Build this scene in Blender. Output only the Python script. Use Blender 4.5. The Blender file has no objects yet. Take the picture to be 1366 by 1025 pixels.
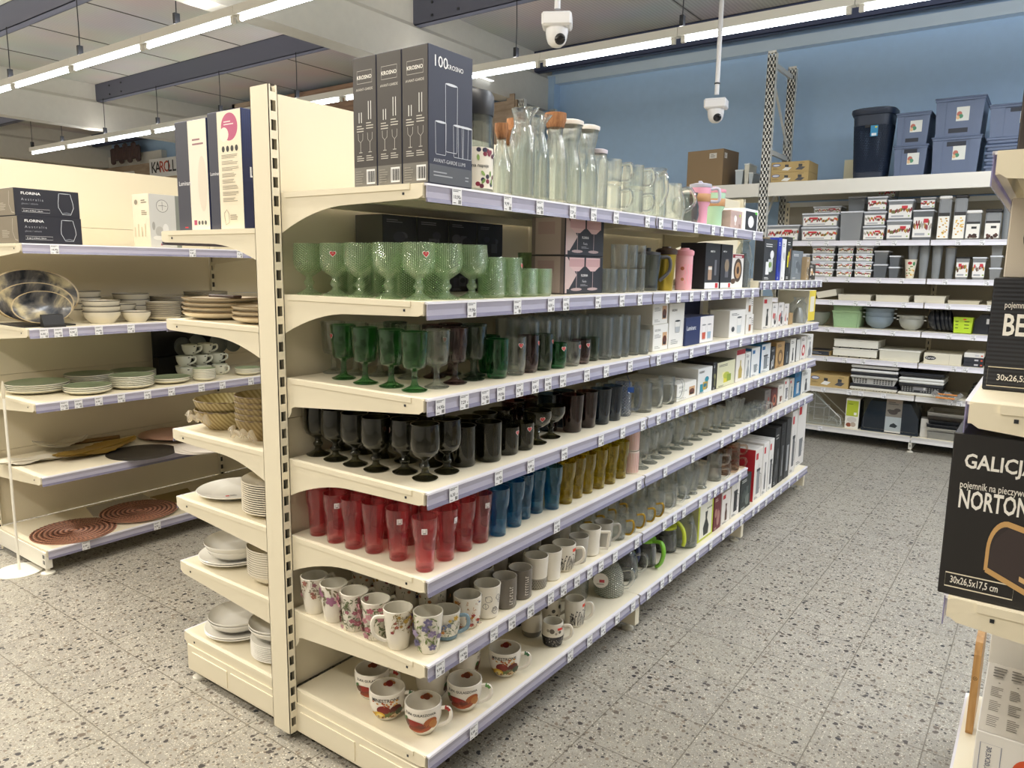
import bpy, bmesh, math, random
from mathutils import Vector, Matrix
from mathutils.geometry import tessellate_polygon
PI = math.pi
random.seed(7)
S = bpy.context.scene
COL = S.collection
sin, cos = math.sin, math.cos

# ------------------------------------------------------------------ camera
CAMP = dict(f=993.046, yaw=.624, pitch=.1557, roll=.0147)
CAM = Vector((1.7868, -1.3269, 1.4472))
_cy, _sy, _cp, _sp = cos(.624), sin(.624), cos(.1557), sin(.1557)
FW = Vector((-_sy * _cp, _cy * _cp, -_sp))
_R = Vector((_cy, _sy, 0)); _U = _R.cross(FW)
RT = cos(.0147) * _R + sin(.0147) * _U
UP = -sin(.0147) * _R + cos(.0147) * _U


def ray(u, v):
    return FW + RT * ((u - 683) / CAMP['f']) - UP * ((v - 512.5) / CAMP['f'])


def at(u, v, z):            # where the line of sight of a photo pixel meets the level z (a shelf, the floor)
    d = ray(u, v); t = (z - CAM.z) / d.z
    return CAM + d * t


def aty(u, v, y):
    d = ray(u, v); t = (y - CAM.y) / d.y
    return CAM + d * t


def atx(u, v, x):
    d = ray(u, v); t = (x - CAM.x) / d.x
    return CAM + d * t


cd = bpy.data.cameras.new('camera'); cam = bpy.data.objects.new('camera', cd); COL.objects.link(cam)
cd.sensor_fit = 'HORIZONTAL'; cd.sensor_width = 36; cd.lens = 36 * CAMP['f'] / 1366; cd.clip_start = .02
cam.matrix_world = Matrix(((RT.x, UP.x, -FW.x, CAM.x), (RT.y, UP.y, -FW.y, CAM.y), (RT.z, UP.z, -FW.z, CAM.z), (0, 0, 0, 1)))
S.camera = cam

# ------------------------------------------------------------------ materials
_M = {}


def srgb(h):
    if isinstance(h, str):
        c = [int(h[i:i + 2], 16) / 255 for i in (0, 2, 4)]
    else:
        c = h
    return tuple(((x / 12.92) if x <= .04045 else ((x + .055) / 1.055) ** 2.4) for x in c)


def nodes(m):
    m.use_nodes = True
    nt = m.node_tree
    return nt, nt.nodes, nt.links


def mat(h, rough=.5, metal=0, spec=.5, coat=0, noise=0):
    k = (h, rough, metal, spec, coat, noise)
    if k in _M: return _M[k]
    m = bpy.data.materials.new('paint_' + str(h)); nt, N, L = nodes(m)
    b = N['Principled BSDF']; c = srgb(h)
    b.inputs['Base Color'].default_value = (*c, 1); b.inputs['Roughness'].default_value = rough
    b.inputs['Metallic'].default_value = metal; b.inputs['Specular IOR Level'].default_value = spec
    b.inputs['Coat Weight'].default_value = coat
    if noise:
        t = N.new('ShaderNodeTexNoise'); t.inputs['Scale'].default_value = 14; t.inputs['Detail'].default_value = 6
        tc = N.new('ShaderNodeTexCoord'); L.new(tc.outputs['Object'], t.inputs['Vector'])
        mx = N.new('ShaderNodeMix'); mx.data_type = 'RGBA'
        mx.inputs[6].default_value = (*[x * (1 - noise) for x in c], 1); mx.inputs[7].default_value = (*[min(1, x * (1 + noise)) for x in c], 1)
        L.new(t.outputs['Fac'], mx.inputs[0]); L.new(mx.outputs[2], b.inputs['Base Color'])
    _M[k] = m; return m


def glass(h, edge=None, haze=0, hazecol=None, rough=.0, bump=None, refl=1.0, solid=0):
    """thin-walled glass: tinted see-through wall with a clear reflection; haze = frosted share"""
    k = ('g', h, edge, haze, hazecol, rough, bump and bump[0], refl, solid)
    if k in _M: return _M[k]
    m = bpy.data.materials.new('glass_' + h); nt, N, L = nodes(m)
    N.remove(N['Principled BSDF']); out = N['Material Output']
    tr = N.new('ShaderNodeBsdfTransparent'); gl = N.new('ShaderNodeBsdfGlossy')
    gl.inputs['Roughness'].default_value = max(rough, .045); gl.inputs['Color'].default_value = (refl, refl, refl, 1)
    lw = N.new('ShaderNodeLayerWeight'); lw.inputs['Blend'].default_value = .5

    def pw(e, a, b_):
        n = N.new('ShaderNodeMath'); n.operation = 'POWER'; n.inputs[1].default_value = e; L.new(lw.outputs['Facing'], n.inputs[0])
        q = N.new('ShaderNodeMath'); q.operation = 'MULTIPLY_ADD'; q.inputs[1].default_value = a; q.inputs[2].default_value = b_; L.new(n.outputs[0], q.inputs[0]); return q.outputs[0]
    cm = N.new('ShaderNodeMix'); cm.data_type = 'RGBA'
    c = srgb(h); e = srgb(edge) if edge else tuple(x * x for x in c)
    cm.inputs[6].default_value = (*c, 1); cm.inputs[7].default_value = (*e, 1)
    L.new(pw(1.9, 1, 0), cm.inputs[0]); L.new(cm.outputs[2], tr.inputs['Color'])
    mx = N.new('ShaderNodeMixShader'); L.new(pw(3.2, .8, .04), mx.inputs[0])
    body = tr
    if haze:
        df = N.new('ShaderNodeBsdfDiffuse'); tl = N.new('ShaderNodeBsdfTranslucent')
        hc = srgb(hazecol or h)
        df.inputs['Color'].default_value = (*hc, 1); tl.inputs['Color'].default_value = (*hc, 1)
        m1 = N.new('ShaderNodeMixShader'); m1.inputs[0].default_value = .5
        L.new(df.outputs[0], m1.inputs[1]); L.new(tl.outputs[0], m1.inputs[2])
        m2 = N.new('ShaderNodeMixShader'); m2.inputs[0].default_value = haze
        L.new(tr.outputs[0], m2.inputs[1]); L.new(m1.outputs[0], m2.inputs[2]); body = m2
        if bump: m2.name = 'hazemix'
    L.new(body.outputs[0], mx.inputs[1]); L.new(gl.outputs[0], mx.inputs[2]); last = mx
    if solid:       # share of light that really bends in the thick wall
        gb = N.new('ShaderNodeBsdfGlass'); gb.inputs['IOR'].default_value = 1.45; gb.inputs['Roughness'].default_value = .0; gb.inputs['Color'].default_value = (*c, 1)
        ms = N.new('ShaderNodeMixShader'); ms.inputs[0].default_value = solid; L.new(mx.outputs[0], ms.inputs[1]); L.new(gb.outputs[0], ms.inputs[2]); last = ms
    L.new(last.outputs[0], out.inputs[0])
    if bump:
        kind, a, b_, st = bump
        bp = N.new('ShaderNodeBump'); bp.inputs['Strength'].default_value = st; bp.inputs['Distance'].default_value = .002
        if kind == 'dots':
            uv = N.new('ShaderNodeUVMap'); sx = N.new('ShaderNodeSeparateXYZ'); L.new(uv.outputs[0], sx.inputs[0])

            def wv(o, f):
                a1 = N.new('ShaderNodeMath'); a1.operation = 'MULTIPLY'; a1.inputs[1].default_value = f; L.new(o, a1.inputs[0])
                a2 = N.new('ShaderNodeMath'); a2.operation = 'SINE'; L.new(a1.outputs[0], a2.inputs[0]); return a2.outputs[0]
            mm = N.new('ShaderNodeMath'); mm.operation = 'MULTIPLY'
            L.new(wv(sx.outputs[0], a), mm.inputs[0]); L.new(wv(sx.outputs[1], b_), mm.inputs[1])
            L.new(mm.outputs[0], bp.inputs['Height'])
            if haze:
                cl = N.new('ShaderNodeMath'); cl.operation = 'MULTIPLY_ADD'; cl.use_clamp = True
                cl.inputs[1].default_value = .55; cl.inputs[2].default_value = haze; L.new(mm.outputs[0], cl.inputs[0]); L.new(cl.outputs[0], m2.inputs[0])
        else:
            vt = N.new('ShaderNodeTexVoronoi'); vt.inputs['Scale'].default_value = a; vt.feature = 'SMOOTH_F1'
            tc = N.new('ShaderNodeTexCoord'); mp = N.new('ShaderNodeMapping'); mp.inputs['Scale'].default_value = (1, 1, b_)
            mp.inputs['Rotation'].default_value = (.5, .35, 0)
            L.new(tc.outputs['Object'], mp.inputs[0]); L.new(mp.outputs[0], vt.inputs['Vector']); L.new(vt.outputs['Distance'], bp.inputs['Height'])
            if haze:
                cl = N.new('ShaderNodeMath'); cl.operation = 'MULTIPLY_ADD'; cl.use_clamp = True
                cl.inputs[1].default_value = .5; cl.inputs[2].default_value = haze - .2; L.new(vt.outputs['Distance'], cl.inputs[0]); L.new(cl.outputs[0], m2.inputs[0])
        L.new(bp.outputs[0], gl.inputs['Normal']); L.new(bp.outputs[0], lw.inputs['Normal'])
        if solid: L.new(bp.outputs[0], gb.inputs['Normal'])
    _M[k] = m; return m


def emit(h, s):
    k = ('e', h, s)
    if k in _M: return _M[k]
    m = bpy.data.materials.new('lamp'); nt, N, L = nodes(m)
    N.remove(N['Principled BSDF']); e = N.new('ShaderNodeEmission')
    e.inputs[0].default_value = (*srgb(h), 1); e.inputs[1].default_value = s
    L.new(e.outputs[0], N['Material Output'].inputs[0]); _M[k] = m; return m


# ------------------------------------------------------------------ mesh builder
class MB:
    def __init__(s):
        s.v = []; s.f = []; s.mi = []; s.sm = []; s.uv = {}; s.mats = []; s.m = 0; s.T = None

    def use(s, m):
        if m not in s.mats: s.mats.append(m)
        s.m = s.mats.index(m); return s

    def add(s, vs, fs, smooth=False, uvs=None):
        b = len(s.v)
        for p in vs:
            p = Vector(p)
            s.v.append(s.T @ p if s.T else p)
        for i, f in enumerate(fs):
            if uvs: s.uv[len(s.f)] = uvs[i]
            s.f.append([b + k for k in f]); s.mi.append(s.m); s.sm.append(smooth)
        return s

    def box(s, x0, y0, z0, x1, y1, z1):
        x0, x1 = sorted((x0, x1)); y0, y1 = sorted((y0, y1)); z0, z1 = sorted((z0, z1))
        v = [(x, y, z) for z in (z0, z1) for y in (y0, y1) for x in (x0, x1)]
        return s.add(v, [(0, 2, 3, 1), (4, 5, 7, 6), (0, 1, 5, 4), (2, 6, 7, 3), (0, 4, 6, 2), (1, 3, 7, 5)])

    def cbox(s, x0, y0, z0, x1, y1, z1, c=.0015):
        """box with chamfered edges"""
        lo = (min(x0, x1), min(y0, y1), min(z0, z1)); hi = (max(x0, x1), max(y0, y1), max(z0, z1))
        vs = []; idx = {}
        for sx in (0, 1):
            for sy in (0, 1):
                for sz in (0, 1):
                    sg = (sx, sy, sz)
                    for a in range(3):
                        p = []
                        for k in range(3):
                            e = hi[k] if sg[k] else lo[k]
                            if k != a: e += -c if sg[k] else c
                            p.append(e)
                        idx[(sg, a)] = len(vs); vs.append(p)
        fs = []
        for a in range(3):
            o = [k for k in range(3) if k != a]
            for sd in (0, 1):
                q = []
                for (i, j) in ((0, 0), (1, 0), (1, 1), (0, 1)):
                    sg = [0, 0, 0]; sg[a] = sd; sg[o[0]] = i; sg[o[1]] = j; q.append(idx[(tuple(sg), a)])
                flip = (sd == 0) ^ (a == 1)
                fs.append(q[::-1] if flip else q)
        for a in range(3):      # edges along axis a
            o = [k for k in range(3) if k != a]
            for i in (0, 1):
                for j in (0, 1):
                    s0 = [0, 0, 0]; s0[o[0]] = i; s0[o[1]] = j; s1 = list(s0); s1[a] = 1
                    fs.append([idx[(tuple(s0), o[0])], idx[(tuple(s0), o[1])], idx[(tuple(s1), o[1])], idx[(tuple(s1), o[0])]])
        for sx in (0, 1):
            for sy in (0, 1):
                for sz in (0, 1):
                    fs.append([idx[((sx, sy, sz), k)] for k in range(3)])
        return s.add(vs, fs)

    def prism(s, pts, axis, a, b):
        """polygon pts (2d) extruded along axis between a and b"""
        def P(p, h):
            return (h, p[0], p[1]) if axis == 'x' else (p[0], h, p[1]) if axis == 'y' else (p[0], p[1], h)
        n = len(pts); v = [P(p, a) for p in pts] + [P(p, b) for p in pts]
        tri = tessellate_polygon([[Vector((p[0], p[1], 0)) for p in pts]])
        f = [tuple(t) for t in tri] + [tuple(i + n for i in t[::-1]) for t in tri]
        f += [(i, (i + 1) % n, n + (i + 1) % n, n + i) for i in range(n)]
        return s.add(v, f)

    def lathe(s, prof, n=28, mod=None, smooth=True, c=(0, 0, 0), sx=1, sy=1):
        vs = []; fs = []; uvs = []; m = len(prof)
        L = [0]
        for i in range(1, m): L.append(L[-1] + math.hypot(prof[i][0] - prof[i - 1][0], prof[i][1] - prof[i - 1][1]))
        for i, (r, z) in enumerate(prof):
            for k in range(n):
                a = 2 * PI * k / n; rr = mod(a, z, r, i) if mod else r
                vs.append((c[0] + rr * cos(a) * sx, c[1] + rr * sin(a) * sy, c[2] + z))
        for i in range(m - 1):
            for k in range(n):
                k2 = (k + 1) % n
                fs.append((i * n + k, i * n + k2, (i + 1) * n + k2, (i + 1) * n + k))
                uvs.append(((k / n, L[i]), ((k + 1) / n, L[i]), ((k + 1) / n, L[i + 1]), (k / n, L[i + 1])))
        return s.add(vs, fs, smooth, uvs)

    def tube(s, pts, r, n=8, closed=False, smooth=True, flat=1.0):
        pts = [Vector(p) for p in pts]; m = len(pts); vs = []; fs = []
        up = None
        for i, p in enumerate(pts):
            t = (pts[(i + 1) % m] - pts[i - 1]) if closed else (pts[min(i + 1, m - 1)] - pts[max(i - 1, 0)])
            t.normalize()
            if up is None: up = Vector((0, 0, 1)) if abs(t.z) < .9 else Vector((0, 1, 0))
            sd = t.cross(up)
            if sd.length < 1e-4: sd = t.cross(Vector((1, 0, 0)))
            sd.normalize(); up = sd.cross(t).normalized()
            rr = r[i] if isinstance(r, (list, tuple)) else r
            for k in range(n):
                a = 2 * PI * k / n; vs.append(p + sd * (cos(a) * rr * flat) + up * (sin(a) * rr))
        for i in range(m if closed else m - 1):
            for k in range(n):
                j = (i + 1) % m; fs.append((i * n + k, i * n + (k + 1) % n, j * n + (k + 1) % n, j * n + k))
        if not closed: fs += [tuple(range(n))[::-1], tuple((m - 1) * n + k for k in range(n))]
        return s.add(vs, fs, smooth)

    def quad(s, a, b, c, d): return s.add([a, b, c, d], [(0, 1, 2, 3)])

    def build(s, name, parent=None, loc=None, rz=0, sharp=40):
        me = bpy.data.meshes.new(name); me.from_pydata([tuple(p) for p in s.v], [], s.f)
        for m in s.mats: me.materials.append(m)
        me.polygons.foreach_set('material_index', s.mi); me.polygons.foreach_set('use_smooth', s.sm)
        if s.uv:
            ul = me.uv_layers.new(name='UVMap').data
            for p in me.polygons:
                u = s.uv.get(p.index)
                if u:
                    for k, li in enumerate(p.loop_indices): ul[li].uv = u[k]
        if any(s.sm):
            try: me.set_sharp_from_angle(angle=math.radians(sharp))
            except Exception: pass
        me.update()
        return link(name, me, parent, loc, rz)


def link(name, data, parent=None, loc=None, rz=0):
    o = bpy.data.objects.new(name, data); COL.objects.link(o)
    if parent: o.parent = parent
    if loc: o.location = loc
    if rz: o.rotation_euler = (0, 0, rz)
    return o


def tag(o, label, cat, group=None, kind=None):
    if label: o['label'] = label
    if cat: o['category'] = cat
    if group: o['group'] = group
    if kind: o['kind'] = kind
    return o


def thing(name, label, cat, loc=(0, 0, 0), rz=0, group=None):
    return tag(link(name, None, None, loc, rz), label, cat, group)


def struct(mb, name):
    o = mb.build(name); o['kind'] = 'structure'; return o


def dup(root, loc, rz=0, label=None, group=None):
    r = root.copy(); COL.objects.link(r); r.location = loc; r.rotation_euler = (0, 0, rz)
    if label: r['label'] = label
    if group: r['group'] = group
    for ch in list(root.children):
        c = ch.copy(); COL.objects.link(c); c.parent = r
        for g in list(ch.children):
            d = g.copy(); COL.objects.link(d); d.parent = c
    return r


_K = {}


def put(key, make, loc, label, group=None, rz=0):
    """first use of a kind builds it, later ones copy it with its parts"""
    if key not in _K:
        o = make(); _K[key] = o; o.location = loc; o.rotation_euler = (0, 0, rz); o['label'] = label
        if group: o['group'] = group
        return o
    return dup(_K[key], loc, rz, label, group)


# ------------------------------------------------------------------ print on flat and round faces
_TX = {}


def text_mesh(t, bold=0):
    k = (t, bold)
    if k in _TX: return _TX[k]
    cu = bpy.data.curves.new('lettering', 'FONT'); cu.body = t; cu.size = 1; cu.resolution_u = 2; cu.offset = bold
    ob = bpy.data.objects.new('lettering', cu); COL.objects.link(ob)
    dg = bpy.context.evaluated_depsgraph_get(); me = bpy.data.meshes.new_from_object(ob.evaluated_get(dg))
    vs = [(p.co.x, p.co.y) for p in me.vertices]; fs = [tuple(p.vertices) for p in me.polygons]
    bpy.data.objects.remove(ob); bpy.data.curves.remove(cu); bpy.data.meshes.remove(me)
    x0 = min((p[0] for p in vs), default=0); x1 = max((p[0] for p in vs), default=0)
    _TX[k] = (vs, fs, x0, x1); return _TX[k]


class Ink:
    """flat printed shapes, then laid on a face: face(o, ex, ey) or round(radius(z), ...)"""
    def __init__(s): s.it = []; s.lay = 0

    def add(s, vs, fs, m): s.lay += 1; s.it.append((vs, fs, m, s.lay)); return s

    def rect(s, x, y, w, h, m, nx=1):
        if isinstance(m, str): m = mat(m)
        vs = [(x + w * i / nx, y + h * j) for i in range(nx + 1) for j in (0, 1)]
        return s.add(vs, [(2 * i, 2 * i + 2, 2 * i + 3, 2 * i + 1) for i in range(nx)], m)

    def poly(s, pts, m):
        if isinstance(m, str): m = mat(m)
        return s.add(pts, [tuple(t) for t in tessellate_polygon([[Vector((p[0], p[1], 0)) for p in pts]])], m)

    def ell(s, x, y, a, b, m, n=14, rot=0):
        if isinstance(m, str): m = mat(m)
        c, d = cos(rot), sin(rot)
        q = 1 if max(a, b) < .005 else 3
        vs = [(x, y)] + [(x + (a * cos(t) * c - b * sin(t) * d) * j / q, y + (a * cos(t) * d + b * sin(t) * c) * j / q) for j in range(1, q + 1) for t in [2 * PI * k / n for k in range(n)]]
        fs = [(0, 1 + k, 1 + (k + 1) % n) for k in range(n)]
        for j in range(q - 1): fs += [(1 + j * n + k, 1 + (j + 1) * n + k, 1 + (j + 1) * n + (k + 1) % n, 1 + j * n + (k + 1) % n) for k in range(n)]
        return s.add(vs, fs, m)

    def line(s, pts, w, m, closed=False):
        if isinstance(m, str): m = mat(m)
        n = len(pts); vs = []; fs = []
        for i in range(n):
            a = Vector(pts[i - 1] if (closed or i) else pts[i]); b = Vector(pts[(i + 1) % n] if (closed or i < n - 1) else pts[i])
            t = (b - a); t = t.normalized() if t.length else Vector((1, 0)); p = Vector(pts[i]); q = Vector((-t.y, t.x)) * w / 2
            vs += [tuple(p + q), tuple(p - q)]
        for i in range(n if closed else n - 1):
            j = (i + 1) % n; fs.append((2 * i, 2 * i + 1, 2 * j + 1, 2 * j))
        return s.add(vs, fs, m)

    def frame(s, x, y, w, h, t, m): return s.line([(x, y), (x + w, y), (x + w, y + h), (x, y + h)], t, m, True)

    def text(s, t, x, y, size, m, al='l', bold=0, sx=1, rot=0):
        if isinstance(m, str): m = mat(m)
        vs, fs, x0, x1 = text_mesh(t, bold); w = (x1) * size * sx
        ox = {'l': 0, 'c': -w / 2, 'r': -w}[al]; c, d = cos(rot), sin(rot)
        out = []
        for p in vs:
            a = ox + p[0] * size * sx; b = p[1] * size; out.append((x + a * c - b * d, y + a * d + b * c))
        return s.add(out, fs, m)

    def bars(s, x, y, w, h, n, m, seed=1):
        r = random.Random(seed); k = h / n
        for i in range(n): s.rect(x, y + h - (i + .7) * k, w * r.uniform(.6, 1), k * .38, m)
        return s

    def barcode(s, x, y, w, h):
        s.rect(x, y, w, h, 'f2f2f2'); k = 9
        for i in range(k): s.rect(x + w * (.08 + .86 * i / k), y + h * .12, w * .86 / k * (.35 + .3 * (i * 7 % 3)), h * .76, '1a1a1a')
        return s

    def face(s, parent, name, o, ex, ey, gap=.0004):
        o, ex, ey = Vector(o), Vector(ex), Vector(ey); nrm = ex.cross(ey).normalized(); mb = MB()
        for vs, fs, m, l in s.it: mb.use(m).add([o + ex * p[0] + ey * p[1] + nrm * (gap + l * .00004) for p in vs], fs)
        return mb.build(name, parent)

    def round(s, parent, name, rad, a0=-PI / 2, gap=.0007, cx=0, cy=0):
        """wrap: x = length along the wall from angle a0, y = height"""
        mb = MB()
        for vs, fs, m, l in s.it:
            out = []
            for p in vs:
                r0 = rad(p[1]); a = a0 + p[0] / max(r0, .01); r = r0 + gap + l * .00004; out.append((cx + r * cos(a), cy + r * sin(a), p[1]))
            mb.use(m).add(out, fs, True)
        return mb.build(name, parent)


def radof(prof):
    """outer radius at height z from an outline that climbs"""
    def f(z):
        for (r0, z0), (r1, z1) in zip(prof, prof[1:]):
            if z0 <= z <= z1 and z1 > z0: return r0 + (r1 - r0) * (z - z0) / (z1 - z0)
        return prof[-1][0]
    return f


ORD = ['first', 'second', 'third', 'fourth', 'fifth', 'sixth', 'seventh', 'eighth', 'ninth', 'tenth', 'eleventh', 'twelfth', 'thirteenth',
       'fourteenth', 'fifteenth', 'sixteenth', 'seventeenth', 'eighteenth', 'nineteenth', 'twentieth']
# ------------------------------------------------------------------ the setting
def floor_material():
    m = bpy.data.materials.new('terrazzo'); nt, N, L = nodes(m); b = N['Principled BSDF']
    tc = N.new('ShaderNodeTexCoord'); P = tc.outputs['Object']

    def M(op, a, b_=None, c=None, clamp=False):
        n = N.new('ShaderNodeMath'); n.operation = op; n.use_clamp = clamp
        for i, x in enumerate((a, b_, c)):
            if x is None: continue
            if isinstance(x, (int, float)): n.inputs[i].default_value = x
            else: L.new(x, n.inputs[i])
        return n.outputs[0]

    def mix(f, a, b_):
        n = N.new('ShaderNodeMix'); n.data_type = 'RGBA'
        for i, x in ((0, f), (6, a), (7, b_)):
            if isinstance(x, tuple): n.inputs[i].default_value = (*x, 1)
            elif isinstance(x, (int, float)): n.inputs[i].default_value = x
            else: L.new(x, n.inputs[i])
        return n.outputs[2]
    sx = N.new('ShaderNodeSeparateXYZ'); L.new(P, sx.inputs[0])
    T = .2915
    fx = M('DIVIDE', M('ADD', sx.outputs[0], .145), T); fy = M('DIVIDE', M('ADD', sx.outputs[1], .052), T)
    # per tile tone
    cb = N.new('ShaderNodeCombineXYZ'); L.new(M('FLOOR', fx), cb.inputs[0]); L.new(M('FLOOR', fy), cb.inputs[1])
    wn = N.new('ShaderNodeTexWhiteNoise'); wn.noise_dimensions = '3D'; L.new(cb.outputs[0], wn.inputs[0])
    # every tile shows its own piece of the mix
    sc = N.new('ShaderNodeVectorMath'); sc.operation = 'SCALE'; sc.inputs[3].default_value = 3.7; L.new(wn.outputs['Color'], sc.inputs[0])
    ad = N.new('ShaderNodeVectorMath'); ad.operation = 'ADD'; L.new(P, ad.inputs[0]); L.new(sc.outputs[0], ad.inputs[1])
    ns = N.new('ShaderNodeTexNoise'); ns.inputs['Scale'].default_value = 60; ns.inputs['Detail'].default_value = 2; L.new(ad.outputs[0], ns.inputs['Vector'])
    d1 = N.new('ShaderNodeVectorMath'); d1.operation = 'SCALE'; d1.inputs[3].default_value = .012; L.new(ns.outputs['Color'], d1.inputs[0])
    wp = N.new('ShaderNodeVectorMath'); wp.operation = 'ADD'; L.new(ad.outputs[0], wp.inputs[0]); L.new(d1.outputs[0], wp.inputs[1])
    W = wp.outputs[0]
    n2 = N.new('ShaderNodeTexNoise'); n2.inputs['Scale'].default_value = 22; n2.inputs['Detail'].default_value = 8; L.new(ad.outputs[0], n2.inputs['Vector'])
    n3 = N.new('ShaderNodeTexNoise'); n3.inputs['Scale'].default_value = 2.2; n3.inputs['Detail'].default_value = 4; L.new(P, n3.inputs['Vector'])
    col = mix(M('MULTIPLY_ADD', n2.outputs['Fac'], 1.6, -.3, True), srgb('86827b'), srgb('aaa69c'))
    col = mix(M('MULTIPLY', wn.outputs['Value'], .35), col, srgb('aaa596'))
    col = mix(M('MULTIPLY_ADD', n3.outputs['Fac'], .9, -.3, True), col, srgb('7e7b74'))

    def chips(scale, size, share, c0, c1, col, seed):
        mp = N.new('ShaderNodeMapping'); mp.inputs['Location'].default_value = (seed, seed * 1.7, 0); L.new(W, mp.inputs[0])
        v = N.new('ShaderNodeTexVoronoi'); v.voronoi_dimensions = '2D'; v.inputs['Scale'].default_value = scale; L.new(mp.outputs[0], v.inputs['Vector'])
        e = N.new('ShaderNodeSeparateColor'); L.new(v.outputs['Color'], e.inputs[0])
        rad = M('MULTIPLY_ADD', e.outputs[1], size * .75, size * .3)
        msk = M('MULTIPLY', M('LESS_THAN', v.outputs['Distance'], rad), M('LESS_THAN', e.outputs[0], share))
        return mix(msk, col, mix(e.outputs[2], srgb(c0), srgb(c1)))
    col = chips(190, .42, .62, '6f675b', 'dcd6c6', col, 9.1)
    col = chips(110, .40, .45, '4a4640', 'a99f8e', col, 3.3)
    col = chips(62, .40, .24, '34353a', '857868', col, 1.2)
    col = chips(38, .34, .16, '26282e', '6a5f55', col, 5.2)
    # joints
    def edge(f):
        a = M('FRACT', f); return M('MINIMUM', a, M('SUBTRACT', 1.0, a))
    g = M('LESS_THAN', M('MINIMUM', edge(fx), edge(fy)), .0065)
    col = mix(M('MULTIPLY', g, .75), col, srgb('5d574b'))
    L.new(col, b.inputs['Base Color']); b.inputs['Roughness'].default_value = .42; b.inputs['Specular IOR Level'].default_value = .4
    return m


def stripes_material(name, c0, c1, scale, axis='X', rough=.6, sharp=.5):
    m = bpy.data.materials.new(name); nt, N, L = nodes(m); b = N['Principled BSDF']
    tc = N.new('ShaderNodeTexCoord'); w = N.new('ShaderNodeTexWave'); w.bands_direction = axis; w.inputs['Scale'].default_value = scale
    L.new(tc.outputs['Object'], w.inputs[0]); r = N.new('ShaderNodeValToRGB')
    r.color_ramp.elements[0].color = (*srgb(c0), 1); r.color_ramp.elements[1].color = (*srgb(c1), 1)
    r.color_ramp.elements[0].position = sharp - .25; r.color_ramp.elements[1].position = sharp + .25
    n = N.new('ShaderNodeTexNoise'); n.inputs['Scale'].default_value = 1.1; L.new(tc.outputs['Object'], n.inputs[0])
    mx = N.new('ShaderNodeMix'); mx.data_type = 'RGBA'; mx.blend_type = 'MULTIPLY'; mx.inputs[0].default_value = .35
    L.new(w.outputs['Fac'], r.inputs[0]); L.new(r.outputs[0], mx.inputs[6]); L.new(n.outputs['Color'], mx.inputs[7]); L.new(mx.outputs[2], b.inputs['Base Color'])
    b.inputs['Roughness'].default_value = rough; return m


def wood(name, c0, c1, scale=6, rough=.5, axis='X'):
    m = bpy.data.materials.new(name); nt, N, L = nodes(m); b = N['Principled BSDF']
    tc = N.new('ShaderNodeTexCoord'); mp = N.new('ShaderNodeMapping')
    mp.inputs['Scale'].default_value = (1, 8, 8) if axis == 'X' else (8, 8, 1)
    n = N.new('ShaderNodeTexNoise'); n.inputs['Scale'].default_value = scale; n.inputs['Detail'].default_value = 7; n.inputs['Distortion'].default_value = .6
    L.new(tc.outputs['Object'], mp.inputs[0]); L.new(mp.outputs[0], n.inputs['Vector'])
    r = N.new('ShaderNodeValToRGB'); r.color_ramp.elements[0].position = .35; r.color_ramp.elements[1].position = .65
    r.color_ramp.elements[0].color = (*srgb(c0), 1); r.color_ramp.elements[1].color = (*srgb(c1), 1)
    L.new(n.outputs['Fac'], r.inputs[0]); L.new(r.outputs[0], b.inputs['Base Color']); b.inputs['Roughness'].default_value = rough
    return m


FL = MB().use(floor_material()); FL.box(-14, -4.5, -.05, 5, 6.3, 0); struct(FL, 'floor')
CEIL = 3.8
CL = MB().use(stripes_material('ribbed_roof_sheet', 'cfcbc6', 'dedbd6', 9, 'X', .6)); CL.box(-14, -4.5, CEIL, 5, 6.3, CEIL + .08); struct(CL, 'ceiling')
blue = mat('b2d0f0', .75, noise=.05); bluel = mat('d2e3f2', .75)
W = MB().use(blue); W.box(-14, 6.2, 0, 5, 6.3, CEIL); struct(W, 'wall_back')
W = MB().use(blue); W.box(-3.22, 6.08, 0, -3.02, 6.2, 3.58); o = struct(W, 'wall_pilaster')
W = MB().use(bluel); W.box(-3.22, 6.1, 3.5, 5, 6.2, 3.6); struct(W, 'trim_1')
W = MB().use(mat('d8d4c8', .8)); W.box(-14.1, -4.5, 0, -14, 6.3, CEIL); struct(W, 'wall_left')
W = MB().use(mat('d8d6d0', .8)); W.box(-14, -4.6, 0, 5, -4.5, CEIL); struct(W, 'wall_front')
W = MB().use(mat('d8d6d0', .8)); W.box(5, -4.5, 0, 5.1, 6.3, CEIL); struct(W, 'wall_right')

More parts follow.
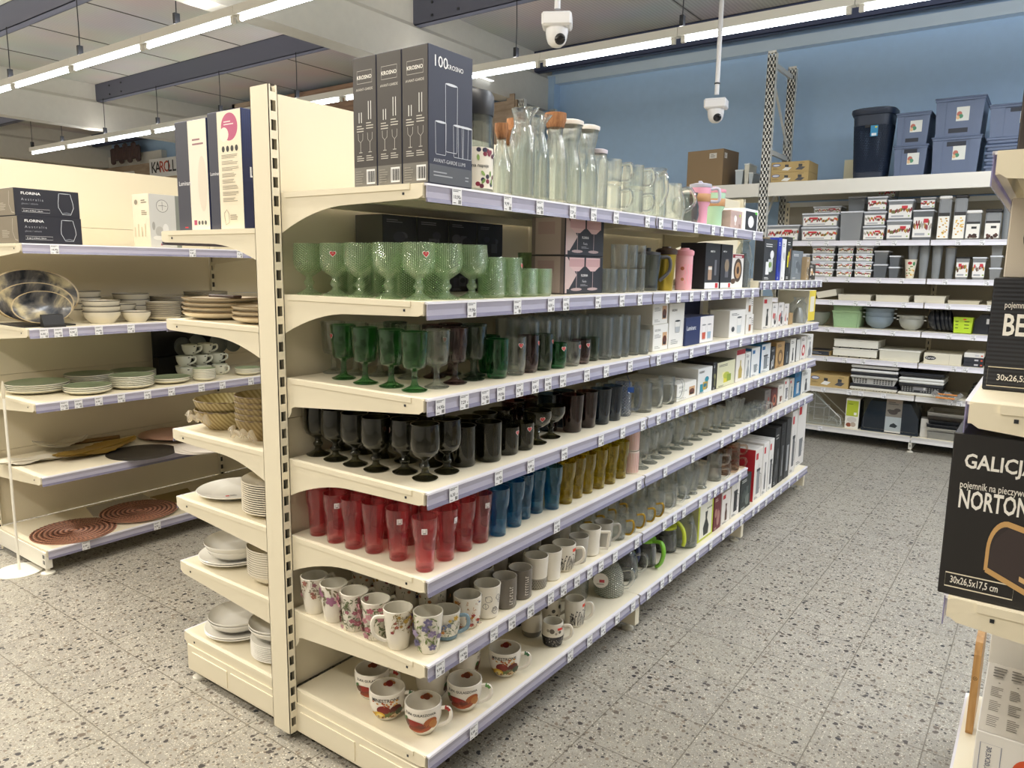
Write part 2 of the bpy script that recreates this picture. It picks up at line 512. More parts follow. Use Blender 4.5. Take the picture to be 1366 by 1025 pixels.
conc = mat('dcdad2', .7, noise=.06)
for i, x in enumerate((-3.1, -8.95, -13.2)):
    G = MB().use(conc)
    G.prism([(x - .2, 3.22), (x, 3.22), (x, 3.56), (x - .03, 3.6), (x - .03, 3.8), (x - .17, 3.8), (x - .17, 3.6), (x - .2, 3.56)], 'y', -4.5, 6.2)
    o = G.build('ceiling_girder'); o['kind'] = 'structure'
steel = mat('5c5f70', .55); steelb = mat('3e4560', .55)
for i, (y, m) in enumerate(((-2.3, steel), (-.15, steel), (1.9, steel), (3.93, steel), (5.86, steelb))):
    G = MB().use(m); t = .006
    # cold-formed C purlin
    G.box(-14, y - .03, 3.58, 5, y - .03 + t, 3.8); G.box(-14, y - .03, 3.58, 5, y + .05, 3.58 + t); G.box(-14, y + .05 - t, 3.58, 5, y + .05, 3.61)
    G.box(-14, y - .03, 3.8 - t, 5, y + .05, 3.8)
    G.use(mat('2f3238', .4))
    for x in (-2.9, -2.6, -3.4, -3.7, -8.6, -8.3, -9.3):
        for z in (3.63, 3.74): G.lathe([(0, 0), (.011, 0), (.011, .008), (0, .008)], 6, c=(0, 0, 0)) if False else G.box(x - .01, y - .04, z - .01, x + .01, y - .03, z + .01)
    o = G.build('ceiling_purlin'); o['kind'] = 'structure'
G = MB().use(mat('6b6863', .7))
for x in (-1.2, .1, 1.4, 2.6, -4.5, -5.7, -6.9, -8.1, -10.2, -11.4): G.box(x - .004, -4.5, 3.794, x + .004, 6.2, 3.8)
o = G.build('trim_2'); o['kind'] = 'structure'

# fluorescent lights hanging in rows
white = mat('e9e7df', .5); dark = mat('22252c', .5); lampm = emit('f4fbff', 20)


def tube_light():
    P = 1.165
    t = thing('fluorescent_light', '', 'ceiling light')
    h = MB().use(white)
    h.prism([(-.026, .075), (.026, .075), (.03, .03), (.03, .014), (-.03, .014), (-.03, .03)], 'x', 0, P - .004)
    h.build('housing', t)
    b = MB().use(lampm); b.tube([(.05, 0, -.012), (P - .055, 0, -.012)], .013, 10); b.build('tube', t)
    for x in (.02, P - .055):
        e = MB().use(white); e.box(x, -.012, -.028, x + .03, .012, .014); e.build('lamp_holder', t)
    return t


def hanger_at(x, y, ztop, label):
    w = MB().use(dark); w.tube([(0, 0, .06), (.004, 0, .25), (0, 0, ztop)], .004, 6)
    c = MB().use(dark); c.box(-.014, -.02, 0, .014, .02, .075)
    o = w.build('suspension_wire', None, (x, y, 3.14)); c.build('clip', o)
    tag(o, label, 'wire', 'wires of the hanging lights')


Y1, Y2 = 1.86, 3.88
rows = [(Y1, [-2.81 + 1.165 * k for k in range(-5, 2)]), (Y2, [-.55 + 1.165 * k for k in range(-9, 2)])]
names = ('tube light in the row nearer the camera', 'tube light in the long row farther back')
for r, (y, xs) in enumerate(rows):
    for k, x in enumerate(xs):
        put('tube', tube_light, (x, y, 3.06), 'white lit %s, %s from its left end' % (names[r], ORD[k]), 'tube lights in two hanging rows')
for r, (y, xs) in enumerate(((Y1, (-6.37, -4.99, -3.53)), (Y2, (-10.98, -10.0, -8.75, -7.43, -6.1, -4.75, -1.97, -.53)))):
    for k, x in enumerate(xs):
        hanger_at(x, y, .45 if True else .6, 'thin dark wire with clip holding the %s row of lights, %s from the left' % (('front', 'back')[r], ORD[k]))
# lamps of the rows that hang outside the picture, towards and behind the camera
for (x, y, sx, warm) in ((-2.2, -.15, 8, 1), (-2.2, -2.2, 8, 1), (-8.5, -.2, 5, 1), (-11, 1.86, 4, 1), (2.6, 1.86, 3.6, 0), (2.6, 3.88, 3.6, 0)):
    l = bpy.data.lights.new('ceiling_row', 'AREA'); l.shape = 'RECTANGLE'; l.size = sx; l.size_y = .06; l.energy = (24 if warm else 27) * sx; l.color = (1, .94, .83) if warm else (.9, .95, 1)
    ob = bpy.data.objects.new('ceiling_row', l); COL.objects.link(ob); ob.location = (x, y, 3.04)
    l2 = l.copy(); l2.energy = l.energy * 1.2; ob = bpy.data.objects.new('row_fill_uplight', l2); COL.objects.link(ob); ob.location = (x, y, 3.14); ob.rotation_euler = (PI, 0, 0)  # lamp facing up over each row, added to brighten the ceiling
for (x, y, sx) in ((-5.6, Y1, 7), (-5.2, Y2, 11)):       # upward fill lamps added on the battens to brighten the ceiling
    l = bpy.data.lights.new('added_uplight', 'AREA'); l.shape = 'RECTANGLE'; l.size = sx; l.size_y = .04; l.energy = 3 * sx; l.color = (1, .96, .9)
    ob = bpy.data.objects.new('added_uplight', l); COL.objects.link(ob); ob.location = (x, y, 3.138); ob.rotation_euler = (PI, 0, 0)
w = bpy.data.worlds.new('World'); S.world = w; w.use_nodes = True
w.node_tree.nodes['Background'].inputs[0].default_value = (.9, .93, 1, 1); w.node_tree.nodes['Background'].inputs[1].default_value = .25


e = atx(648, 100, -3.06)
t = thing('emergency_light', 'small white emergency light under the back tube row, on the ceiling girder', 'emergency light', (-3.1, e.y, e.z))
b = MB().use(white); b.cbox(.001, -.14, -.03, .05, .14, .03, .006); b.build('housing', t)
b = MB().use(emit('ffffff', 3)); b.box(.012, -.13, -.036, .045, .13, -.03); b.build('lamp_strip', t)


# dome cameras on ceiling tubes
def dome_camera():
    t = thing('security_camera', '', 'camera'); g = mat('cfcfd2', .35); k = mat('15151a', .15)
    b = MB().use(g); b.cbox(-.062, -.05, .0, .062, .05, .055, .008); b.build('junction_box', t)
    d = MB().use(g); d.lathe([(0, -.075), (.02, -.073), (.036, -.06), (.043, -.04), (.046, -.02), (.046, -.004), (.05, 0), (0, 0)], 24); d.build('dome', t)
    e = MB().use(k); e.T = Matrix.Translation((.012, -.022, -.046)) @ Matrix.Rotation(.35, 4, 'Z') @ Matrix.Rotation(PI * .64, 4, 'X')
    e.lathe([(0, .024), (.016, .023), (.022, .016), (.024, 0)], 18); e.build('lens', t)
    p = MB().use(g); p.tube([(0, 0, .05), (0, 0, .9)], .013, 12); p.use(dark); p.tube([(0, 0, .085), (0, 0, .09)], .016, 12); p.build('drop_pole', t)
    return t


c1 = aty(743, 38, 1.45); c2 = aty(955, 146, 2.95)
o1 = put('cam', dome_camera, c1, 'white dome security camera hanging above the carafes near the tall dark blue box', 'dome cameras', .5)
o2 = put('cam', dome_camera, c2, 'white dome security camera on a long pole in front of the blue wall', 'dome cameras', .2)
for o, c in ((o1, c1), (o2, c2)):
    for ch in o.children:
        if ch.name.startswith('drop_pole'):
            ch.scale = (1, 1, (3.8 - c.z) / .9)
# ------------------------------------------------------------------ shop shelving
cream = mat('ece3cb', .45, spec=.4); creamd = mat('e6dcc3', .5); railw = mat('e4e2ea', .3); railm = mat('b6b3c6', .22, spec=.6); raild = mat('7f7c92', .25, spec=.6)
paper = mat('f4f4f6', .6); inkb = mat('2c2c34', .6); black = mat('141416', .5)


def proj_u(p):
    d = Vector(p) - CAM
    return 683 + CAMP['f'] * d.dot(RT) / d.dot(FW)


def yline(u, x, z):
    a, b = -.6, 12
    for _ in range(50):
        m = (a + b) / 2
        if (proj_u((x, m, z)) < u): a = m
        else: b = m
    return (a + b) / 2


_TAG = {}
PRICES = ['7,29 zł', '5,99 zł', '9,99 zł', '12,90 zł', '6,50 zł', '14,90 zł', '19,90 zł', '10,90 zł']


def tag_mesh(i):
    if i in _TAG: return _TAG[i]
    k = Ink(); w, h = .036, .04
    k.rect(-w / 2, 0, w, h, paper); k.text(PRICES[i].split()[0], -w / 2 + .004, .015, .0115, inkb, bold=.02)
    k.text('zł', w / 2 - .008, .015, .008, inkb)
    for j in range(2): k.rect(-w / 2 + .003, .035 - j * .0035, w * (.8, .55)[j], .0014, inkb)
    k.rect(-w / 2 + .004, .004, .010, .0015, inkb)
    for j in range(4): k.rect(w / 2 - .013 + j * .0026, .003, .0015, .009, inkb)
    o = k.face(None, 'price_tag', (0, 0, 0), (1, 0, 0), (0, 0, 1)); me = o.data; bpy.data.objects.remove(o)
    _TAG[i] = me; return me


def price_tag(parent, loc, rz, i): link('price_tag', tag_mesh(i % 8), parent, loc, rz)


def bracket_poly(kind, x0, x1, z):
    """side plate of a shelf: x0 at the post, x1 at the front (either sign)"""
    f = lambda t: x0 + (x1 - x0) * t
    if kind == 'arc':
        low = [(f(0), z - .108), (f(.02), z - .108)] + [(f(.02 + .5 * q), z - .108 + .066 * sin(q * PI / 2) ** .9) for q in [i / 8 for i in range(1, 9)]] + [(f(.97), z - .036), (f(1), z - .03)]
    else:
        low = [(f(0), z - .118), (f(.025), z - .114), (f(.045), z - .1), (f(.05), z - .085), (f(.075), z - .08), (f(.97), z - .04), (f(1), z - .03)]
    return low + [(f(1), z - .004), (f(.985), z - .0002), (f(.05), z), (f(0), z)]


def shelf(root, x0, x1, y0, y1, z, near=None, tags=(), rail=True, lip=True, seed=0):
    """one shelf with its brackets and price rail; x0 at the back, x1 at the front edge; runs along y"""
    s = 1 if x1 > x0 else -1
    d = MB().use(cream); xf = x1 - s * .004
    d.box(x0, y0 + .003, z - .006, xf, y1 - .003, z)
    d.box(xf - s * .012, y0 + .003, z - .034, xf, y1 - .003, z - .006)
    d.box(x0, y0 + .003, z - .03, x0 + s * .01, y1 - .003, z - .006)
    for q in (.35, .68): d.box(x0 + (x1 - x0) * q - .02, y0 + .01, z - .022, x0 + (x1 - x0) * q + .02, y1 - .01, z - .006)
    o = d.build('shelf', root)
    for yy in (y0 + .0005, y1 - .0025):
        b = MB().use(cream); b.prism(bracket_poly(near or 'hook', x0, xf, z), 'y', yy, yy + .002)
        if yy < .02 and near:
            # folded lip and locking screw on the open end
            b.box(x0 + s * .03, yy - .003, z - .014, xf - s * .04, yy, z)
            b.use(dark); b.lathe([(0, 0), (.0035, 0)], 8) if False else b.box(xf - s * .062 - .003, yy - .0012, z - .026, xf - s * .062 + .003, yy, z - .02)
        b.build('bracket', o)
    if rail:
        r = MB().use(railw)
        pr = lambda a, b_: (x1 + s * a, z + b_)
        r.prism([pr(-.004, 0), pr(.006, -.001), pr(.007, -.006), pr(-.004, -.006)], 'y', y0 + .006, y1 - .006)
        r.use(railm); r.prism([pr(.002, -.006), pr(.006, -.006), pr(.0035, -.02), pr(.0045, -.034), pr(.001, -.034)], 'y', y0 + .006, y1 - .006)
        r.use(raild); r.prism([pr(.001, -.034), pr(.0055, -.034), pr(.008, -.044), pr(.002, -.044)], 'y', y0 + .006, y1 - .006)
        r.build('price_rail', o)
    for i, y in enumerate(tags): price_tag(o, (x1 + s * .0085, y, z - .044), s * PI / 2, i * 3 + seed)
    return o


def upright(root, x, y, h, wx=.08, wy=.03, sides=(1, -1)):
    p = MB().use(cream); a = wx / 2
    p.box(x - a, y - wy / 2, .03, x + a, y - wy / 2 + .002, h); p.box(x - a, y + wy / 2 - .002, .03, x + a, y + wy / 2, h)
    p.use(mat('4a4742', .6)); p.box(x - .02, y - wy / 2 + .003, .03, x + .02, y + wy / 2 - .003, h - .002); p.use(cream)  # dark core painted for the unlit hollow seen through the slots
    for s in (1, -1):
        xa, xb = x + s * (a - .002), x + s * a
        if s not in sides: p.box(xa, y - wy / 2, .03, xb, y + wy / 2, h); continue
        p.box(xa, y - wy / 2, .03, xb, y - .008, h); p.box(xa, y + .008, .03, xb, y + wy / 2, h)
        z = .03
        while z < h:
            p.box(xa, y - .008, z, xb, y + .008, min(z + .022, h)); z += .05
    return p.build('upright', root)


Z = [0, .164, .422, .655, .887, 1.125, 1.362, 1.640]
ZL = [0, .160, .420, .653, .890, 1.2625, 1.5465]
XR, XL = .569, -.584
main = thing('shelving_gondola', 'long cream double-sided shelving unit full of glasses and mugs in the middle of the shop', 'shelving')
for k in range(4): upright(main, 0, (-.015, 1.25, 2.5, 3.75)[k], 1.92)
for b in range(3):
    m = MB().use(creamd)
    for (za, zb) in ((.16, .56), (.562, 1.0), (1.002, 1.44), (1.442, 1.905)):
        m.box(-.014, b * 1.25 + (.0 if b == 0 else .016), za, .014, b * 1.25 + 1.235, zb)
    m.build('back_panel', main)
for k, y in enumerate((0, 1.25, 2.5, 3.72)):
    m = MB().use(cream)
    for s, xe in ((1, .56), (-1, .556)):
        m.box(0, y - .004, .03, s * xe, y + .03, .122)
        if k == 0:
            m.box(s * .06, -.007, .04, s * .3, -.004, .1); m.box(s * .32, -.007, .04, s * (xe - .03), -.004, .1)
    m.build('base_leg', main)
    for xx in (-.52, -.02, .52):
        f = MB().use(mat('d9d5c8', .5)); f.lathe([(0, 0), (.024, 0), (.024, .006), (.008, .014), (.008, .03), (0, .03)], 14, c=(xx, y + .015, 0)); f.build('foot', main)
TAGS = {7: [606, 674, 717, 761, 789, 819, 861, 879, 898, 926, 949, 961, 979, 1004],
        6: [626, 687, 732, 752, 795, 827, 851, 888, 903, 920, 935, 944, 960, 976, 989, 1002],
        5: [584, 616, 644, 665, 690, 711, 728, 748, 780, 806, 838, 876, 899, 920, 942, 969, 986, 1002, 1015, 1024, 1035, 1043, 1051, 1058, 1066, 1074, 1081],
        4: [602, 662, 705, 750, 799, 828, 855, 876, 890, 901, 914, 924, 945, 963, 973, 983, 994, 1010, 1018, 1026, 1034, 1042, 1050, 1058, 1066, 1074],
        3: [740, 850, 885, 922, 961, 977, 987, 997, 1006, 1013, 1021, 1029, 1036, 1046, 1055, 1064, 1072],
        2: [584, 615, 656, 680, 705, 732, 749, 767, 784, 799, 818, 847, 884, 898, 910, 932, 944, 952, 961, 970, 985],
        1: [629, 758, 784, 802, 821, 842, 863, 881, 892, 910, 928, 946, 963, 975, 987, 1003, 1010, 1020, 1031, 1040, 1051, 1062]}
ZA = 1.395
SH = {}
for i in range(1, 8):
    ys = [yline(u, XR, Z[i] - .02) for u in TAGS[i]]
    for b in range(3):
        if b == 2 and i in (2, 6, 7): continue
        SH[i, b] = shelf(main, .03, XR, b * 1.25, b * 1.25 + 1.25, Z[i], 'hook' if i in (2, 5) else 'arc', [y for y in ys if b * 1.25 + .02 < y < b * 1.25 + 1.23], seed=i + b)
shelf(main, .03, XR, 2.5, 3.75, ZA, 'arc', [2.56 + .115 * k for k in range(11)], seed=3)
for i in range(1, 7):
    for b in range(3):
        if b and i < 6: continue
        shelf(main, -.03, XL, b * 1.25, b * 1.25 + 1.25, ZL[i], ('hook', 'hook', 'hook', 'arc', 'arc', 'arc')[i - 1])
# base shelf end lips
# ---- unit across the left aisle
UL = thing('plate_shelving', 'cream shelving unit with plates and placemats at the left edge', 'shelving', (-2.42, .08, 0))
ZU = [0, .12, .469, .81, 1.147, 1.52]
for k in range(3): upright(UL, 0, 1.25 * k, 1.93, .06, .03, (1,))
for b in range(2):
    m = MB().use(creamd)
    for (za, zb) in ((.12, .5), (.502, .88), (.882, 1.26), (1.262, 1.62), (1.622, 1.93)): m.box(-.012, b * 1.25 + .016, za, .012, b * 1.25 + 1.234, zb)
    m.build('back_panel', UL)
    t5 = {5: [72, 256, 319], 4: [58, 77, 97, 131, 174], 3: [85, 104, 131, 161, 196, 228, 268, 296, 334], 1: [114, 209]}
    for i in range(1, 6):
        ys = [yline(u, -1.86, ZU[i] - .02) - .08 for u in t5.get(i, [])] if b == 0 else []
        shelf(UL, .03, .557, b * 1.25, b * 1.25 + 1.25, ZU[i], 'hook', [y for y in ys if y < 1.23], seed=i)
for k in range(3):
    m = MB().use(mat('f0ece0', .45)); m.box(0, 1.25 * k - .006, .03, .55, 1.25 * k + .024, .108)
    m.use(dark)
    for z in (.05, .078):
        for x in (.53, .541): m.box(x - .002, 1.25 * k - .0075, z, x + .002, 1.25 * k - .006, z + .018)
    m.build('base_leg', UL)
    f = MB().use(mat('e9e5d8', .5)); f.lathe([(0, 0), (.03, 0), (.03, .006), (.01, .014), (.01, .03), (0, .03)], 14, c=(.53, 1.25 * k + .01, 0)); f.build('foot', UL)

# ---- unit at the right edge, close to the camera
UR = thing('shelving_unit', 'cream shelving unit with black bread bin cartons at the right edge', 'shelving', (2.23, 0, 0))
ZR = [0, .16, .935, 1.253, 1.626]
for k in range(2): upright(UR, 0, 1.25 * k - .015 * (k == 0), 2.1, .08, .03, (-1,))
m = MB().use(creamd)
for (za, zb) in ((.16, .6), (.602, 1.1), (1.102, 1.6), (1.602, 2.08)): m.box(-.012, 0, za, .012, 1.235, zb)
m.build('back_panel', UR)
railt = glass('d6d4ea', 'b0acd0', .6, 'bcb8da', .2)
for i in range(1, 5):
    o = shelf(UR, -.03, -.535, 0, 1.25, ZR[i], 'hook', [], rail=False)
    r = MB().use(railt); r.box(-.5365, .006, ZR[i] - .05, -.5345, 1.244, ZR[i] - .001); r.use(railw); r.box(-.5375, .006, ZR[i] - .005, -.531, 1.244, ZR[i]); r.build('price_rail', o)
    for j in range(7): price_tag(o, (-.538, .12 + .16 * j, ZR[i] - .047), -PI / 2, j + i)
for k in range(2):
    m = MB().use(cream); m.box(-.52, 1.25 * k - .004, .0, 0, 1.25 * k + .02, .122); m.build('base_leg', UR)

# ---- shelves along the back wall (front faces the camera), built along x
UB = thing('back_shelving', 'long wall shelving with plastic boxes, trays and bowls below the blue wall', 'shelving', (0, 5.37, 0))
ZB = [0, .13, .468, .735, .985, 1.215, 1.405, 1.705]
XB = [-.285, .965, 2.29]
for x in (-.285, .965, 2.29):
    p = MB().use(creamd); p.box(x - .02, .5, .03, x + .02, .53, 2.07)
    p.use(dark)
    z = .3
    while z < 2.05:
        p.box(x - .004, .4985, z, x + .004, .5005, z + .026); z += .05
    p.build('upright', UB)
    m = MB().use(mat('e4e0d4', .5)); m.box(x - .012, .0, .03, x + .012, .5, .12); m.use(dark)
    for z in (.045, .08): m.box(x - .004, -.0015, z, x - .001, 0, z + .022); m.box(x + .002, -.0015, z, x + .005, 0, z + .022)
    m.build('base_leg', UB)
    f = MB().use(mat('d9d5c8', .5)); f.lathe([(0, 0), (.024, 0), (.024, .006), (.008, .014), (.008, .03), (0, .03)], 14, c=(x, .03, 0)); f.build('foot', UB)
for b in range(2):
    m = MB().use(mat('a39c8c', .6)); m.box(XB[b] + .02, .505, .13, XB[b + 1] - .02, .52, 2.03); m.use(mat('f2f2ee', .4)); m.box(XB[b] + .02, .495, 2.03, XB[b + 1] - .02, .525, 2.07)  # white top strip stands in for the lit wall seen through the gap
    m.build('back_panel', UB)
    for i in range(1, 8):
        x0, x1, z = XB[b] + .004, XB[b + 1] - .004, ZB[i]
        d = MB().use(cream); d.box(x0, .0, z - .006, x1, .5, z); d.box(x0, 0, z - .03, x1, .01, z - .006)
        o = d.build('shelf', UB)
        for xx in (x0, x1 - .002):
            k = MB().use(cream); k.prism([(0, z - .034), (.42, z - .05), (.5, z - .11), (.5, z), (0, z)], 'x', xx, xx + .002); k.build('bracket', o)
        r = MB().use(railw if i > 2 else mat('d4d2d0', .4)); r.prism([(0, z), (-.006, z), (-.004, z - .02), (-.009, z - .042), (0, z - .042)], 'x', x0, x1); r.build('price_rail', o)
        rr = random.Random(i * 7 + b)
        if i > 1 or b == 0:
            for j in range(6 if i > 1 else 3):
                price_tag(o, (x0 + .12 + (x1 - x0 - .2) * (j + rr.uniform(0, .7)) / 6, -.0105, z - .043), 0, j + i)


# ---- pallet rack standing over it
def rack_frame(label, x, z, wood_panel=False):
    t = thing('rack_frame', label, 'rack', (x, 5.37, 0)); wt = mat('e8e7e0', .4)
    for y in (0, .6):
        p = MB().use(wt); a = .036
        for s in (-1, 1): p.box(s * a - .002, y, 0, s * a + .002, y + .05, z)
        if y: p.box(-a, y + .048, 0, a, y + .05, z)
        yf = y
        p.box(-a, yf, 0, -a + .014, yf + .002, z); p.box(a - .014, yf, 0, a, yf + .002, z); p.box(-.008, yf, 0, .008, yf + .002, z)
        zz = 1.4
        p.box(-a, yf, 0, a, yf + .002, zz)
        while zz < z:
            p.box(-a, yf, zz, a, yf + .002, zz + .028); zz += .055
        p.use(mat('5e6268', .6)); p.box(-a + .01, yf + .02, 1.4, a - .01, yf + .022, z - .01)  # dark sheet behind the slots, painted as the shade inside the post
        p.build('post', t)
    zz = z - .08; k = 0
    while zz > 1.2:
        b = MB().use(wt); b.box(-.012, .05, zz - .02, .012, .6, zz + .02); b.build('brace', t)
        b = MB().use(wt); b.tube([(0, .05, zz - .1), (0, .6, zz - .62)] if k % 2 == 0 else [(0, .6, zz - .1), (0, .05, zz - .62)], .012, 6); b.build('brace', t)
        zz -= .72; k += 1
    return t


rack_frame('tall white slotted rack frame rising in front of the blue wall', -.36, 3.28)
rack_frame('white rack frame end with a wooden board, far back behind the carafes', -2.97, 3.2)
for (a, b, lab) in ((-.32, 3.0, 'white rack beam carrying the dark storage boxes above the back wall shelves'), (-2.93, -.4, 'white rack beam left of the slotted frame, behind the brown carton')):
    m = MB().use(mat('e6e3da', .35)); m.prism([(0, 2.09), (.045, 2.09), (.045, 2.205), (.012, 2.205), (.012, 2.185), (0, 2.185)], 'x', a, b)
    o = m.build('rack_beam', None, (0, 5.36, 0)); tag(o, lab, 'beam', 'rack beams')
    m = MB().use(mat('d8d2c2', .6)); m.box(a, .045, 2.18, b, .62, 2.2); m.box(a, .56, 2.09, b, .6, 2.18); m.build('deck', o)
# ------------------------------------------------------------------ kinds of goods
def lx(u, x, z): return Vector((x, yline(u, x, z), z))


def ly(u, y, z):
    a, b = -14, 4
    for _ in range(50):
        m = (a + b) / 2
        if proj_u((m, y, z)) < u: a = m
        else: b = m
    return Vector(((a + b) / 2, y, z))


def bare(name, mb, cat): o = mb.build(name); o['category'] = cat; return o


def heart(k, x, y, s, red='b80e1a'):
    def pts(q):
        out = []
        for i in range(22):
            t = 2 * PI * i / 22
            out.append((x + q * .9 * 16 * sin(t) ** 3 / 16, y + q * .9 * (13 * cos(t) - 5 * cos(2 * t) - 2 * cos(3 * t) - cos(4 * t)) / 16))
        return out
    k.poly(pts(s * 1.22), 'f4efe8'); k.poly(pts(s), red)
    k.rect(x - s * .5, y + s * .12, s, s * .08, 'e8b0ae'); k.rect(x - s * .35, y - s * .1, s * .7, s * .07, 'e8b0ae'); return k


def gob_prof(H, rb, kind):
    if kind == 'round':
        o = [(0, 0), (.033, 0), (.035, .003), (.024, .008), (.011, .016), (.0085, .024), (.0135, .030), (.0145, .036), (.0095, .042), (.0085, .05), (.02, .058), (.034, .068), (rb - .001, .084), (rb, .104), (rb - .0015, H * .9), (rb - .0025, H)]
        i = [(rb - .005, H), (rb - .003, .104), (rb - .0045, .086), (.031, .0715), (.014, .0635), (0, .062)]
    elif kind == 'leaf':
        o = [(0, 0), (.032, 0), (.034, .003), (.022, .008), (.011, .014), (.0075, .024), (.0075, .05), (.012, .056), (rb - .009, .062), (rb - .0055, .07), (rb - .002, .11), (rb, H)]
        i = [(rb - .0025, H), (rb - .0045, .11), (rb - .008, .072), (rb - .013, .066), (0, .065)]
    else:   # coupe
        o = [(0, 0), (.032, 0), (.034, .003), (.022, .008), (.01, .015), (.008, .03), (.012, .036), (.008, .042), (.008, .05), (.03, .058), (rb - .006, .07), (rb, .088), (rb, H)]
        i = [(rb - .0025, H), (rb - .0025, .09), (rb - .009, .074), (.03, .0625), (0, .06)]
    return o, i


def goblet(name, H, rb, kind, m, n=28, mod=None, sticker=None, foot=None):
    o, i = gob_prof(H, rb, kind); b = MB().use(m); b.lathe(o + i, n, mod)
    r = bare(name, b, 'wine glass')
    if sticker:
        k = Ink(); heart(k, 0, H * .8, .0085); k.round(r, 'sticker', radof(o), sticker)
    return r


def tumbler(name, pts, t, m, n=28, mod=None, sticker=None, cat='drinking glass', base=.008):
    """pts: outer wall from the bottom up"""
    H = pts[-1][1]; inner = [(max(r - t, .002), max(z, base)) for r, z in reversed(pts)]
    b = MB().use(m); b.lathe([(0, 0)] + pts + inner + [(0, base)], n, mod); r = bare(name, b, cat)
    if sticker == 'heart': k = Ink(); heart(k, 0, H * .8, .008); k.round(r, 'sticker', radof(pts), -.6)
    if sticker == 'label':
        k = Ink(); k.rect(-.0075, H * .74, .015, .016, 'f2eef0', 3); k.frame(-.004, H * .74 + .006, .008, .006, .0012, '55454a'); k.rect(-.004, H * .74 + .002, .008, .002, '55454a', 2)
        k.round(r, 'sticker', radof(pts), -.75)
    return r


G_LG = glass('f6fbf3', 'b4dca8', .08, 'd6efc8', bump=('dots', 2 * PI * 24, 2 * PI * 150, .9))
G_LGS = glass('f2f9ee', 'a8d49c', .1, 'c8e6b8', bump=('dots', 2 * PI * 24, 2 * PI * 150, .9))
G_DG = glass('b6dab6', '4f9a5c', .08, '4f9f5c', bump=('leaf', 60, .45, 1))
G_CL = glass('fbfcfa', 'b4bcb8', .08, 'e4e8e2', bump=('leaf', 60, .45, 1))
G_PU = glass('cebcbe', '6a5256', .08, '8a6a6c', bump=('leaf', 60, .45, 1))
G_GR = glass('c8d4ca', '5a6c60', .08, '7c8c78', bump=('leaf', 60, .45, 1))
G_EM = glass('84cca2', '1f7a48', .1, '3a9f64', bump=('leaf', 60, .45, 1))
G_BK = glass('b4b29a', '4a4c40', .06, '5e6052')
G_RED = glass('fcdadc', 'cc5460', .08, 'f08a94'); G_BLU = glass('b6dff0', '3a8cb8', .09, '5ab8de'); G_YEL = glass('f2ea96', 'b09a2c', .1, 'dccc44')
G_BRN = glass('b8948f', '4e3230', .04, '6e4e4a'); G_DBL = glass('a6b8c8', '3c4e62', .04, '5a6c80')
G_CLR = glass('fdfefe', '96a4a4', .04, 'f4f8f8', solid=.3); G_CLW = glass('fcfefe', '93a1a1', .02, 'f6fafa', solid=.55)
G_SMK = glass('d4d9da', '6a7476', .05, 'a8b0b2'); G_AMB = glass('ebdccf', '9a8270', .05, 'c8b09c')
fl = lambda q, d: (lambda a, z, r, i: r * (1 + d * cos(q * a)))
ribs_bowl = lambda a, z, r, i: r * (1 + (.012 * cos(40 * a) if z > .06 and r > .02 else 0))


def facet(a, z, r, i):
    if z < .004 or z > .098 or r < .015: return r
    return r * (1 - .06 * abs(sin(5 * a)) ** .7)


RT_P = [(.0225, 0), (.0245, .003), (.027, .05), (.0292, .082), (.0292, .088), (.0325, .1), (.034, .125), (.0345, .145)]


def vase_lip(name, prof, m, t=.003, n=30, cat='carafe', lip=0, mod=None):
    inner = [(max(r - t, .002), max(z, .012)) for r, z in reversed(prof)]
    H = prof[-1][1]

    def md(a, z, r, i):
        if mod: r = mod(a, z, r, i)
        if lip and z > H * .88: r *= 1 + lip * max(0, cos(a)) ** 3 * (z - H * .88) / (H * .12)
        return r
    b = MB().use(m); b.lathe([(0, 0)] + prof + inner + [(0, .012)], n, md); return bare(name, b, cat)


def handle(root, pts, r, m, name='handle', flat=1.0, n=8):
    b = MB().use(m)
    # smooth the path
    P = [Vector(p) for p in pts]; Q = []
    for i in range(len(P) - 1):
        p0, p1, p2, p3 = P[max(i - 1, 0)], P[i], P[i + 1], P[min(i + 2, len(P) - 1)]
        for s in range(4):
            t = s / 4; Q.append(.5 * ((2 * p1) + (p2 - p0) * t + (2 * p0 - 5 * p1 + 4 * p2 - p3) * t * t + (3 * p1 - p0 - 3 * p2 + p3) * t ** 3))
    Q.append(P[-1]); b.tube(Q, r, n, flat=flat); return b.build(name, root)


CER = lambda h: mat(h, .22, spec=.5)


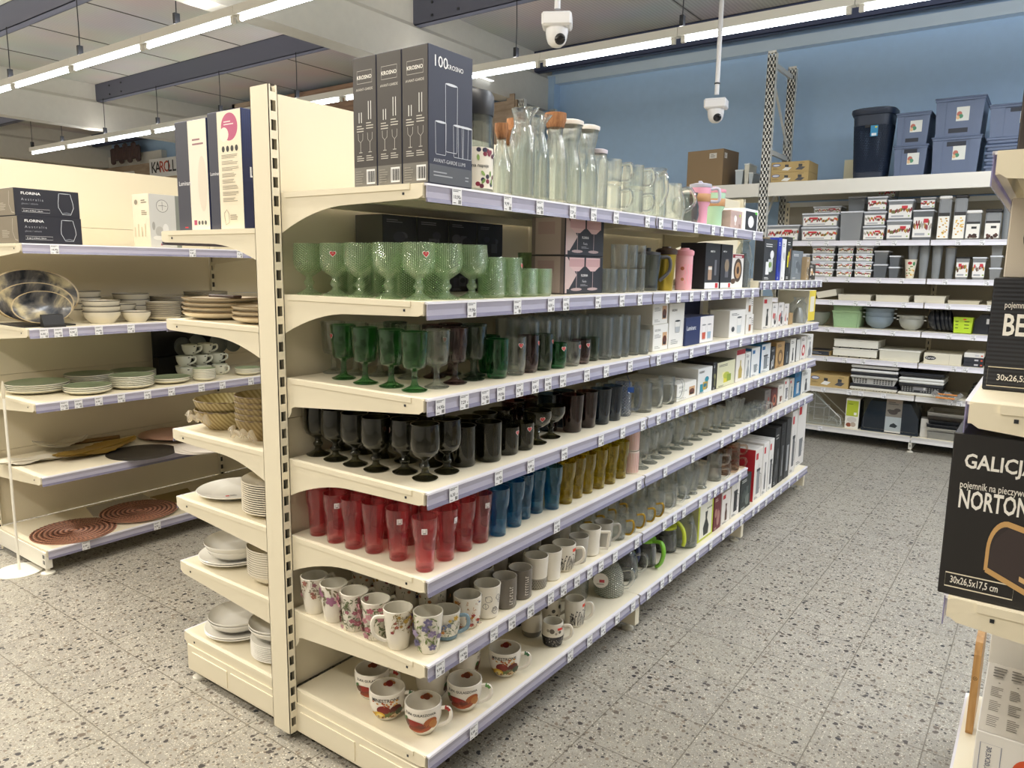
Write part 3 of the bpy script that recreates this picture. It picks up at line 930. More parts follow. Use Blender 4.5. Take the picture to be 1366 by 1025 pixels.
def mug(name, pts, col, inner='e9e4d6', hx=None, ink=None, base=None, hcol=None, hand=True, square=False, t=.0035, cat='mug', ang=0):
    H = pts[-1][1]; b = MB().use(CER(col)); b.lathe([(0, 0)] + pts + [(pts[-1][0] - t * .5, H + .0008)], 32)
    if base:
        b.use(CER(base[0])); b.lathe([(r + .0003, z) for r, z in pts if z <= base[1]] + [(radof(pts)(base[1]) + .0003, base[1])], 32)
    b.use(CER(inner)); b.lathe([(pts[-1][0] - t * .5, H + .0008)] + [(max(r - t, .003), max(z, .006)) for r, z in reversed(pts)] + [(0, .006)], 32)
    r = bare(name, b, cat)
    if hand:
        rad = radof(pts); w = hx or H * .32; c, d = cos(ang), sin(ang)
        a0, a1 = (.82, .2)
        rim = [(rad(H * a0) - .002, H * a0), (rad(H * a0) + w * .75, H * (a0 + .03)), (rad(H * .6) + w, H * .62), (rad(H * .42) + w * .85, H * .4), (rad(H * a1) + w * .3, H * (a1 + .03)), (rad(H * a1) - .002, H * a1)]
        if square: rim = [(rad(H * a0) - .002, H * a0), (rad(H * a0) + w, H * a0), (rad(H * a0) + w, H * a0 - .004), (rad(H * a1) + w * .9, H * a1 + .004), (rad(H * a1) + w * .9, H * a1), (rad(H * a1) - .002, H * a1)]
        handle(r, [(x * c, x * d, z) for x, z in rim], .0055, CER(hcol or col), flat=.8)
    if ink: ink(r, radof(pts), H)
    return r


def flowers(cols, leaf, n, seed, band=(.1, .95), size=.008, a0=-PI / 2, spread=1.7, stems=True):
    """floral transfer print around the wall"""
    def f(root, rad, H):
        k = Ink(); R = random.Random(seed); r0 = rad(H * .5)
        for i in range(n * 2):
            x = R.uniform(-spread, spread) * r0; y = H * R.uniform(*band)
            if stems: k.line([(x, y), (x + R.uniform(-.006, .006), max(y - size * 1.5, .003))], .0008, leaf)
            for j in range(2): k.ell(x + R.uniform(-1, 1) * size, y + R.uniform(-1, 1) * size, size * .45, size * .16, leaf, 8, R.uniform(0, PI))
        for i in range(n):
            x = R.uniform(-spread, spread) * r0; y = H * R.uniform(*band); y = min(max(y, size), H - size); c = R.choice(cols); s = size * R.uniform(.5, .95)
            for p in range(5):
                a = 2 * PI * p / 5 + i; k.ell(x + cos(a) * s * .5, y + sin(a) * s * .5, s * .5, s * .38, c, 8, a)
            k.ell(x, y, s * .25, s * .25, R.choice(cols), 8)
        k.round(root, 'print', rad, a0)
    return f


def soup(kind):
    def f(root, rad, H):
        k = Ink(); t = 'MINESTRONE' if kind == 'm' else 'ZUPA GULASZOWA'
        n = len(t); x = -.034 if kind == 'm' else -.036
        k.text(t, 0, H * .79, .0138 if kind == 'm' else .0105, '2a2622', 'c', .012)
        if kind == 'm':
            for (a, b_, w, h, c, q) in ((-.004, .036, .014, .012, '7c1c14', 0), (.022, .034, .014, .013, '5a1a14', .5), (.008, .022, .02, .008, '6f7a4a', .2), (-.014, .02, .013, .011, 'e0b63c', .1),
                                        (-.012, .019, .008, .007, 'f2dc86', 0), (.018, .018, .012, .006, 'c9b28e', .3), (.03, .026, .01, .01, '3c4a30', 0), (-.027, .022, .006, .004, 'c99a4a', 0)):
                k.ell(a, b_, w, h, c, 16, q)
            R = random.Random(3)
            for i in range(14): k.ell(R.uniform(-.03, .028), R.uniform(.043, .06), .003, .002, R.choice(['d8a04a', 'c2882e', 'b0603a']), 8, R.uniform(0, 3))
            for i in range(18): k.ell(R.uniform(-.02, .035), R.uniform(.010, .02), .0028, .0018, R.choice(['e8dcc0', '8a5a34', 'c7a878']), 8, R.uniform(0, 3))
        else:
            for (a, b_, w, h, c, q) in ((-.03, .036, .008, .011, '5a3a2a', .3), (-.012, .036, .022, .009, '8c2018', -.15), (.022, .04, .015, .011, 'a85a2a', .5), (.0, .026, .026, .01, '6a2a18', .1), (.028, .034, .009, .012, 'b87838', .2),
                                        (-.008, .02, .018, .006, '8a3a1e', 0), (.012, .022, .012, .005, 'a04a28', .4), (-.004, .016, .012, .004, 'b4542c', 0), (-.033, .045, .006, .004, '3f6a38', .8)):
                k.ell(a, b_, w, h, c, 16, q)
        k.it = [([(p[0] * (1.4 if l > 1 else 1), p[1] * (1.22 if l > 1 else 1)) for p in vs], fs, m, l) for vs, fs, m, l in k.it]
        k.round(root, 'print', rad, -PI / 2 + .12)
        q = Ink()
        for (a, b_, w, h, c) in ((0, H * .8, .011, .010, '7a1c16' if kind == 'm' else '7c3a1c'), (-.012, H * .84, .007, .005, 'a86a3a'), (.011, H * .78, .008, .006, '9a4a22'), (-.004, H * .9, .006, .003, 'c08a4a')): q.ell(a, b_, w, h, c, 12)
        q.round(root, 'inner_print', lambda z: rad(z) - .0045, PI / 2 + .1, gap=-.001)
    return f


SOUP = [(.026, 0), (.031, .002), (.043, .02), (.050, .045), (.052, .07), (.0515, .088)]
TALL = [(.027, 0), (.0285, .002), (.033, .035), (.0375, .075), (.0405, .112)]
CUP = [(.026, 0), (.03, .003), (.037, .025), (.04, .06), (.041, .095)]
STR = [(.034, 0), (.0365, .003), (.038, .04), (.0385, .095)]


def carton(name, dx, dy, h, cols, prints=None, cat='box', flap=True):
    """cardboard box, base centre at the origin. cols = body colour or dict of colours for the faces that differ"""
    body = cols if isinstance(cols, str) else cols['b']
    m = MB().use(mat(body, .55)); m.cbox(-dx / 2, -dy / 2, 0, dx / 2, dy / 2, h, min(.0015, h * .05))
    r = bare(name, m, cat)
    if not isinstance(cols, str):
        for f, c in cols.items():
            if f == 'b': continue
            k = Ink(); w = dx if f in 'sn' else dy
            k.rect(.0016, .0016, w - .0032, h - .0032, c); lay(k, r, f, dx, dy, h, 'panel')
    if flap:
        k = Ink(); dk = mat('1c1a18', .8); k.rect(0, dy / 2 - .0006, dx, .0012, dk); k.face(r, 'flap_seam', (-dx / 2, -dy / 2, h), (1, 0, 0), (0, 1, 0))
    for f, fn in (prints or {}).items():
        k = Ink(); w = dx if f in 'sn' else dy; fn(k, w, h); k.lay += 6; lay(k, r, f, dx, dy, h, 'print')
    return r


def lay(k, r, f, dx, dy, h, name):
    """s = face towards -y, e = face towards +x, n, w likewise"""
    o, ex = {'s': ((-dx / 2, -dy / 2, 0), (1, 0, 0)), 'e': ((dx / 2, -dy / 2, 0), (0, 1, 0)), 'n': ((dx / 2, dy / 2, 0), (-1, 0, 0)), 'w': ((-dx / 2, dy / 2, 0), (0, -1, 0))}[f]
    g = .0004 if name == 'panel' else .0007
    return k.face(r, name, o, ex, (0, 0, 1), gap=g)


def outline_glass(k, x, y, w, h, c, fill=None, lw=.0012, taper=.8):
    if fill: k.poly([(x - w / 2 * taper, y + h * .04), (x + w / 2 * taper, y + h * .04), (x + w / 2 * (taper + (1 - taper) * .5), y + h * .5), (x - w / 2 * (taper + (1 - taper) * .5), y + h * .5)], fill)
    k.line([(x - w / 2, y + h), (x - w / 2 * taper, y + h * .03), (x - w / 2 * taper * .9, y), (x + w / 2 * taper * .9, y), (x + w / 2 * taper, y + h * .03), (x + w / 2, y + h)], lw, c)
    k.ell(x, y + h, w / 2, w * .07, c, 12)


def stem_glass(k, x, y, w, h, c, fill=None):
    if fill: k.poly([(x - w / 2, y + h * .98), (x - w / 2 * .85, y + h * .62), (x, y + h * .52), (x + w / 2 * .85, y + h * .62), (x + w / 2, y + h * .98)], fill)
    k.line([(x - w / 2, y + h), (x - w * .46, y + h * .66), (x, y + h * .52), (x + w * .46, y + h * .66), (x + w / 2, y + h)], .001, c); k.line([(x, y + h * .52), (x, y)], .0012, c); k.line([(x - w * .35, y), (x + w * .35, y)], .0014, c)


def picture(cols, seed, title=None, tc='1d1d20', area=(.08, .1, .84, .55), bar=None):
    """product photo on a pack: soft shapes of its colours, a line or two of small print"""
    def f(k, w, h):
        R = random.Random(seed); x0, y0, aw, ah = area
        if bar: k.rect(0, h * bar[1], w, h * bar[2], bar[0])
        for i in range(6):
            c = cols[i % len(cols)]; s = R.uniform(.12, .26)
            q = R.random(); cx = w * (x0 + aw * R.uniform(.2, .8)); cy = h * (y0 + ah * R.uniform(.2, .8))
            if q < .5: k.ell(cx, cy, w * s * .8, h * s * .6, c, 14)
            else: k.rect(max(cx - w * s * .5, .003), max(cy - h * s * .6, .003), w * s, min(h * s * 1.2, h - cy), c)
        if title: k.text(title, w * .08, h * .82, min(w * .9 / max(len(title), 1) * 1.6, h * .12), tc, bold=.01)
        else: k.bars(w * .1, h * .8, w * .5, h * .1, 2, tc, seed)
        k.bars(w * .1, h * .03, w * .4, h * .06, 2, tc, seed + 1)
    return f


def product(shape, col, title_bar='c0202c', fill=None, ink_='33353a', seed=1):
    """pack face with one drawn product in the middle"""
    def f(k, w, h):
        cx = w * .5
        if title_bar: k.rect(w * .08, h * .8, w * .3, h * .12, title_bar)
        else: k.bars(w * .1, h * .8, w * .55, h * .13, 3, ink_, seed)
        if shape == 'tumbler': outline_glass(k, w * .56, h * .1, w * .42, h * .52, col, fill)
        elif shape == 'two': outline_glass(k, w * .35, h * .1, w * .3, h * .5, col, fill); outline_glass(k, w * .7, h * .1, w * .3, h * .42, col, fill)
        elif shape == 'press':
            k.rect(cx - w * .2, h * .12, w * .4, h * .46, col); k.rect(cx - w * .24, h * .56, w * .48, h * .05, ink_); k.line([(cx, h * .6), (cx, h * .7)], .002, ink_); k.line([(cx + w * .2, h * .5), (cx + w * .36, h * .48), (cx + w * .36, h * .22), (cx + w * .2, h * .2)], .004, ink_)
        elif shape == 'bottle': k.poly([(cx - w * .2, h * .08), (cx + w * .2, h * .08), (cx + w * .24, h * .3), (cx + w * .08, h * .5), (cx + w * .12, h * .7), (cx - w * .1, h * .7), (cx - w * .06, h * .5), (cx - w * .24, h * .3)], col)
        elif shape == 'round': k.ell(cx, h * .4, w * .3, min(h * .3, w * .3), col, 22); k.ell(cx, h * .4, w * .17, min(h * .17, w * .17), fill or 'f0ece4', 20)
        elif shape == 'mill': k.rect(cx - w * .12, h * .1, w * .24, h * .28, col); k.poly([(cx - w * .1, h * .38), (cx + w * .1, h * .38), (cx + w * .05, h * .5), (cx + w * .1, h * .62), (cx - w * .1, h * .62), (cx - w * .05, h * .5)], col)
        elif shape == 'cup': k.poly([(cx - w * .22, h * .42), (cx - w * .14, h * .14), (cx + w * .14, h * .14), (cx + w * .22, h * .42)], col); k.line([(cx + w * .2, h * .38), (cx + w * .34, h * .34), (cx + w * .3, h * .22), (cx + w * .17, h * .2)], .003, col)
        k.bars(w * .1, h * .03, w * .5, h * .05, 2, ink_, seed)
    return f


def box_at(name, label, u0, u1, xf, dx, z, h, cols, prints=None, group=None, cat='box', gap=.002):
    """carton whose aisle face (x = xf) spans the photo columns u0..u1"""
    y0, y1 = yline(u0, xf, z), yline(u1, xf, z)
    o = carton(name, dx, y1 - y0 - gap, h, cols, prints, cat); o.location = (xf - dx / 2, (y0 + y1) / 2, z + .0005); o['label'] = label
    if group: o['group'] = group
    return o


def plate_prof(R, h=.02, well=.62):
    return [(0, 0), (R * well, 0), (R * (well + .06), .003), (R, h), (R + .001, h + .002), (R - .002, h + .0035), (R * (well + .03), .007), (R * well - .004, .0045), (0, .0045)]


def bowl_prof(R, h, foot=.5, t=.003):
    o = [(0, 0), (R * foot, 0), (R * (foot + .02), .004), (R * .78, h * .3), (R * .94, h * .65), (R, h)]
    return o + [(R - t, h + .001)] + [(max(r - t, .004), max(zz, .007)) for r, zz in reversed(o[2:-1])] + [(0, .007)]


def dish(name, prof, h, cat='plate', n=40, sx=1, sy=1, rim=None, edge=None, rough=.2):
    b = MB().use(mat(h, rough)); b.lathe(prof, n, sx=sx, sy=sy)
    if rim:
        b.use(mat(rim, .3)); R = max(p[0] for p in prof); zt = max(p[1] for p in prof)
        b.lathe([(R - .0005, zt - .0035), (R + .0008, zt - .002), (R + .0004, zt), (R - .004, zt + .0006)], n, sx=sx, sy=sy)
    return bare(name, b, cat)
# ------------------------------------------------------------------ goods on the aisle side of the middle unit
_SP = {}


def spot(p, r, key, lim=True):
    L = _SP.setdefault(key, []); p = Vector(p)
    for _ in range(60):
        mv = False
        for (q, r2) in L:
            d = Vector((p.x - q.x, p.y - q.y)); m = r + r2 + .0015 - d.length
            if m > 1e-5:
                d = d.normalized() if d.length > 1e-5 else Vector((0, 1)); p.x += d.x * m; p.y += d.y * m; mv = True
        if lim:
            if p.x > XR - .012 - r: p.x = XR - .012 - r; p.y += .001 * mv
            if p.y < r * .76 + .004: p.y = r * .76 + .004; p.x += .001 * mv * (1 if p.x < .4 else -1)
            p.x = max(p.x, .018 + r)
        if not mv: break
    L.append((p.copy(), r)); return p


def row(key, make, pts, z, r, labels, group=None, sk=None, rz=None, jit=.15):
    """pts: (u, v) photo columns/rows of the foot, or a ready Vector. labels: a list, or a text with {o} for the place in the row"""
    R = random.Random(hash(key) % 1000 if False else len(key) * 7 + len(pts))
    out = []
    for i, p in enumerate(pts):
        P = p if isinstance(p, Vector) else at(p[0], p[1], z)
        P = spot(P, r, sk if sk is not None else round(z, 3)); P.z = z + .0004
        lab = labels[i] if isinstance(labels, list) else labels.replace('{o}', ORD[i])
        out.append(put(key, make, P, lab, group, (rz[i] if isinstance(rz, list) else rz) if rz is not None else R.uniform(-jit, jit)))
    return out


# --- shelf with light green hobnail glass
z = Z[6]
g_lg = lambda: goblet('green_goblet', .142, .0425, 'round', G_LG)
g_lgs = lambda: goblet('green_goblet', .142, .0425, 'round', G_LG, sticker=-.1)
E1 = 'light green hobnail goblet along the open end of its shelf, {o} from the post'
row('lg', g_lg, [ly(413, .055, z), ly(481, .052, z), ly(519, .050, z)], z, .0435, [E1.replace('{o}', x) for x in ('first', 'third', 'fourth')], 'light green hobnail goblets')
row('lgs', g_lgs, [ly(448, .054, z), ly(559, .056, z)], z, .0435, [E1.replace('{o}', 'second').replace('hobnail ', 'stickered '), 'light green hobnail goblet with a red heart sticker at the front corner of its shelf'], 'light green hobnail goblets', rz=[-.75, -.3])
row('lg', g_lg, [lx(594, .515, z)], z, .0435, ['light green hobnail goblet on the price rail side, just behind the corner goblet'], 'light green hobnail goblets')
row('lgs', g_lgs, [lx(630, .515, z)], z, .0435, ['light green hobnail goblet with a heart sticker on its far side, beside the green tumblers'], 'light green hobnail goblets', rz=[.9])
tall = [(.033, 0), (.036, .004), (.0385, .012), (.039, .05), (.0385, .112)]
short = [(.03, 0), (.033, .004), (.0355, .012), (.036, .05), (.0355, .082)]
t_lg = lambda: tumbler('green_tumbler', tall, .0028, G_LGS)
row('lgt', t_lg, [Vector((.16, .175, z)), Vector((.265, .17, z)), Vector((.36, .165, z)), Vector((.44, .16, z)), Vector((.10, .2, z))], z, .04,
    'tall light green hobnail tumbler behind the light green goblets, {o} of the hidden row', 'hidden light green tumblers')
row('lgt', t_lg, [lx(651, .515, z)], z, .04, ['tall light green hobnail tumbler right after the last light green goblet'])
row('lgth', lambda: tumbler('green_tumbler', tall, .0028, G_LGS, sticker='heart'), [lx(676, .515, z)], z, .04, ['tall light green hobnail tumbler with heart sticker beside the short green tumblers'], rz=[.9])
row('lgsh', lambda: tumbler('green_tumbler', short, .0028, G_LGS), [lx(695, .52, z), lx(709, .52, z)], z, .037, ['short light green hobnail tumbler next to the tall one with a heart sticker', 'short light green hobnail tumbler beside the pink and black goblet packs'])
row('coupe', lambda: goblet('green_coupe', .135, .05, 'coupe', G_LGS, sticker=.0), [lx(709, .31, z)], z, .05, ['green hobnail coupe with a red heart sticker standing behind the short tumblers'], rz=[.2])
row('coupe2', lambda: goblet('green_coupe', .108, .05, 'coupe', G_LGS), [Vector((.41, .53, z))], z, .05, ['lower green hobnail coupe half hidden behind the short tumblers'])


def pk_print(k, w, h):
    k.poly([(.004, .004), (w * .06, .004), (w * .3, h * .5), (w * .06, h - .004), (.004, h - .004)], 'cdb6b4'); k.rect(w * .06, 0.004, w * .9, h * .1, '2a2b33')
    for x in (.3, .72):
        k.poly([(w * (x - .19), h * .96), (w * (x - .17), h * .72), (w * (x - .06), h * .6), (w * (x + .06), h * .6), (w * (x + .17), h * .72), (w * (x + .19), h * .96)], 'd9b9ba')
        k.rect(w * (x - .19), h * .72, w * .38, h * .2, 'c79fa2'); k.line([(w * x, h * .6), (w * x, h * .12)], .003, 'b9a3a4'); k.ell(w * x, h * .12, w * .14, h * .04, 'b9a3a4', 12)
    k.text('FLORINA', w * .5, h * .46, .011, 'e8e8ea', 'c', .02); k.text('Fiesta', w * .5, h * .3, .012, 'd0d0d6', 'c'); k.bars(w * .4, h * .2, w * .2, h * .06, 2, 'a8a8b0')


def pk_side(k, w, h): k.rect(w * .12, 0.004, w * .76, h * .95, 'cbb9b6'); k.rect(w * .2, h * .55, w * .5, h * .32, 'c2a6a8')


y0, y1 = yline(752, .5, z), yline(803, .5, z)
for i in range(2):
    o = carton('goblet_box', .13, y1 - y0, .124, {'b': '24252e', 's': '8d7f80'}, {'e': pk_print, 's': pk_side}); o.location = (.435, (y0 + y1) / 2, z + .0005 + i * .1245)
    tag(o, 'black goblet pack with pink stem glasses printed, %s of two beside the green tumblers' % ('lower', 'upper')[i], None, 'pink goblet packs')
for i in range(4):
    for j in range(2):
        o = carton('glass_box', .12, .145, .118, {'b': '1d1e26', 's': '6d6b6a', 'e': '23242c'}, {'e': picture(['3a3a48', '565664', '2c2c38'], i + j, None, '8a8a96')}); o.location = (.08, .36 + i * .152, z + .0005 + j * .1185)
        tag(o, 'dark glass box at the back panel behind green goblets, %s row, %s from post' % (('lower', 'upper')[j], ORD[i]), None, 'dark boxes behind the green goblets')
clr_s = [(.026, 0), (.0285, .003), (.03, .02), (.031, .085)]
t_cl = lambda: tumbler('clear_tumbler', clr_s, .0022, G_CLR, 20, fl(10, .012))
n = 0
for i, u in enumerate((811, 824, 838, 849)):
    P = spot(lx(u, .505 if i != 0 else .5, z), .0325, 'z6')
    for j in range(2 if i else 1):
        put('cls', t_cl, (P.x, P.y, z + .0004 + .0865 * j), 'clear ribbed tumbler next to the black goblet packs, %s stack along the rail, %s' % (ORD[i], ('lower one', 'upper one')[j]), 'stacked clear tumblers', 0)
for i in range(5): row('cls', t_cl, [Vector((.43, 1.04 + .07 * i, z))], z, .032, ['clear ribbed tumbler in the row behind the stacked tumblers, %s from the goblet packs' % ORD[i]], 'clear tumblers in the second row')
# dark measuring jug, travel cups, boxes
def smoke_jug():
    r = vase_lip('grey_jug', [(.04, 0), (.044, .004), (.046, .05), (.05, .14)], G_SMK, lip=.15); m = mat('4a4c52', .4)
    b = MB().use(m); b.lathe([(0, .141), (.05, .141), (.05, .15), (.012, .156), (.012, .168), (0, .168)], 24); b.build('lid', r)
    handle(r, [(0, -.047, .13), (0, -.085, .128), (0, -.088, .08), (0, -.05, .05)][::1] if 0 else [(.046, 0, .13), (.085, 0, .13), (.088, 0, .08), (.05, 0, .04)], .007, m); return r


row('sjug', smoke_jug, [lx(862, .47, z)], z, .052, ['smoky grey jug with a dark lid and handle beside the gold travel cup'], rz=[.6])


def travel(name, body, lid, H, r0, r1, extra=None, rough=.35, metal=0):
    b = MB().use(mat(body, rough, metal)); b.lathe([(0, 0), (r0, 0), (r0 + .001, .003), (r1, H), (0, H)], 28); r = bare(name, b, 'travel cup')
    l = MB().use(mat(lid, .4)); l.lathe([(r1 + .002, H - .006), (r1 + .004, H), (r1 + .004, H + .012), (r1 - .004, H + .018), (.02, H + .02), (.018, H + .026), (0, H + .026)], 28); l.build('lid', r)
    if extra: extra(r, lambda zz: r0 + (r1 - r0) * zz / H, H)
    return r


def wavy(r, rad, H):
    k = Ink()
    for i in range(4):
        x0 = -.02 + .014 * i; k.line([(x0 + .004 * sin(t * 1.1), H * .12 + H * .6 * t / 12) for t in range(13)], .005, 'f5a7b4')
    k.ell(-.03, H * .6, .008, .008, 'b5674a'); k.ell(-.028, H * .3, .007, .007, 'c2805a'); k.round(r, 'print', rad, -.5)


row('gold', lambda: travel('gold_cup', 'a8933a', '3a2a22', .15, .028, .04, None, .28, .6), [lx(887, .50, z)], z, .045, ['glittery gold travel cup with a dark brown lid'])
row('pink', lambda: travel('pink_cup', 'efb3bd', 'e9a0ad', .15, .034, .036, wavy), [lx(911, .50, z)], z, .041, ['pink shaker cup with wavy print beside the gold travel cup'], rz=[0])
row('orange', lambda: travel('white_bottle', 'efece4', 'e08a2c', .165, .034, .034, lambda r, rad, H: Ink().ell(0, H * .3, .01, .014, 'd8a878').ell(.014, H * .36, .005, .006, 'b8844c').round(r, 'print', rad, -.5)), [lx(920, .36, z)], z, .039, ['white bottle with an orange lid behind the pink shaker cup'], rz=[0])
box_at('frother_box', 'black box with a milk frother photo and white base strip, nearest the orange lidded bottle', 939, 958.5, .52, .12, z, .205, {'b': '23242a'}, {'e': lambda k, w, h: (k.rect(.002, .002, w - .004, h * .13, 'eeeeee'), k.rect(w * .72, .004, w * .2, h * .11, 'b8242c'), k.text('AMBITION', w * .3, h * .8, .012, 'f0f0f0', bold=.02), k.rect(w * .2, h * .2, w * .25, h * .3, 'a88a72'), k.rect(w * .62, h * .3, w * .14, h * .34, '6a6a72'), k.rect(w * .2, h * .42, w * .25, h * .06, 'd8d4cc'))})
box_at('frother_box', 'narrow black box with a silver grinder photo beside the white and red pack', 960, 975, .52, .1, z, .205, {'b': '25262c'}, {'e': lambda k, w, h: (k.rect(.002, .002, w - .004, h * .12, 'eeeeee'), k.rect(w * .7, .004, w * .2, h * .1, 'b8242c'), k.text('AMBITION', w * .12, h * .82, .01, 'f0f0f0', bold=.02), k.rect(w * .35, h * .25, w * .3, h * .42, '5c5c64'), k.ell(w * .5, h * .52, w * .2, w * .2, '8a7a66'))})
box_at('infuser_box', 'white pack with dark red top band and a round brown tea strainer photo', 975, 990, .52, .1, z, .165, {'b': 'e9e6e2'}, {'e': lambda k, w, h: (k.rect(.002, h * .88, w - .004, h * .1, '8c1f2c'), k.rect(w * .2, h * .89, w * .6, h * .05, 'e8d8d8'), k.ell(w * .5, h * .52, w * .36, w * .36, '4a3a30', 24), k.ell(w * .5, h * .52, w * .25, w * .25, 'b08a62', 24), k.ell(w * .5, h * .52, w * .12, w * .12, '3a2a22', 18), k.ell(w * .12, h * .2, w * .2, h * .08, '5a4434', 18))})


def bagged():
    b = MB().use(glass('e6eaea', 'b0b6b6', .12, 'dfe4e4', .12)); R = random.Random(4)
    b.lathe([(0, 0), (.038, 0), (.043, .02), (.04, .08), (.043, .14), (.036, .19), (.02, .225), (.03, .235)], 12, lambda a, zz, r, i: r * (1 + .08 * sin(3 * a + i * 2.1)), smooth=False)
    r = bare('bagged_bottle', b, 'bottle'); c = MB().use(mat('50565a', .3)); c.lathe([(0, .003), (.028, .003), (.03, .12), (.016, .15), (.015, .17), (0, .17)], 18); c.build('flask', r); return r


row('bag', bagged, [Vector((.5, 2.445, z))], z, .045, ['grey flask wrapped in clear crinkled film at the end of the shelf'])

# --- top shelf: boxed glass set, carafes and jugs
z = Z[7]


def krosno_front(k, w, h):
    k.rect(.002, .002, w - .004, h * .135, '55585f'); k.text('100', w * .09, h * .855, .036, 'f0f1f4', bold=.006); k.text('KROSNO', w * .39, h * .862, .015, 'f0f1f4', bold=.01)
    outline_glass(k, w * .5, h * .25, w * .27, h * .50, 'd9dde6', None, .0013, .95)
    for x in (.26, .6, .71, .80): outline_glass(k, w * x + (.01 if x > .3 else 0), h * .22, w * .24, h * .24, 'd9dde6', None, .0011, .92)
    k.text('AVANT-GARDE LUMI', w * .1, h * .16, .0125, 'cfd2d8'); k.bars(w * .1, h * .05, w * .45, h * .05, 2, 'a8abb2'); k.bars(w * .82, h * .04, w * .12, h * .05, 2, 'a8abb2', 4)


def krosno_side(k, w, h):
    k.rect(.002, .002, w - .004, h * .155, '77746e'); k.rect(.002, h * .155, w - .004, h * .84, '45413f'); k.frame(w * .2, h * .8, w * .62, h * .095, .0008, 'd8d4cc')
    k.text('KROSNO', w * .5, h * .832, .0125, 'f2f0ea', 'c', .02); k.text('AVANT-GARDE', w * .5, h * .745, .0085, 'd8d4cc', 'c')
    for (x, y, hh) in ((.32, .5, .08), (.72, .52, .14)):
        for d in (-.05, .05): k.rect(w * (x + d) - .0016, h * y, .0022, h * hh, 'f0f0ee')
        k.bars(w * (x - .16), h * (y - .075), w * .32, h * .06, 3, 'c8c4bc')
    for x in (.32, .72): stem_glass(k, w * x, h * .27, w * .2, h * .15, 'cfccc6'); k.bars(w * (x - .16), h * .2, w * .32, h * .05, 3, 'c8c4bc')
    k.barcode(w * .56, h * .02, w * .36, h * .115); k.bars(w * .1, h * .02, w * .36, h * .11, 6, '9a968e')


for i in range(3):
    o = carton('glass_set_box', .0835, .162, .31, {'b': '2c3044', 's': '3f3c3a'}, {'e': krosno_front, 's': krosno_side}); o.location = (.362 + .0845 * i, .094, z + .0005)
    tag(o, ('dark grey glass set carton nearest the back panel, first of three on the top shelf', 'dark grey glass set carton, middle one of three on the top shelf', 'glass set carton showing a drawn carafe on its dark blue front, top shelf')[i], None, 'drinkware set cartons')


def infusion_jar():
    b = MB().use(glass('e8ecec', '8d9696', .08, 'cdd4d4')); b.lathe([(0, 0), (.047, 0), (.05, .004), (.05, .215), (.047, .215), (.047, .008), (0, .008)], 30, fl(12, .006)); r = bare('drink_dispenser', b, 'jug')
    k = MB().use(mat('23252c', .4)); k.lathe([(.0515, .2), (.053, .215), (.053, .25), (.046, .262), (0, .264)], 30); k.cbox(-.012, -.03, .262, .012, .06, .272, .003); k.build('lid', r)
    q = Ink(); q.rect(-.045, .012, .13, .105, 'efe9dd', 16); R = random.Random(2)
    for i in range(20): q.ell(R.uniform(-.04, .08), R.choice([R.uniform(.016, .045), R.uniform(.095, .112)]), .0065, .006, R.choice(['2c2438', '5a1e34', '7a2038', '33304a']), 10)
    for i in range(8): q.ell(R.uniform(-.04, .08), R.choice([.05, .09, .03]), .008, .004, R.choice(['6f8f4a', '8aa860']), 9, R.uniform(0, 3))
    q.text('na napoje', .002, .066, .0125, '2a2a2e', bold=.012); q.round(r, 'wrap_label', lambda zz: .0505, -1.15)
    handle(r, [(.0, .05, .2), (0, .085, .19), (0, .085, .08), (0, .05, .06)], .007, mat('23252c', .4)); return r


row('inf', infusion_jar, [lx(632, .49, z)], z, .055, ['dark lidded drink jar with a berry wrap label beside the blue glass set carton'], sk='z7', rz=[0.1])
CAR = [(.036, 0), (.04, .004), (.041, .02), (.04, .12), (.036, .15), (.026, .185), (.022, .2), (.024, .225), (.03, .245)]
SQ = [(.034, 0), (.037, .004), (.0375, .02), (.0375, .17), (.033, .19), (.025, .205), (.027, .225), (.034, .25)]
WST = [(.037, 0), (.041, .004), (.042, .02), (.042, .1), (.036, .14), (.029, .17), (.029, .185), (.036, .215), (.042, .252)]


def corked(prof, cr=None):
    def f():
        r = vase_lip('carafe', prof, G_CLW); H = prof[-1][1]; R = prof[-1][0]
        b = MB().use(wood('cork', '8a5c3c', 'a8764e', 30, .8, 'Z') if 'cork' not in _K else _K['cork']); _K['cork'] = b.mats[0]
        b.lathe([(0, H - .02), (R - .004, H - .02), (R + .003, H + .002), (R + .003, H + .022), (0, H + .022)], 24); b.build('cork_stopper', r); return r
    return f


def lidded(prof, col='efe9e2'):
    def f():
        r = vase_lip('carafe', prof, G_CLW); H = prof[-1][1]; R = prof[-1][0]
        b = MB().use(mat(col, .4)); b.lathe([(R + .0015, H - .006), (R + .003, H), (R + .003, H + .006), (R - .008, H + .01), (0, H + .01)], 28); b.build('lid', r); return r
    return f


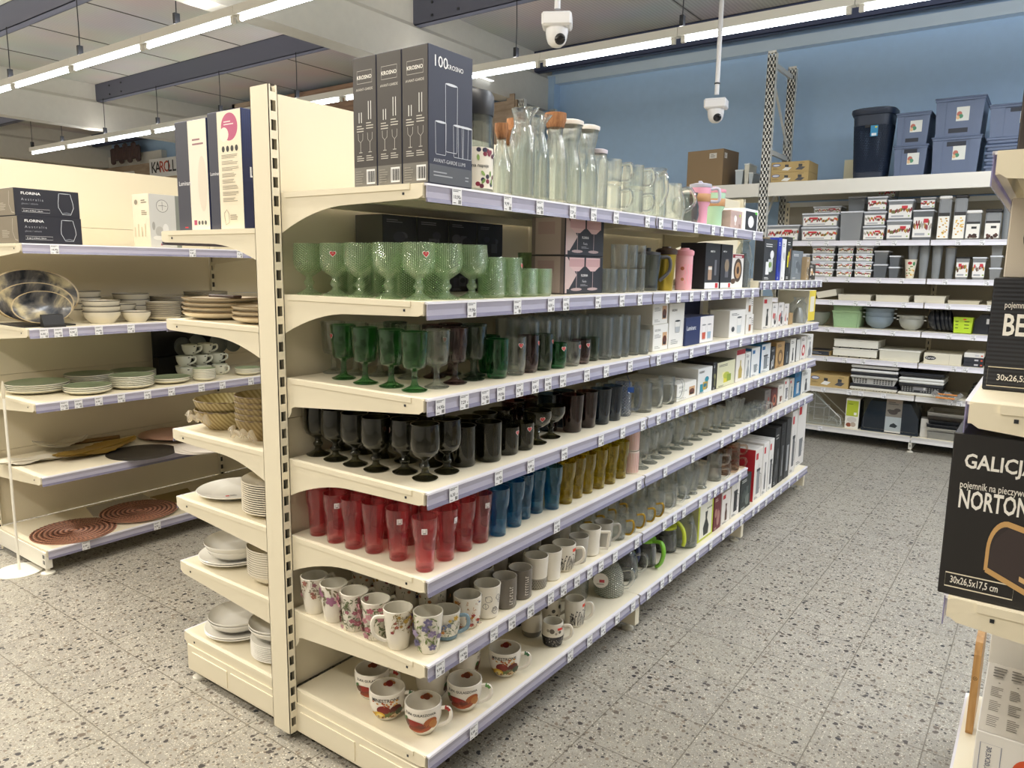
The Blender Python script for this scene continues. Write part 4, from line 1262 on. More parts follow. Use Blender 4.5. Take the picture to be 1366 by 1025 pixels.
small = [(.028, 0), (.031, .004), (.032, .02), (.03, .09), (.018, .13), (.0135, .15), (.0135, .175), (.016, .18)]
row('c1', corked(small), [lx(668, .49, z), lx(676, .44, z)], z, .033, ['small clear bottle with a cork, nearest the berry labelled drink jar', 'small clear corked bottle standing behind the first small bottle'], 'small corked bottles', sk='z7')
row('c2', lambda: vase_lip('carafe', SQ, G_CLW, lip=.55, mod=fl(4, .03)), [lx(687, .505, z), lx(703, .44, z)], z, .039, ['tall clear carafe with a wide pouring lip, nearest the small bottles', 'tall clear carafe with a pouring lip half behind the first lipped one'], 'lipped carafes', sk='z7')
row('c3', lambda: vase_lip('carafe', CAR, G_CLW, lip=.6), [lx(714, .505, z)], z, .042, ['slender clear carafe with a flared lip before the large corked one'], sk='z7')
row('c4', corked(CAR), [lx(735, .505, z), lx(688, .36, z)], z, .042, ['clear carafe with a broad brown cork stopper on the top shelf rail side', 'clear corked carafe hidden behind the lipped carafes'], 'corked carafes', sk='z7')
row('c5', lidded(WST), [lx(757, .505, z), lx(779, .505, z)], z, .046, ['waisted clear carafe with a pale lid next to the corked carafe', 'waisted clear carafe with a pale lid before the plastic bottle'], 'lidded carafes', sk='z7')
row('c5', lidded(WST), [lx(745, .40, z), lx(768, .40, z)], z, .046, ['waisted clear lidded carafe in the second row behind the corked one', 'waisted clear lidded carafe in the second row, nearer the plastic bottle'], 'lidded carafes', sk='z7')
row('c6', lidded([(.031, 0), (.034, .004), (.034, .15), (.03, .165), (.0285, .19)], 'd8d2dc'), [lx(795, .505, z)], z, .036, ['straight clear bottle with a screw cap between carafes and stacked mugs'], sk='z7')


def beer_mug(H, rr, name='glass_mug', m=None, ribs=.02, hz=None):
    def f():
        m_ = m or G_CLW
        r = tumbler(name, [(rr - .003, 0), (rr, .004), (rr, H * .5), (rr * .98, H)], .004, m_, 26, fl(10, ribs), cat='glass mug', base=.014)
        handle(r, [(rr - .003, 0, H * .82), (rr + .03, 0, H * .85), (rr + .036, 0, H * .5), (rr + .024, 0, H * .2), (rr - .003, 0, H * .18)], .006, m_); return r
    return f


def stack2(key, make, u, x, zz, h, r, labs, grp, sk):
    P = spot(lx(u, x, zz), r, sk)
    for j in range(2): put(key, make, (P.x, P.y, zz + .0004 + h * j), labs[j], grp, .5)


stack2('bm', beer_mug(.088, .038), 813, .5, z, .0895, .04, ['clear glass mug, lower of the stack after the capped bottle', 'clear glass mug, upper of the stack after the capped bottle'], 'stacked clear glass mugs', 'z7')
stack2('bm', beer_mug(.088, .038), 843, .5, z, .0895, .04, ['clear glass mug, lower of the middle stack on the top shelf', 'clear glass mug, upper of the middle stack on the top shelf'], 'stacked clear glass mugs', 'z7')
JUG = [(.045, 0), (.05, .004), (.053, .03), (.05, .09), (.042, .14), (.045, .17), (.05, .188)]


def glass_jug(prof, lip=.2, m=None):
    def f():
        r = vase_lip('glass_jug', prof, m or G_CLW, lip=lip, cat='jug'); H = prof[-1][1]; R = radof(prof)
        handle(r, [(-R(H * .85) + .003, 0, H * .85), (-R(H * .85) - .035, 0, H * .86), (-R(H * .5) - .04, 0, H * .5), (-R(H * .25) + .003, 0, H * .25)], .007, m or G_CLW); return r
    return f


row('j1', glass_jug(JUG), [lx(870, .49, z), lx(832, .38, z), lx(858, .36, z)], z, .056, ['clear glass jug with ribbed base beside the last stack of glass mugs', 'clear glass jug in the second row behind the glass mugs', 'clear glass jug in the second row behind the front jug'], 'clear glass jugs', sk='z7', rz=[2.6, 2.2, 2.4])
row('j2', glass_jug([(.04, 0), (.045, .004), (.052, .04), (.05, .085), (.036, .125), (.034, .15)], .25), [lx(896, .49, z)], z, .054, ['round bellied clear jug between the ribbed jug and the small jug'], sk='z7', rz=[-2.9])
row('j3', glass_jug([(.036, 0), (.04, .004), (.046, .035), (.044, .075), (.034, .11), (.034, .128)], .25, G_SMK), [lx(917, .49, z)], z, .049, ['small greyish glass jug right before the pink tumbler'], sk='z7', rz=[-.3])


def cup40(body, lid, hand, band='b0855c'):
    def f():
        H = .16; b = MB().use(mat(body, .35)); b.lathe([(0, 0), (.032, 0), (.033, .003), (.034, .075), (.043, .09), (.045, H), (0, H)], 28); r = bare('steel_tumbler', b, 'travel cup')
        c = MB().use(mat(band, .6)); c.lathe([(.0445, .097), (.0452, .098), (.0456, .13), (.0449, .131)], 28); c.build('band', r)
        l = MB().use(mat(lid, .4)); l.lathe([(.0455, H - .003), (.047, H), (.047, H + .012), (.03, H + .016), (0, H + .016)], 28); l.cbox(-.008, -.03, H + .015, .008, .03, H + .024, .002); l.build('lid', r)
        if hand: handle(r, [(.044, 0, .15), (.075, 0, .152), (.082, 0, .12), (.076, 0, .1), (.045, 0, .1)], .007, mat(lid, .4))
        return r
    return f


row('st1', cup40('e3a3bc', 'b6b4c4', True), [lx(932, .5, z)], z, .047, ['pink steel tumbler with grey handle lid and brown band'], sk='z7', rz=[.3])
row('st2', cup40('a9cdb0', 'e09aac', False), [lx(952, .475, z)], z, .047, ['mint green steel tumbler with a pink lid and brown band'], sk='z7')
box_at('bulb_box', 'brownish pink box with a white light bulb shaped glass printed on it', 974, 989, .535, .09, z, .085, {'b': 'b49b94'}, {'e': lambda k, w, h: (k.ell(w * .4, h * .55, w * .12, h * .2, 'efe6e2', 16), k.rect(w * .35, h * .2, w * .1, h * .2, 'e2d6d2'), k.ell(w * .8, h * .75, w * .05, h * .08, 'c8d84a', 10), k.bars(w * .7, h * .1, w * .2, h * .2, 3, '6a5450'))})
box_at('mug_box', 'white box with a black panel showing a white cup, last on the top shelf', 991, 1010, .5, .2, z, .115, {'b': 'ecebea'}, {'e': lambda k, w, h: (k.rect(w * .12, .003, w * .8, h * .86, '2c2e33'), k.ell(w * .5, h * .45, w * .2, h * .26, 'e8e8e8', 18), k.ell(w * .85, h * .85, w * .08, h * .06, '5ac83a', 10)), 's': lambda k, w, h: k.rect(w * .6, h * .55, w * .2, h * .3, 'c0303a')})
# --- shelf with leaf-embossed goblets
z = Z[5]
GL = lambda m, st=None: (lambda: goblet('leaf_goblet', .155, .0365, 'leaf', m, sticker=st))
row('dg', GL(G_DG), [(487.5, 511.7), (522.2, 516.3), (553, 521.8)], z, .0375, ['dark green leaf goblet along the open shelf end, second from the post', 'dark green leaf goblet along the open shelf end, third from the post', 'dark green leaf goblet at the front corner of its shelf'], 'dark green leaf goblets')
row('dgs', GL(G_DG, -1.9), [(458.8, 505.4)], z, .0375, ['dark green leaf goblet with a heart sticker, nearest the post'], 'dark green leaf goblets', rz=[0])
row('lcl', GL(G_CL), [(582.6, 517.2)], z, .0375, ['clear leaf goblet right behind the dark green one at the front corner'])
row('lpu', GL(G_PU, -.9), [(607, 511.7)], z, .0375, ['smoky purple leaf goblet with a heart sticker beside the clear one'], rz=[-.9])
row('lgr', GL(G_GR, .8), [(631, 506.8)], z, .0375, ['grey green leaf goblet with a heart sticker before the emerald tumblers'], rz=[.2])
row('lcl', GL(G_CL), [(441, 497), (471, 499.5), (497, 501), (545, 505)], z, .0375, 'clear leaf goblet in the back row behind the dark green goblets, {o} from the post', 'clear leaf goblets in the back row')
row('lpu2', GL(G_PU), [(573, 504), (600, 500)], z, .0375, ['smoky purple leaf goblet in the back row behind the clear one', 'smoky purple leaf goblet in the back row behind the stickered purple one'], 'back row purple goblets')
row('lgr2', GL(G_GR), [(612, 503), (520, 499)], z, .0375, ['grey green leaf goblet half hidden in the back row near the emerald tumblers', 'grey green leaf goblet half hidden among the clear back row goblets'], 'back row grey goblets')
TT = [(.026, 0), (.029, .004), (.033, .03), (.0345, .07), (.034, .115)]; TS = [(.026, 0), (.029, .004), (.033, .025), (.0345, .055), (.0335, .082)]
TL = lambda m, P, st=None: (lambda: tumbler('leaf_tumbler', P, .003, m, sticker=st, base=.012))
row('te', TL(G_EM, TT), [(661, 504), (652, 497)], z, .0355, ['tall emerald leaf tumbler next to the last goblet', 'tall emerald leaf tumbler in the second row behind the front emerald one'], 'tall emerald tumblers')
row('tc', TL(G_CL, TT, 'heart'), [(686.5, 500)], z, .0355, ['tall clear leaf tumbler with a heart sticker after the emerald tumblers'], rz=[.2])
row('tp', TL(G_PU, TT, 'heart'), [(704, 496.5)], z, .0355, ['tall purple leaf tumbler with a heart sticker'], rz=[.9])
row('tg', TL(G_GR, TT, 'heart'), [(722.5, 493.6)], z, .0355, ['tall grey green leaf tumbler with a heart sticker'], rz=[.9])
row('tes', TL(G_EM, TS, 'heart'), [(741.5, 491)], z, .0355, ['short emerald leaf tumbler with a heart sticker'], rz=[.3])
row('tcs', TL(G_CL, TS, 'heart'), [(760.6, 488)], z, .0355, ['short clear leaf tumbler with a heart sticker beside the emerald one'], rz=[.7])
row('tps', TL(G_PU, TS, 'heart'), [(774, 485)], z, .0355, ['short purple leaf tumbler with a heart sticker'], rz=[.4])
row('tgs', TL(G_GR, TS), [(787, 481)], z, .0355, ['short grey green leaf tumbler before the clear highball glasses'])
HB = [(.0245, 0), (.0265, .003), (.028, .04), (.029, .15)]
hb = lambda: tumbler('highball_glass', HB, .0022, G_CLR, 22, fl(12, .014), base=.012)
row('hb', hb, [(800, 480), (814.5, 478.3), (829, 475.6), (842.6, 473.6)], z, .03, 'clear tall highball glass along the price rail, {o} from the leaf tumblers', 'clear highballs at the rail')
for q, xx in enumerate((.43, .36, .29)):
    row('hb', hb, [Vector((xx, .66 + .065 * i + .02 * q, z)) for i in range(10 - q)], z, .03, 'clear tall highball glass in row %s behind the rail row, {o} from the near end' % ('two', 'three', 'four')[q], 'clear highballs behind the rail row')
deco = lambda: tumbler('printed_tumbler', [(.024, 0), (.026, .003), (.029, .09)], .0022, G_CLR, 22, fl(8, .02))
row('dt', deco, [(856.5, 470), (855, 471)], z, .031, ['small clear tumbler with dark print, nearer the highball glasses', 'small clear tumbler with dark print against the whisky glass boxes'], 'small printed tumblers')


def whisky(k, w, h):
    k.rect(.002, .002, w - .004, h - .004, 'eeede9'); k.text('KROSNO', w * .1, h * .74, min(.013, w * .16), '34363a', bold=.01); k.bars(w * .1, h * .48, w * .45, h * .16, 3, '8a8a88'); k.rect(w * .62, h * .18, w * .3, h * .5, 'c9a27a'); k.ell(w * .77, h * .38, w * .14, h * .18, '5a2c18', 16); k.rect(w * .66, h * .22, w * .22, h * .1, '2c1a14'); k.bars(w * .1, h * .08, w * .4, h * .12, 2, 'a0a09c')


def lum(k, w, h): k.text('Luminarc', w * .5, h * .5, min(.022, w * .21), 'e8ecf6', 'c', .012); k.bars(w * .4, h * .08, w * .2, h * .06, 2, '9aa4c4')


def juice(k, w, h):
    k.rect(.002, .002, w - .004, h - .004, 'e9e6e6')
    for x, c in ((.34, 'c0563f'), (.68, '9ab2c4')): outline_glass(k, w * x, h * .16, w * .28, h * .5, '8a8c90', c)
    k.bars(w * .1, h * .74, w * .6, h * .14, 2, '3a3c44')


for j in range(2): box_at('whisky_box', 'white whisky glass box with brown drink photo, %s of two beside the printed tumblers' % ('lower', 'upper')[j], 870, 890, .53, .3, z + j * .1065, .106, 'e6e4de', {'e': whisky}, 'stacked whisky glass boxes')
box_at('glass_box', 'taller white glass box with a line drawing between the whisky boxes and the navy boxes', 891, 911, .53, .2, z, .185, 'e9e8e4', {'e': lambda k, w, h: (k.text('KROSNO', w * .14, h * .82, .013, '34363a', bold=.01), outline_glass(k, w * .55, h * .34, w * .36, h * .26, '26282c', 'b8bcc0'), k.bars(w * .14, h * .08, w * .5, h * .12, 3, '9a9a98'))})
box_at('navy_box', 'small navy blue glass box with a white word and juice glasses at its end', 913.5, 950.5, .54, .12, z, .12, {'b': '1c2a58'}, {'e': lambda k, w, h: (k.text('Luminarc', w * .03, h * .55, w * .085, 'e8ecf6', bold=.012), k.rect(w * .5, .002, w * .495, h - .004, 'e9e6e6'), [outline_glass(k, w * x, h * .12, w * .15, h * .55, '8a8c90', c) for x, c in ((.64, 'c0563f'), (.84, '9ab2c4'))])})
box_at('navy_box', 'large dark navy box with a red drink picture, behind the small navy one', 893, 936, .31, .2, z, .2, {'b': '1a2550'}, {'e': lambda k, w, h: (k.rect(w * .9, .002, w * .095, h - .004, 'e9e6e6'))})
box_at('vase_box', 'low white box with a clear glass photo in front of the stacked white boxes', 972, 993, .54, .1, z, .13, 'e8e6e2', {'e': lambda k, w, h: (outline_glass(k, w * .6, h * .12, w * .3, h * .6, '54585c', 'c4ccd0'), k.ell(w * .22, h * .3, w * .1, h * .1, '3a3c40', 10), k.bars(w * .1, h * .8, w * .5, h * .1, 2, '3a3c40'))})
for j in range(2): box_at('latte_box', 'white latte glass box with coffee photo, %s of two stacked at the bay joint' % ('lower', 'upper')[j], 994.5, 1004, .53, .2, z + j * .1, .0995, 'e6e3de', {'e': lambda k, w, h: (outline_glass(k, w * .5, h * .12, w * .34, h * .7, '6a6460', '9a5c30'), k.bars(w * .75, h * .4, w * .2, h * .4, 4, '5a5a5a'))}, 'latte glass boxes')
SM = [('white pack with a dark pepper mill photo and a red corner', 1016, 1028, .5, .18, {'b': 'e4e0da'}, product('mill', '2a2c2e', 'c0202c')), ('white slim pack with a gadget photo after the pepper mill pack', 1029, 1036, .5, .14, {'b': 'e9e6e4'}, picture(['3a3a3e', 'c86a6a', 'b4b0aa'], 3)),
      ('white slim pack with tongs photo, middle of the third bay shelf', 1037, 1044, .5, .14, {'b': 'e6e2e0'}, picture(['8a8a90', 'c04a4a', '3c3c40'], 5)), ('white pack with a red logo beside the brown pack', 1045, 1051, .5, .13, {'b': 'e2dedc'}, picture(['b83038', '6a6a70', 'd8d0c8'], 8)),
      ('brown kraft pack among white gadget packs', 1052, 1057, .5, .07, {'b': 'a98c62'}, None)]
for (lab, u0, u1, xf, h, c, p) in SM: box_at('gadget_box', lab, u0, u1, xf, .1, z, h, c, {'e': p} if p else None, 'gadget packs on the third bay shelf')


def crinkle(H, rr, seed):
    def f():
        b = MB().use(glass('eceeee', 'b4baba', .16, 'e6eaea', .1)); R = random.Random(seed); ph = [R.uniform(0, 6) for _ in range(9)]
        b.lathe([(0, 0), (rr, 0), (rr * 1.05, H * .2), (rr * .95, H * .5), (rr, H * .75), (rr * .6, H * .9), (rr * .75, H)], 11, lambda a, zz, r, i: r * (1 + .13 * sin(3 * a + ph[i % 9])), smooth=False)
        r = bare('wrapped_item', b, 'wrapped goods'); c = MB().use(mat('c8c8c6', .3, .6)); c.lathe([(0, .004), (rr * .6, .004), (rr * .65, H * .3), (rr * .3, H * .6), (0, H * .62)], 14); c.build('core', r); return r
    return f


row('cr', crinkle(.16, .05, 3), [lx(1064, .49, z)], z, .055, ['metal gadget in clear film beside the yellow edged sheet pack'])
o = box_at('sheet_pack', 'flat white pack with a yellow edge at the far end of the shelf', 1077, 1086, .5, .2, z, .2, {'b': 'e6e2d6', 'e': 'e9d24a'}, {'e': lambda k, w, h: k.rect(w * .2, h * .3, w * .6, h * .5, 'efe9d8')})
# shelf of the third bay: tool packs standing upright
z = ZA
TP = [('black hanging card with white tool photo and green corner, nearest the joint', 1017, 1034, '2e3136', ['e8e8ea', 'd0d2d4', '6a8a3a'], .22), ('deep blue slim tool pack in the row of upright packs', 1035.5, 1040, '2438a0', ['2e48c0', '1c2a70'], .235),
      ('white handled gadget card beside the deep blue pack', 1041, 1046, 'e4e4e6', ['f4f4f6', 'c8c8cc'], .23), ('dark card with brown handle photo and yellow price dot', 1047, 1054, '25282a', ['8a5a34', 'd8d02c', '4a4c50'], .245),
      ('large grey cutting pad pack leaning behind slim packs', 1055, 1069, '6d757c', ['868e96', '5a626a'], .175), ('kraft brown cutlery pack above the grey pad', 1074.5, 1079, 'a08a6a', ['d8d0c0', '6a5a44'], .14), ('black and tan small pack, last on its shelf', 1078, 1087, '3a342e', ['c49a6a', 'e0d6c8'], .10)]
for i, (lab, u0, u1, c, cols, h) in enumerate(TP):
    box_at('tool_pack', lab, u0, u1, .53 if i != 4 else .50, .05, z, h, {'b': c}, {'e': picture(cols, i + 2, None, 'e0e0e0' if i != 2 else '555555', (.1, .15, .8, .6))}, 'upright tool packs')
o = carton('cutlery_rack', .1, .16, .25, {'b': '8a7a62'}, {'e': picture(['d8d4cc', 'b8b0a0', 'e8e4dc'], 3)}); o.location = (.35, 3.3, z + .0005); tag(o, 'tan pack of cutlery standing behind the grey pad pack', None)

# --- shelf with black goblets
z = Z[4]
bg = lambda st=None: (lambda: goblet('black_goblet', .15, .041, 'round', G_BK, 40, ribs_bowl, sticker=st))
row('bg', bg(), [(422, 606), (446.5, 613), (472.5, 619.7), (499.8, 626.6), (567, 638.9), (596, 629.8)], z, .042, ['black ribbed goblet along the open shelf end, nearest the post', 'black ribbed goblet along the open shelf end, second from the post', 'black ribbed goblet along the open shelf end, third from the post', 'black ribbed goblet along the open shelf end, fourth from the post', 'black ribbed goblet at the front corner of its shelf', 'black ribbed goblet on the rail side, beside the black tumblers'], 'black ribbed goblets')
row('bgs', bg(-2.3), [(533, 631.5)], z, .042, ['black ribbed goblet with a heart sticker, just before the corner goblet'], 'black ribbed goblets', rz=[0])
row('bg', bg(), [(455, 599), (484, 604), (511, 609), (537, 614.5), (568, 620)], z, .042, 'black ribbed goblet in the second row from the open shelf end, {o} from the post', 'second row black goblets')
BT = [(.034, 0), (.037, .004), (.0385, .02), (.039, .115)]; BS = [(.031, 0), (.034, .004), (.0365, .02), (.037, .085)]
bt = lambda P, st=None: (lambda: tumbler('black_tumbler', P, .003, G_BK, 36, fl(36, .008), st))
row('bt', bt(BT), [(617, 620), (651.5, 613.5)], z, .04, ['tall black ribbed tumbler directly after the black goblets', 'tall black ribbed tumbler before the short stickered ones'], 'tall black tumblers')
row('bs', bt(BS, 'heart'), [(676, 604.7), (694.5, 599)], z, .0385, ['short black ribbed tumbler with a heart sticker, nearer the tall ones', 'short black ribbed tumbler with a heart sticker, nearer the coupes'], 'short black tumblers', rz=[.7, .3])
row('bco', lambda: goblet('black_coupe', .108, .048, 'coupe', G_BK, sticker=-.6), [(713.5, 592)], z, .049, ['black coupe with a heart sticker on its rim, nearer the black tumblers'], 'black coupes', rz=[0])
row('bco2', lambda: goblet('black_coupe', .108, .048, 'coupe', G_BK), [(733, 584)], z, .049, ['black coupe without sticker, nearer the brown glasses'], 'black coupes')
row('bt', bt(BT), [Vector((.40, .27 + .09 * i, z)) for i in range(4)], z, .04, 'tall black ribbed tumbler in the dim second row, {o} from the goblets', 'second row black tumblers')
CN = [(.029, 0), (.032, .004), (.0355, .06), (.04, .13)]
cn = lambda m: (lambda: tumbler('tapered_glass', CN, .003, m))
row('cnb', cn(G_BRN), [(763, 575.3), (782, 569.3)], z, .041, ['dark brown tapered glass, nearer the black coupes', 'dark brown tapered glass, nearer the dark blue ones'], 'dark brown glasses')
row('cnd', cn(G_DBL), [(800, 565), (816, 560)], z, .041, ['dark blue tapered glass beside the brown ones', 'dark blue tapered glass beside the clear mug with blue tag'], 'dark blue glasses')
row('cnb', cn(G_BRN), [Vector((.42, .62 + .09 * i, z)) for i in range(2)], z, .041, 'dark brown tapered glass in the second row, {o} from the near end', 'second row brown glasses')
row('cnd', cn(G_DBL), [Vector((.42, .82 + .09 * i, z)) for i in range(2)], z, .041, 'dark blue tapered glass in the second row, {o} from the near end', 'second row dark blue glasses')


def bead_mug():
    r = beer_mug(.13, .033, 'beaded_mug', glass('dfe4ee', '8a93ac', .12, 'c4ccdc', bump=('dots', 2 * PI * 16, 2 * PI * 90, .8)), 0)()
    b = MB().use(mat('2c5cb0', .5)); b.box(.012, -.0395, .095, .036, -.037, .115); b.tube([(.02, -.036, .115), (.018, -.034, .14), (.01, -.02, .16)], .001, 5); b.build('tag', r); return r


row('bead', bead_mug, [(830, 554)], z, .036, ['clear beaded glass mug with a blue tag'], rz=[.6])
cm = beer_mug(.115, .036, 'glass_mug', G_CLR, .01)
row('cm', cm, [(857, 549), (872, 543), (888, 538)], z, .04, 'clear straight glass mug before the low white box, {o} from the beaded mug', 'straight clear mugs', rz=.6)
row('cm', cm, [Vector((.40, 1.12 + .1 * i, z)) for i in range(3)], z, .04, 'clear straight glass mug in the second row, {o} from the near end', 'second row clear mugs', rz=.6)
BX = [('low white glass box with black print and a red dot', 902, 928, .53, .3, .075, {'b': 'e4e2dc'}, whisky), ('white box with teal and gold glass picture', 930, 949, .53, .3, .118, {'b': 'e6e8e8'}, picture(['2a8aa0', 'b89a3c', '1f6a84'], 2, 'KROSNO')),
      ('slim black topped box between the teal and lemon boxes', 950, 954.5, .53, .12, .13, {'b': '2a2b2e'}, picture(['6a6a4a', '9a9a6a'], 4, None, 'd0d0d0')), ('box with a lemonade jug photo', 955, 979, .53, .18, .125, {'b': '3a3a2e', 'e': 'd9d8b8'}, picture(['d8cc3c', '8aa03c', 'efe9a0', 'b4bc4a'], 6, None)),
      ('white box with a dark red top band and an oil bottle photo', 980.5, 992, .53, .16, .165, {'b': 'e8e4de'}, lambda k, w, h: (k.rect(.001, h * .84, w - .002, h * .15, '9c1f2c'), k.poly([(w * .3, h * .1), (w * .7, h * .1), (w * .72, h * .36), (w * .56, h * .5), (w * .56, h * .66), (w * .44, h * .66), (w * .44, h * .5), (w * .28, h * .36)], 'b8a45c'))),
      ('white slim box with a grey bottle photo', 993, 1000, .53, .16, .14, {'b': 'e2e2e0'}, product('bottle', '9aa0a4', None)), ('white box with a blue top and jug photo at the bay joint', 1001, 1012, .53, .16, .155, {'b': 'e6e8ea', 's': '2c6aa0'}, product('cup', '8a9298', '2c6aa0'))]
for (lab, u0, u1, xf, dx, h, c, p) in BX: box_at('glassware_box', lab, u0, u1, xf, dx, z, h, c, {'e': p}, 'glassware boxes beyond the clear mugs')
B3 = [('blue and white box with a kettle photo', 1014, 1026, .16, {'b': '3a78a8', 'e': 'dfe4e8'}, product('press', '7a8288', '2c6aa0')), ('black box with a chrome tool photo', 1027, 1033, .13, {'b': '2b2c30'}, picture(['b8babc', '8a8c90'], 2, None, 'c0c0c0')), ('tan kraft box with a round stamp', 1034, 1045, .15, {'b': 'b08e5e'}, product('round', '6a5030', None, 'b08e5e')),
      ('dark box with a flask photo', 1046, 1052, .13, {'b': '30343a'}, product('mill', '8a9094', None)), ('white box with a slim grinder photo', 1053, 1060, .15, {'b': 'e4e2de'}, product('mill', '3a3c40', None)), ('black edged white box', 1061, 1066, .14, {'b': '303236', 'e': 'd8d8d6'}, None), ('white box with a red spot', 1067, 1074, .15, {'b': 'e2dedb'}, product('round', 'b83038', None)), ('narrow white box, last of its shelf', 1075, 1083, .15, {'b': 'e6e4e0'}, product('bottle', '8a8a8e', None))]
for (lab, u0, u1, h, c, p) in B3: box_at('gadget_box', lab + ' in the far bay', u0, u1, .52, .14, z, h, c, {'e': p} if p else None, 'far bay boxes, fourth shelf')
for i in range(3):
    o = carton('baking_tin', .3, .36, .012, '9a9184'); o.location = (.3, 3.2, z + .176 + .0125 * i); o['label'] = 'flat grey baking tin box lying on the far bay boxes, %s in the pile' % ('lowest', 'middle', 'topmost')[i]; o['group'] = 'flat tin boxes'
o = carton('support_box', .22, .5, .174, {'b': '5c5a58'}); o.location = (.255, 3.2, z + .0005); tag(o, 'grey box standing behind the far bay gadget boxes', None)
# --- shelf with red, blue and yellow facet tumblers
z = Z[3]
rt = lambda m, st=None: (lambda: tumbler('facet_tumbler', RT_P, .0026, m, 40, facet, st, base=.01))
RL = 'red facet tumbler along the open shelf end, {o} from the post'
row('r', rt(G_RED), [(424.6, 712.6), (471.6, 729.8), (499, 735.8)], z, .0345, [RL.replace('{o}', x) for x in ('first', 'third', 'fourth')], 'red tumblers along the shelf end', rz=[.1, .1, .1])
row('rl', rt(G_RED, 'label'), [(447.9, 722), (531.2, 745.4), (566.7, 759.9)], z, .0345, ['red facet tumbler with a small white label, second from the post along the shelf end', 'red facet tumbler with a white label, just behind the corner tumbler', 'red facet tumbler with a white label at the front corner of its shelf'], 'red tumblers along the shelf end', rz=[.2, .1, -.1])
row('rl', rt(G_RED, 'label'), [(594, 745.4), (640.5, 721.6)], z, .0345, ['red facet tumbler with a white label, first behind the corner along the rail', 'last red facet tumbler with a white label beside the blue ones'], 'red tumblers along the rail', rz=[.9, .5])
row('r', rt(G_RED), [(618.6, 732.6)], z, .0345, ['red facet tumbler without label, middle of the three along the rail'], 'red tumblers along the rail', rz=[.1])
row('r', rt(G_RED), [(455, 704), (484, 710), (514, 716), (545, 725), (575, 731), (600, 722), (621, 713), (505, 702), (538, 708)], z, .0345, 'red facet tumbler standing behind the front ones, {o} of the inner group from the post', 'inner red tumblers', rz=.1)
row('b', rt(G_BLU), [(664.2, 713), (685, 701), (697.5, 690.6), (713, 683.6), (736, 678)], z, .0345, 'blue facet tumbler along the rail, {o} from the red ones', 'blue tumblers along the rail', rz=.2)
row('b', rt(G_BLU), [(652, 700), (667, 690), (680, 681), (697, 674), (712, 668)], z, .0345, 'blue facet tumbler in the second row, {o} from the red ones', 'blue tumblers in the second row', rz=.2)
row('y', rt(G_YEL), [(753.8, 670.6), (767.6, 663), (781.5, 656.8), (797, 650.7), (812, 644.5), (826, 637.2)], z, .0345, 'yellow facet tumbler along the rail, {o} from the blue ones', 'yellow tumblers along the rail', rz=.2)
row('yl', rt(G_YEL, 'label'), [(743, 659), (756, 652), (770, 646)], z, .0345, 'yellow facet tumbler with a label in the second row, {o} from the blue ones', 'yellow tumblers in the second row', rz=.3)


def paper_cup():
    b = MB().use(mat('e9ded4', .5)); b.lathe([(0, 0), (.026, 0), (.029, .003), (.031, .09), (.0295, .09), (.0275, .006), (0, .006)], 28); r = bare('striped_cup', b, 'cup')
    k = Ink()
    for i in range(18): k.line([(-.05 + i * .0056, .006), (-.0535 + i * .006, .084)], .0018, 'd58a84')
    k.round(r, 'stripes', lambda zz: .029 + zz * .022, -.4); return r


for j in range(2):
    P = at(841, 630.5, z) if j == 0 else P
    if j == 0: P = spot(P, .032, round(z, 3))
    put('pc', paper_cup, (P.x, P.y, z + .0004 + .0905 * j), 'pink striped cup after the yellow tumblers, %s of two stacked' % ('lower', 'upper')[j], 'pink striped cups', .2)
SWIRL = lambda: goblet('swirl_goblet', .13, .034, 'leaf', G_CLR, 36, lambda a, zz, r, i: r * (1 + (.04 * sin(5 * a + zz * 60) if .066 < zz < .128 else 0)))
row('sw', SWIRL, [(854, 624.5), (866, 617.5), (876, 611)], z, .036, 'clear swirled ice cream goblet, {o} from the pink striped cups', 'swirled goblets')


def sundae():
    o = [(0, 0), (.032, 0), (.033, .004), (.018, .009), (.009, .016), (.012, .022), (.02, .032), (.03, .06), (.04, .115)]; return tumbler('sundae_glass', o, .0025, G_CLR, 24, fl(8, .02), cat='dessert glass', base=.028)


row('sun', sundae, [(886, 604.5), (902.5, 599), (915, 593), (927.5, 586.5), (940.5, 580), (954, 576), (964.5, 571.5)], z, .0405, 'clear footed dessert glass along the rail, {o} from the swirled goblets', 'dessert glasses along the rail')
row('sun', sundae, [Vector((.42, 1.42 + .085 * i, z)) for i in range(7)], z, .0405, 'clear footed dessert glass in the second row, {o} from the near end', 'dessert glasses in the second row')
row('sw', SWIRL, [Vector((.43, 1.15 + .075 * i, z)) for i in range(3)], z, .036, 'clear swirled goblet in the second row, {o} from the near end', 'second row swirled goblets')
row('ftl', lambda: tumbler('flute_glass', [(.024, 0), (.026, .003), (.012, .012), (.02, .04), (.034, .135)], .0024, G_CLR, 22, cat='dessert glass', base=.03), [(974.5, 568.5), (983, 565)], z, .035, ['tall clear flared glass after the dessert glasses', 'tall clear flared glass at the bay joint'], 'tall flared glasses')
gcup = beer_mug(.075, .036, 'glass_cup', G_CLR, .02)
row('gc', gcup, [(993, 562), (1001, 559), (1009, 556), (1016, 553)], z, .04, 'small clear glass cup at the start of the far bay, {o} from the joint', 'small glass cups in the far bay', rz=.7)
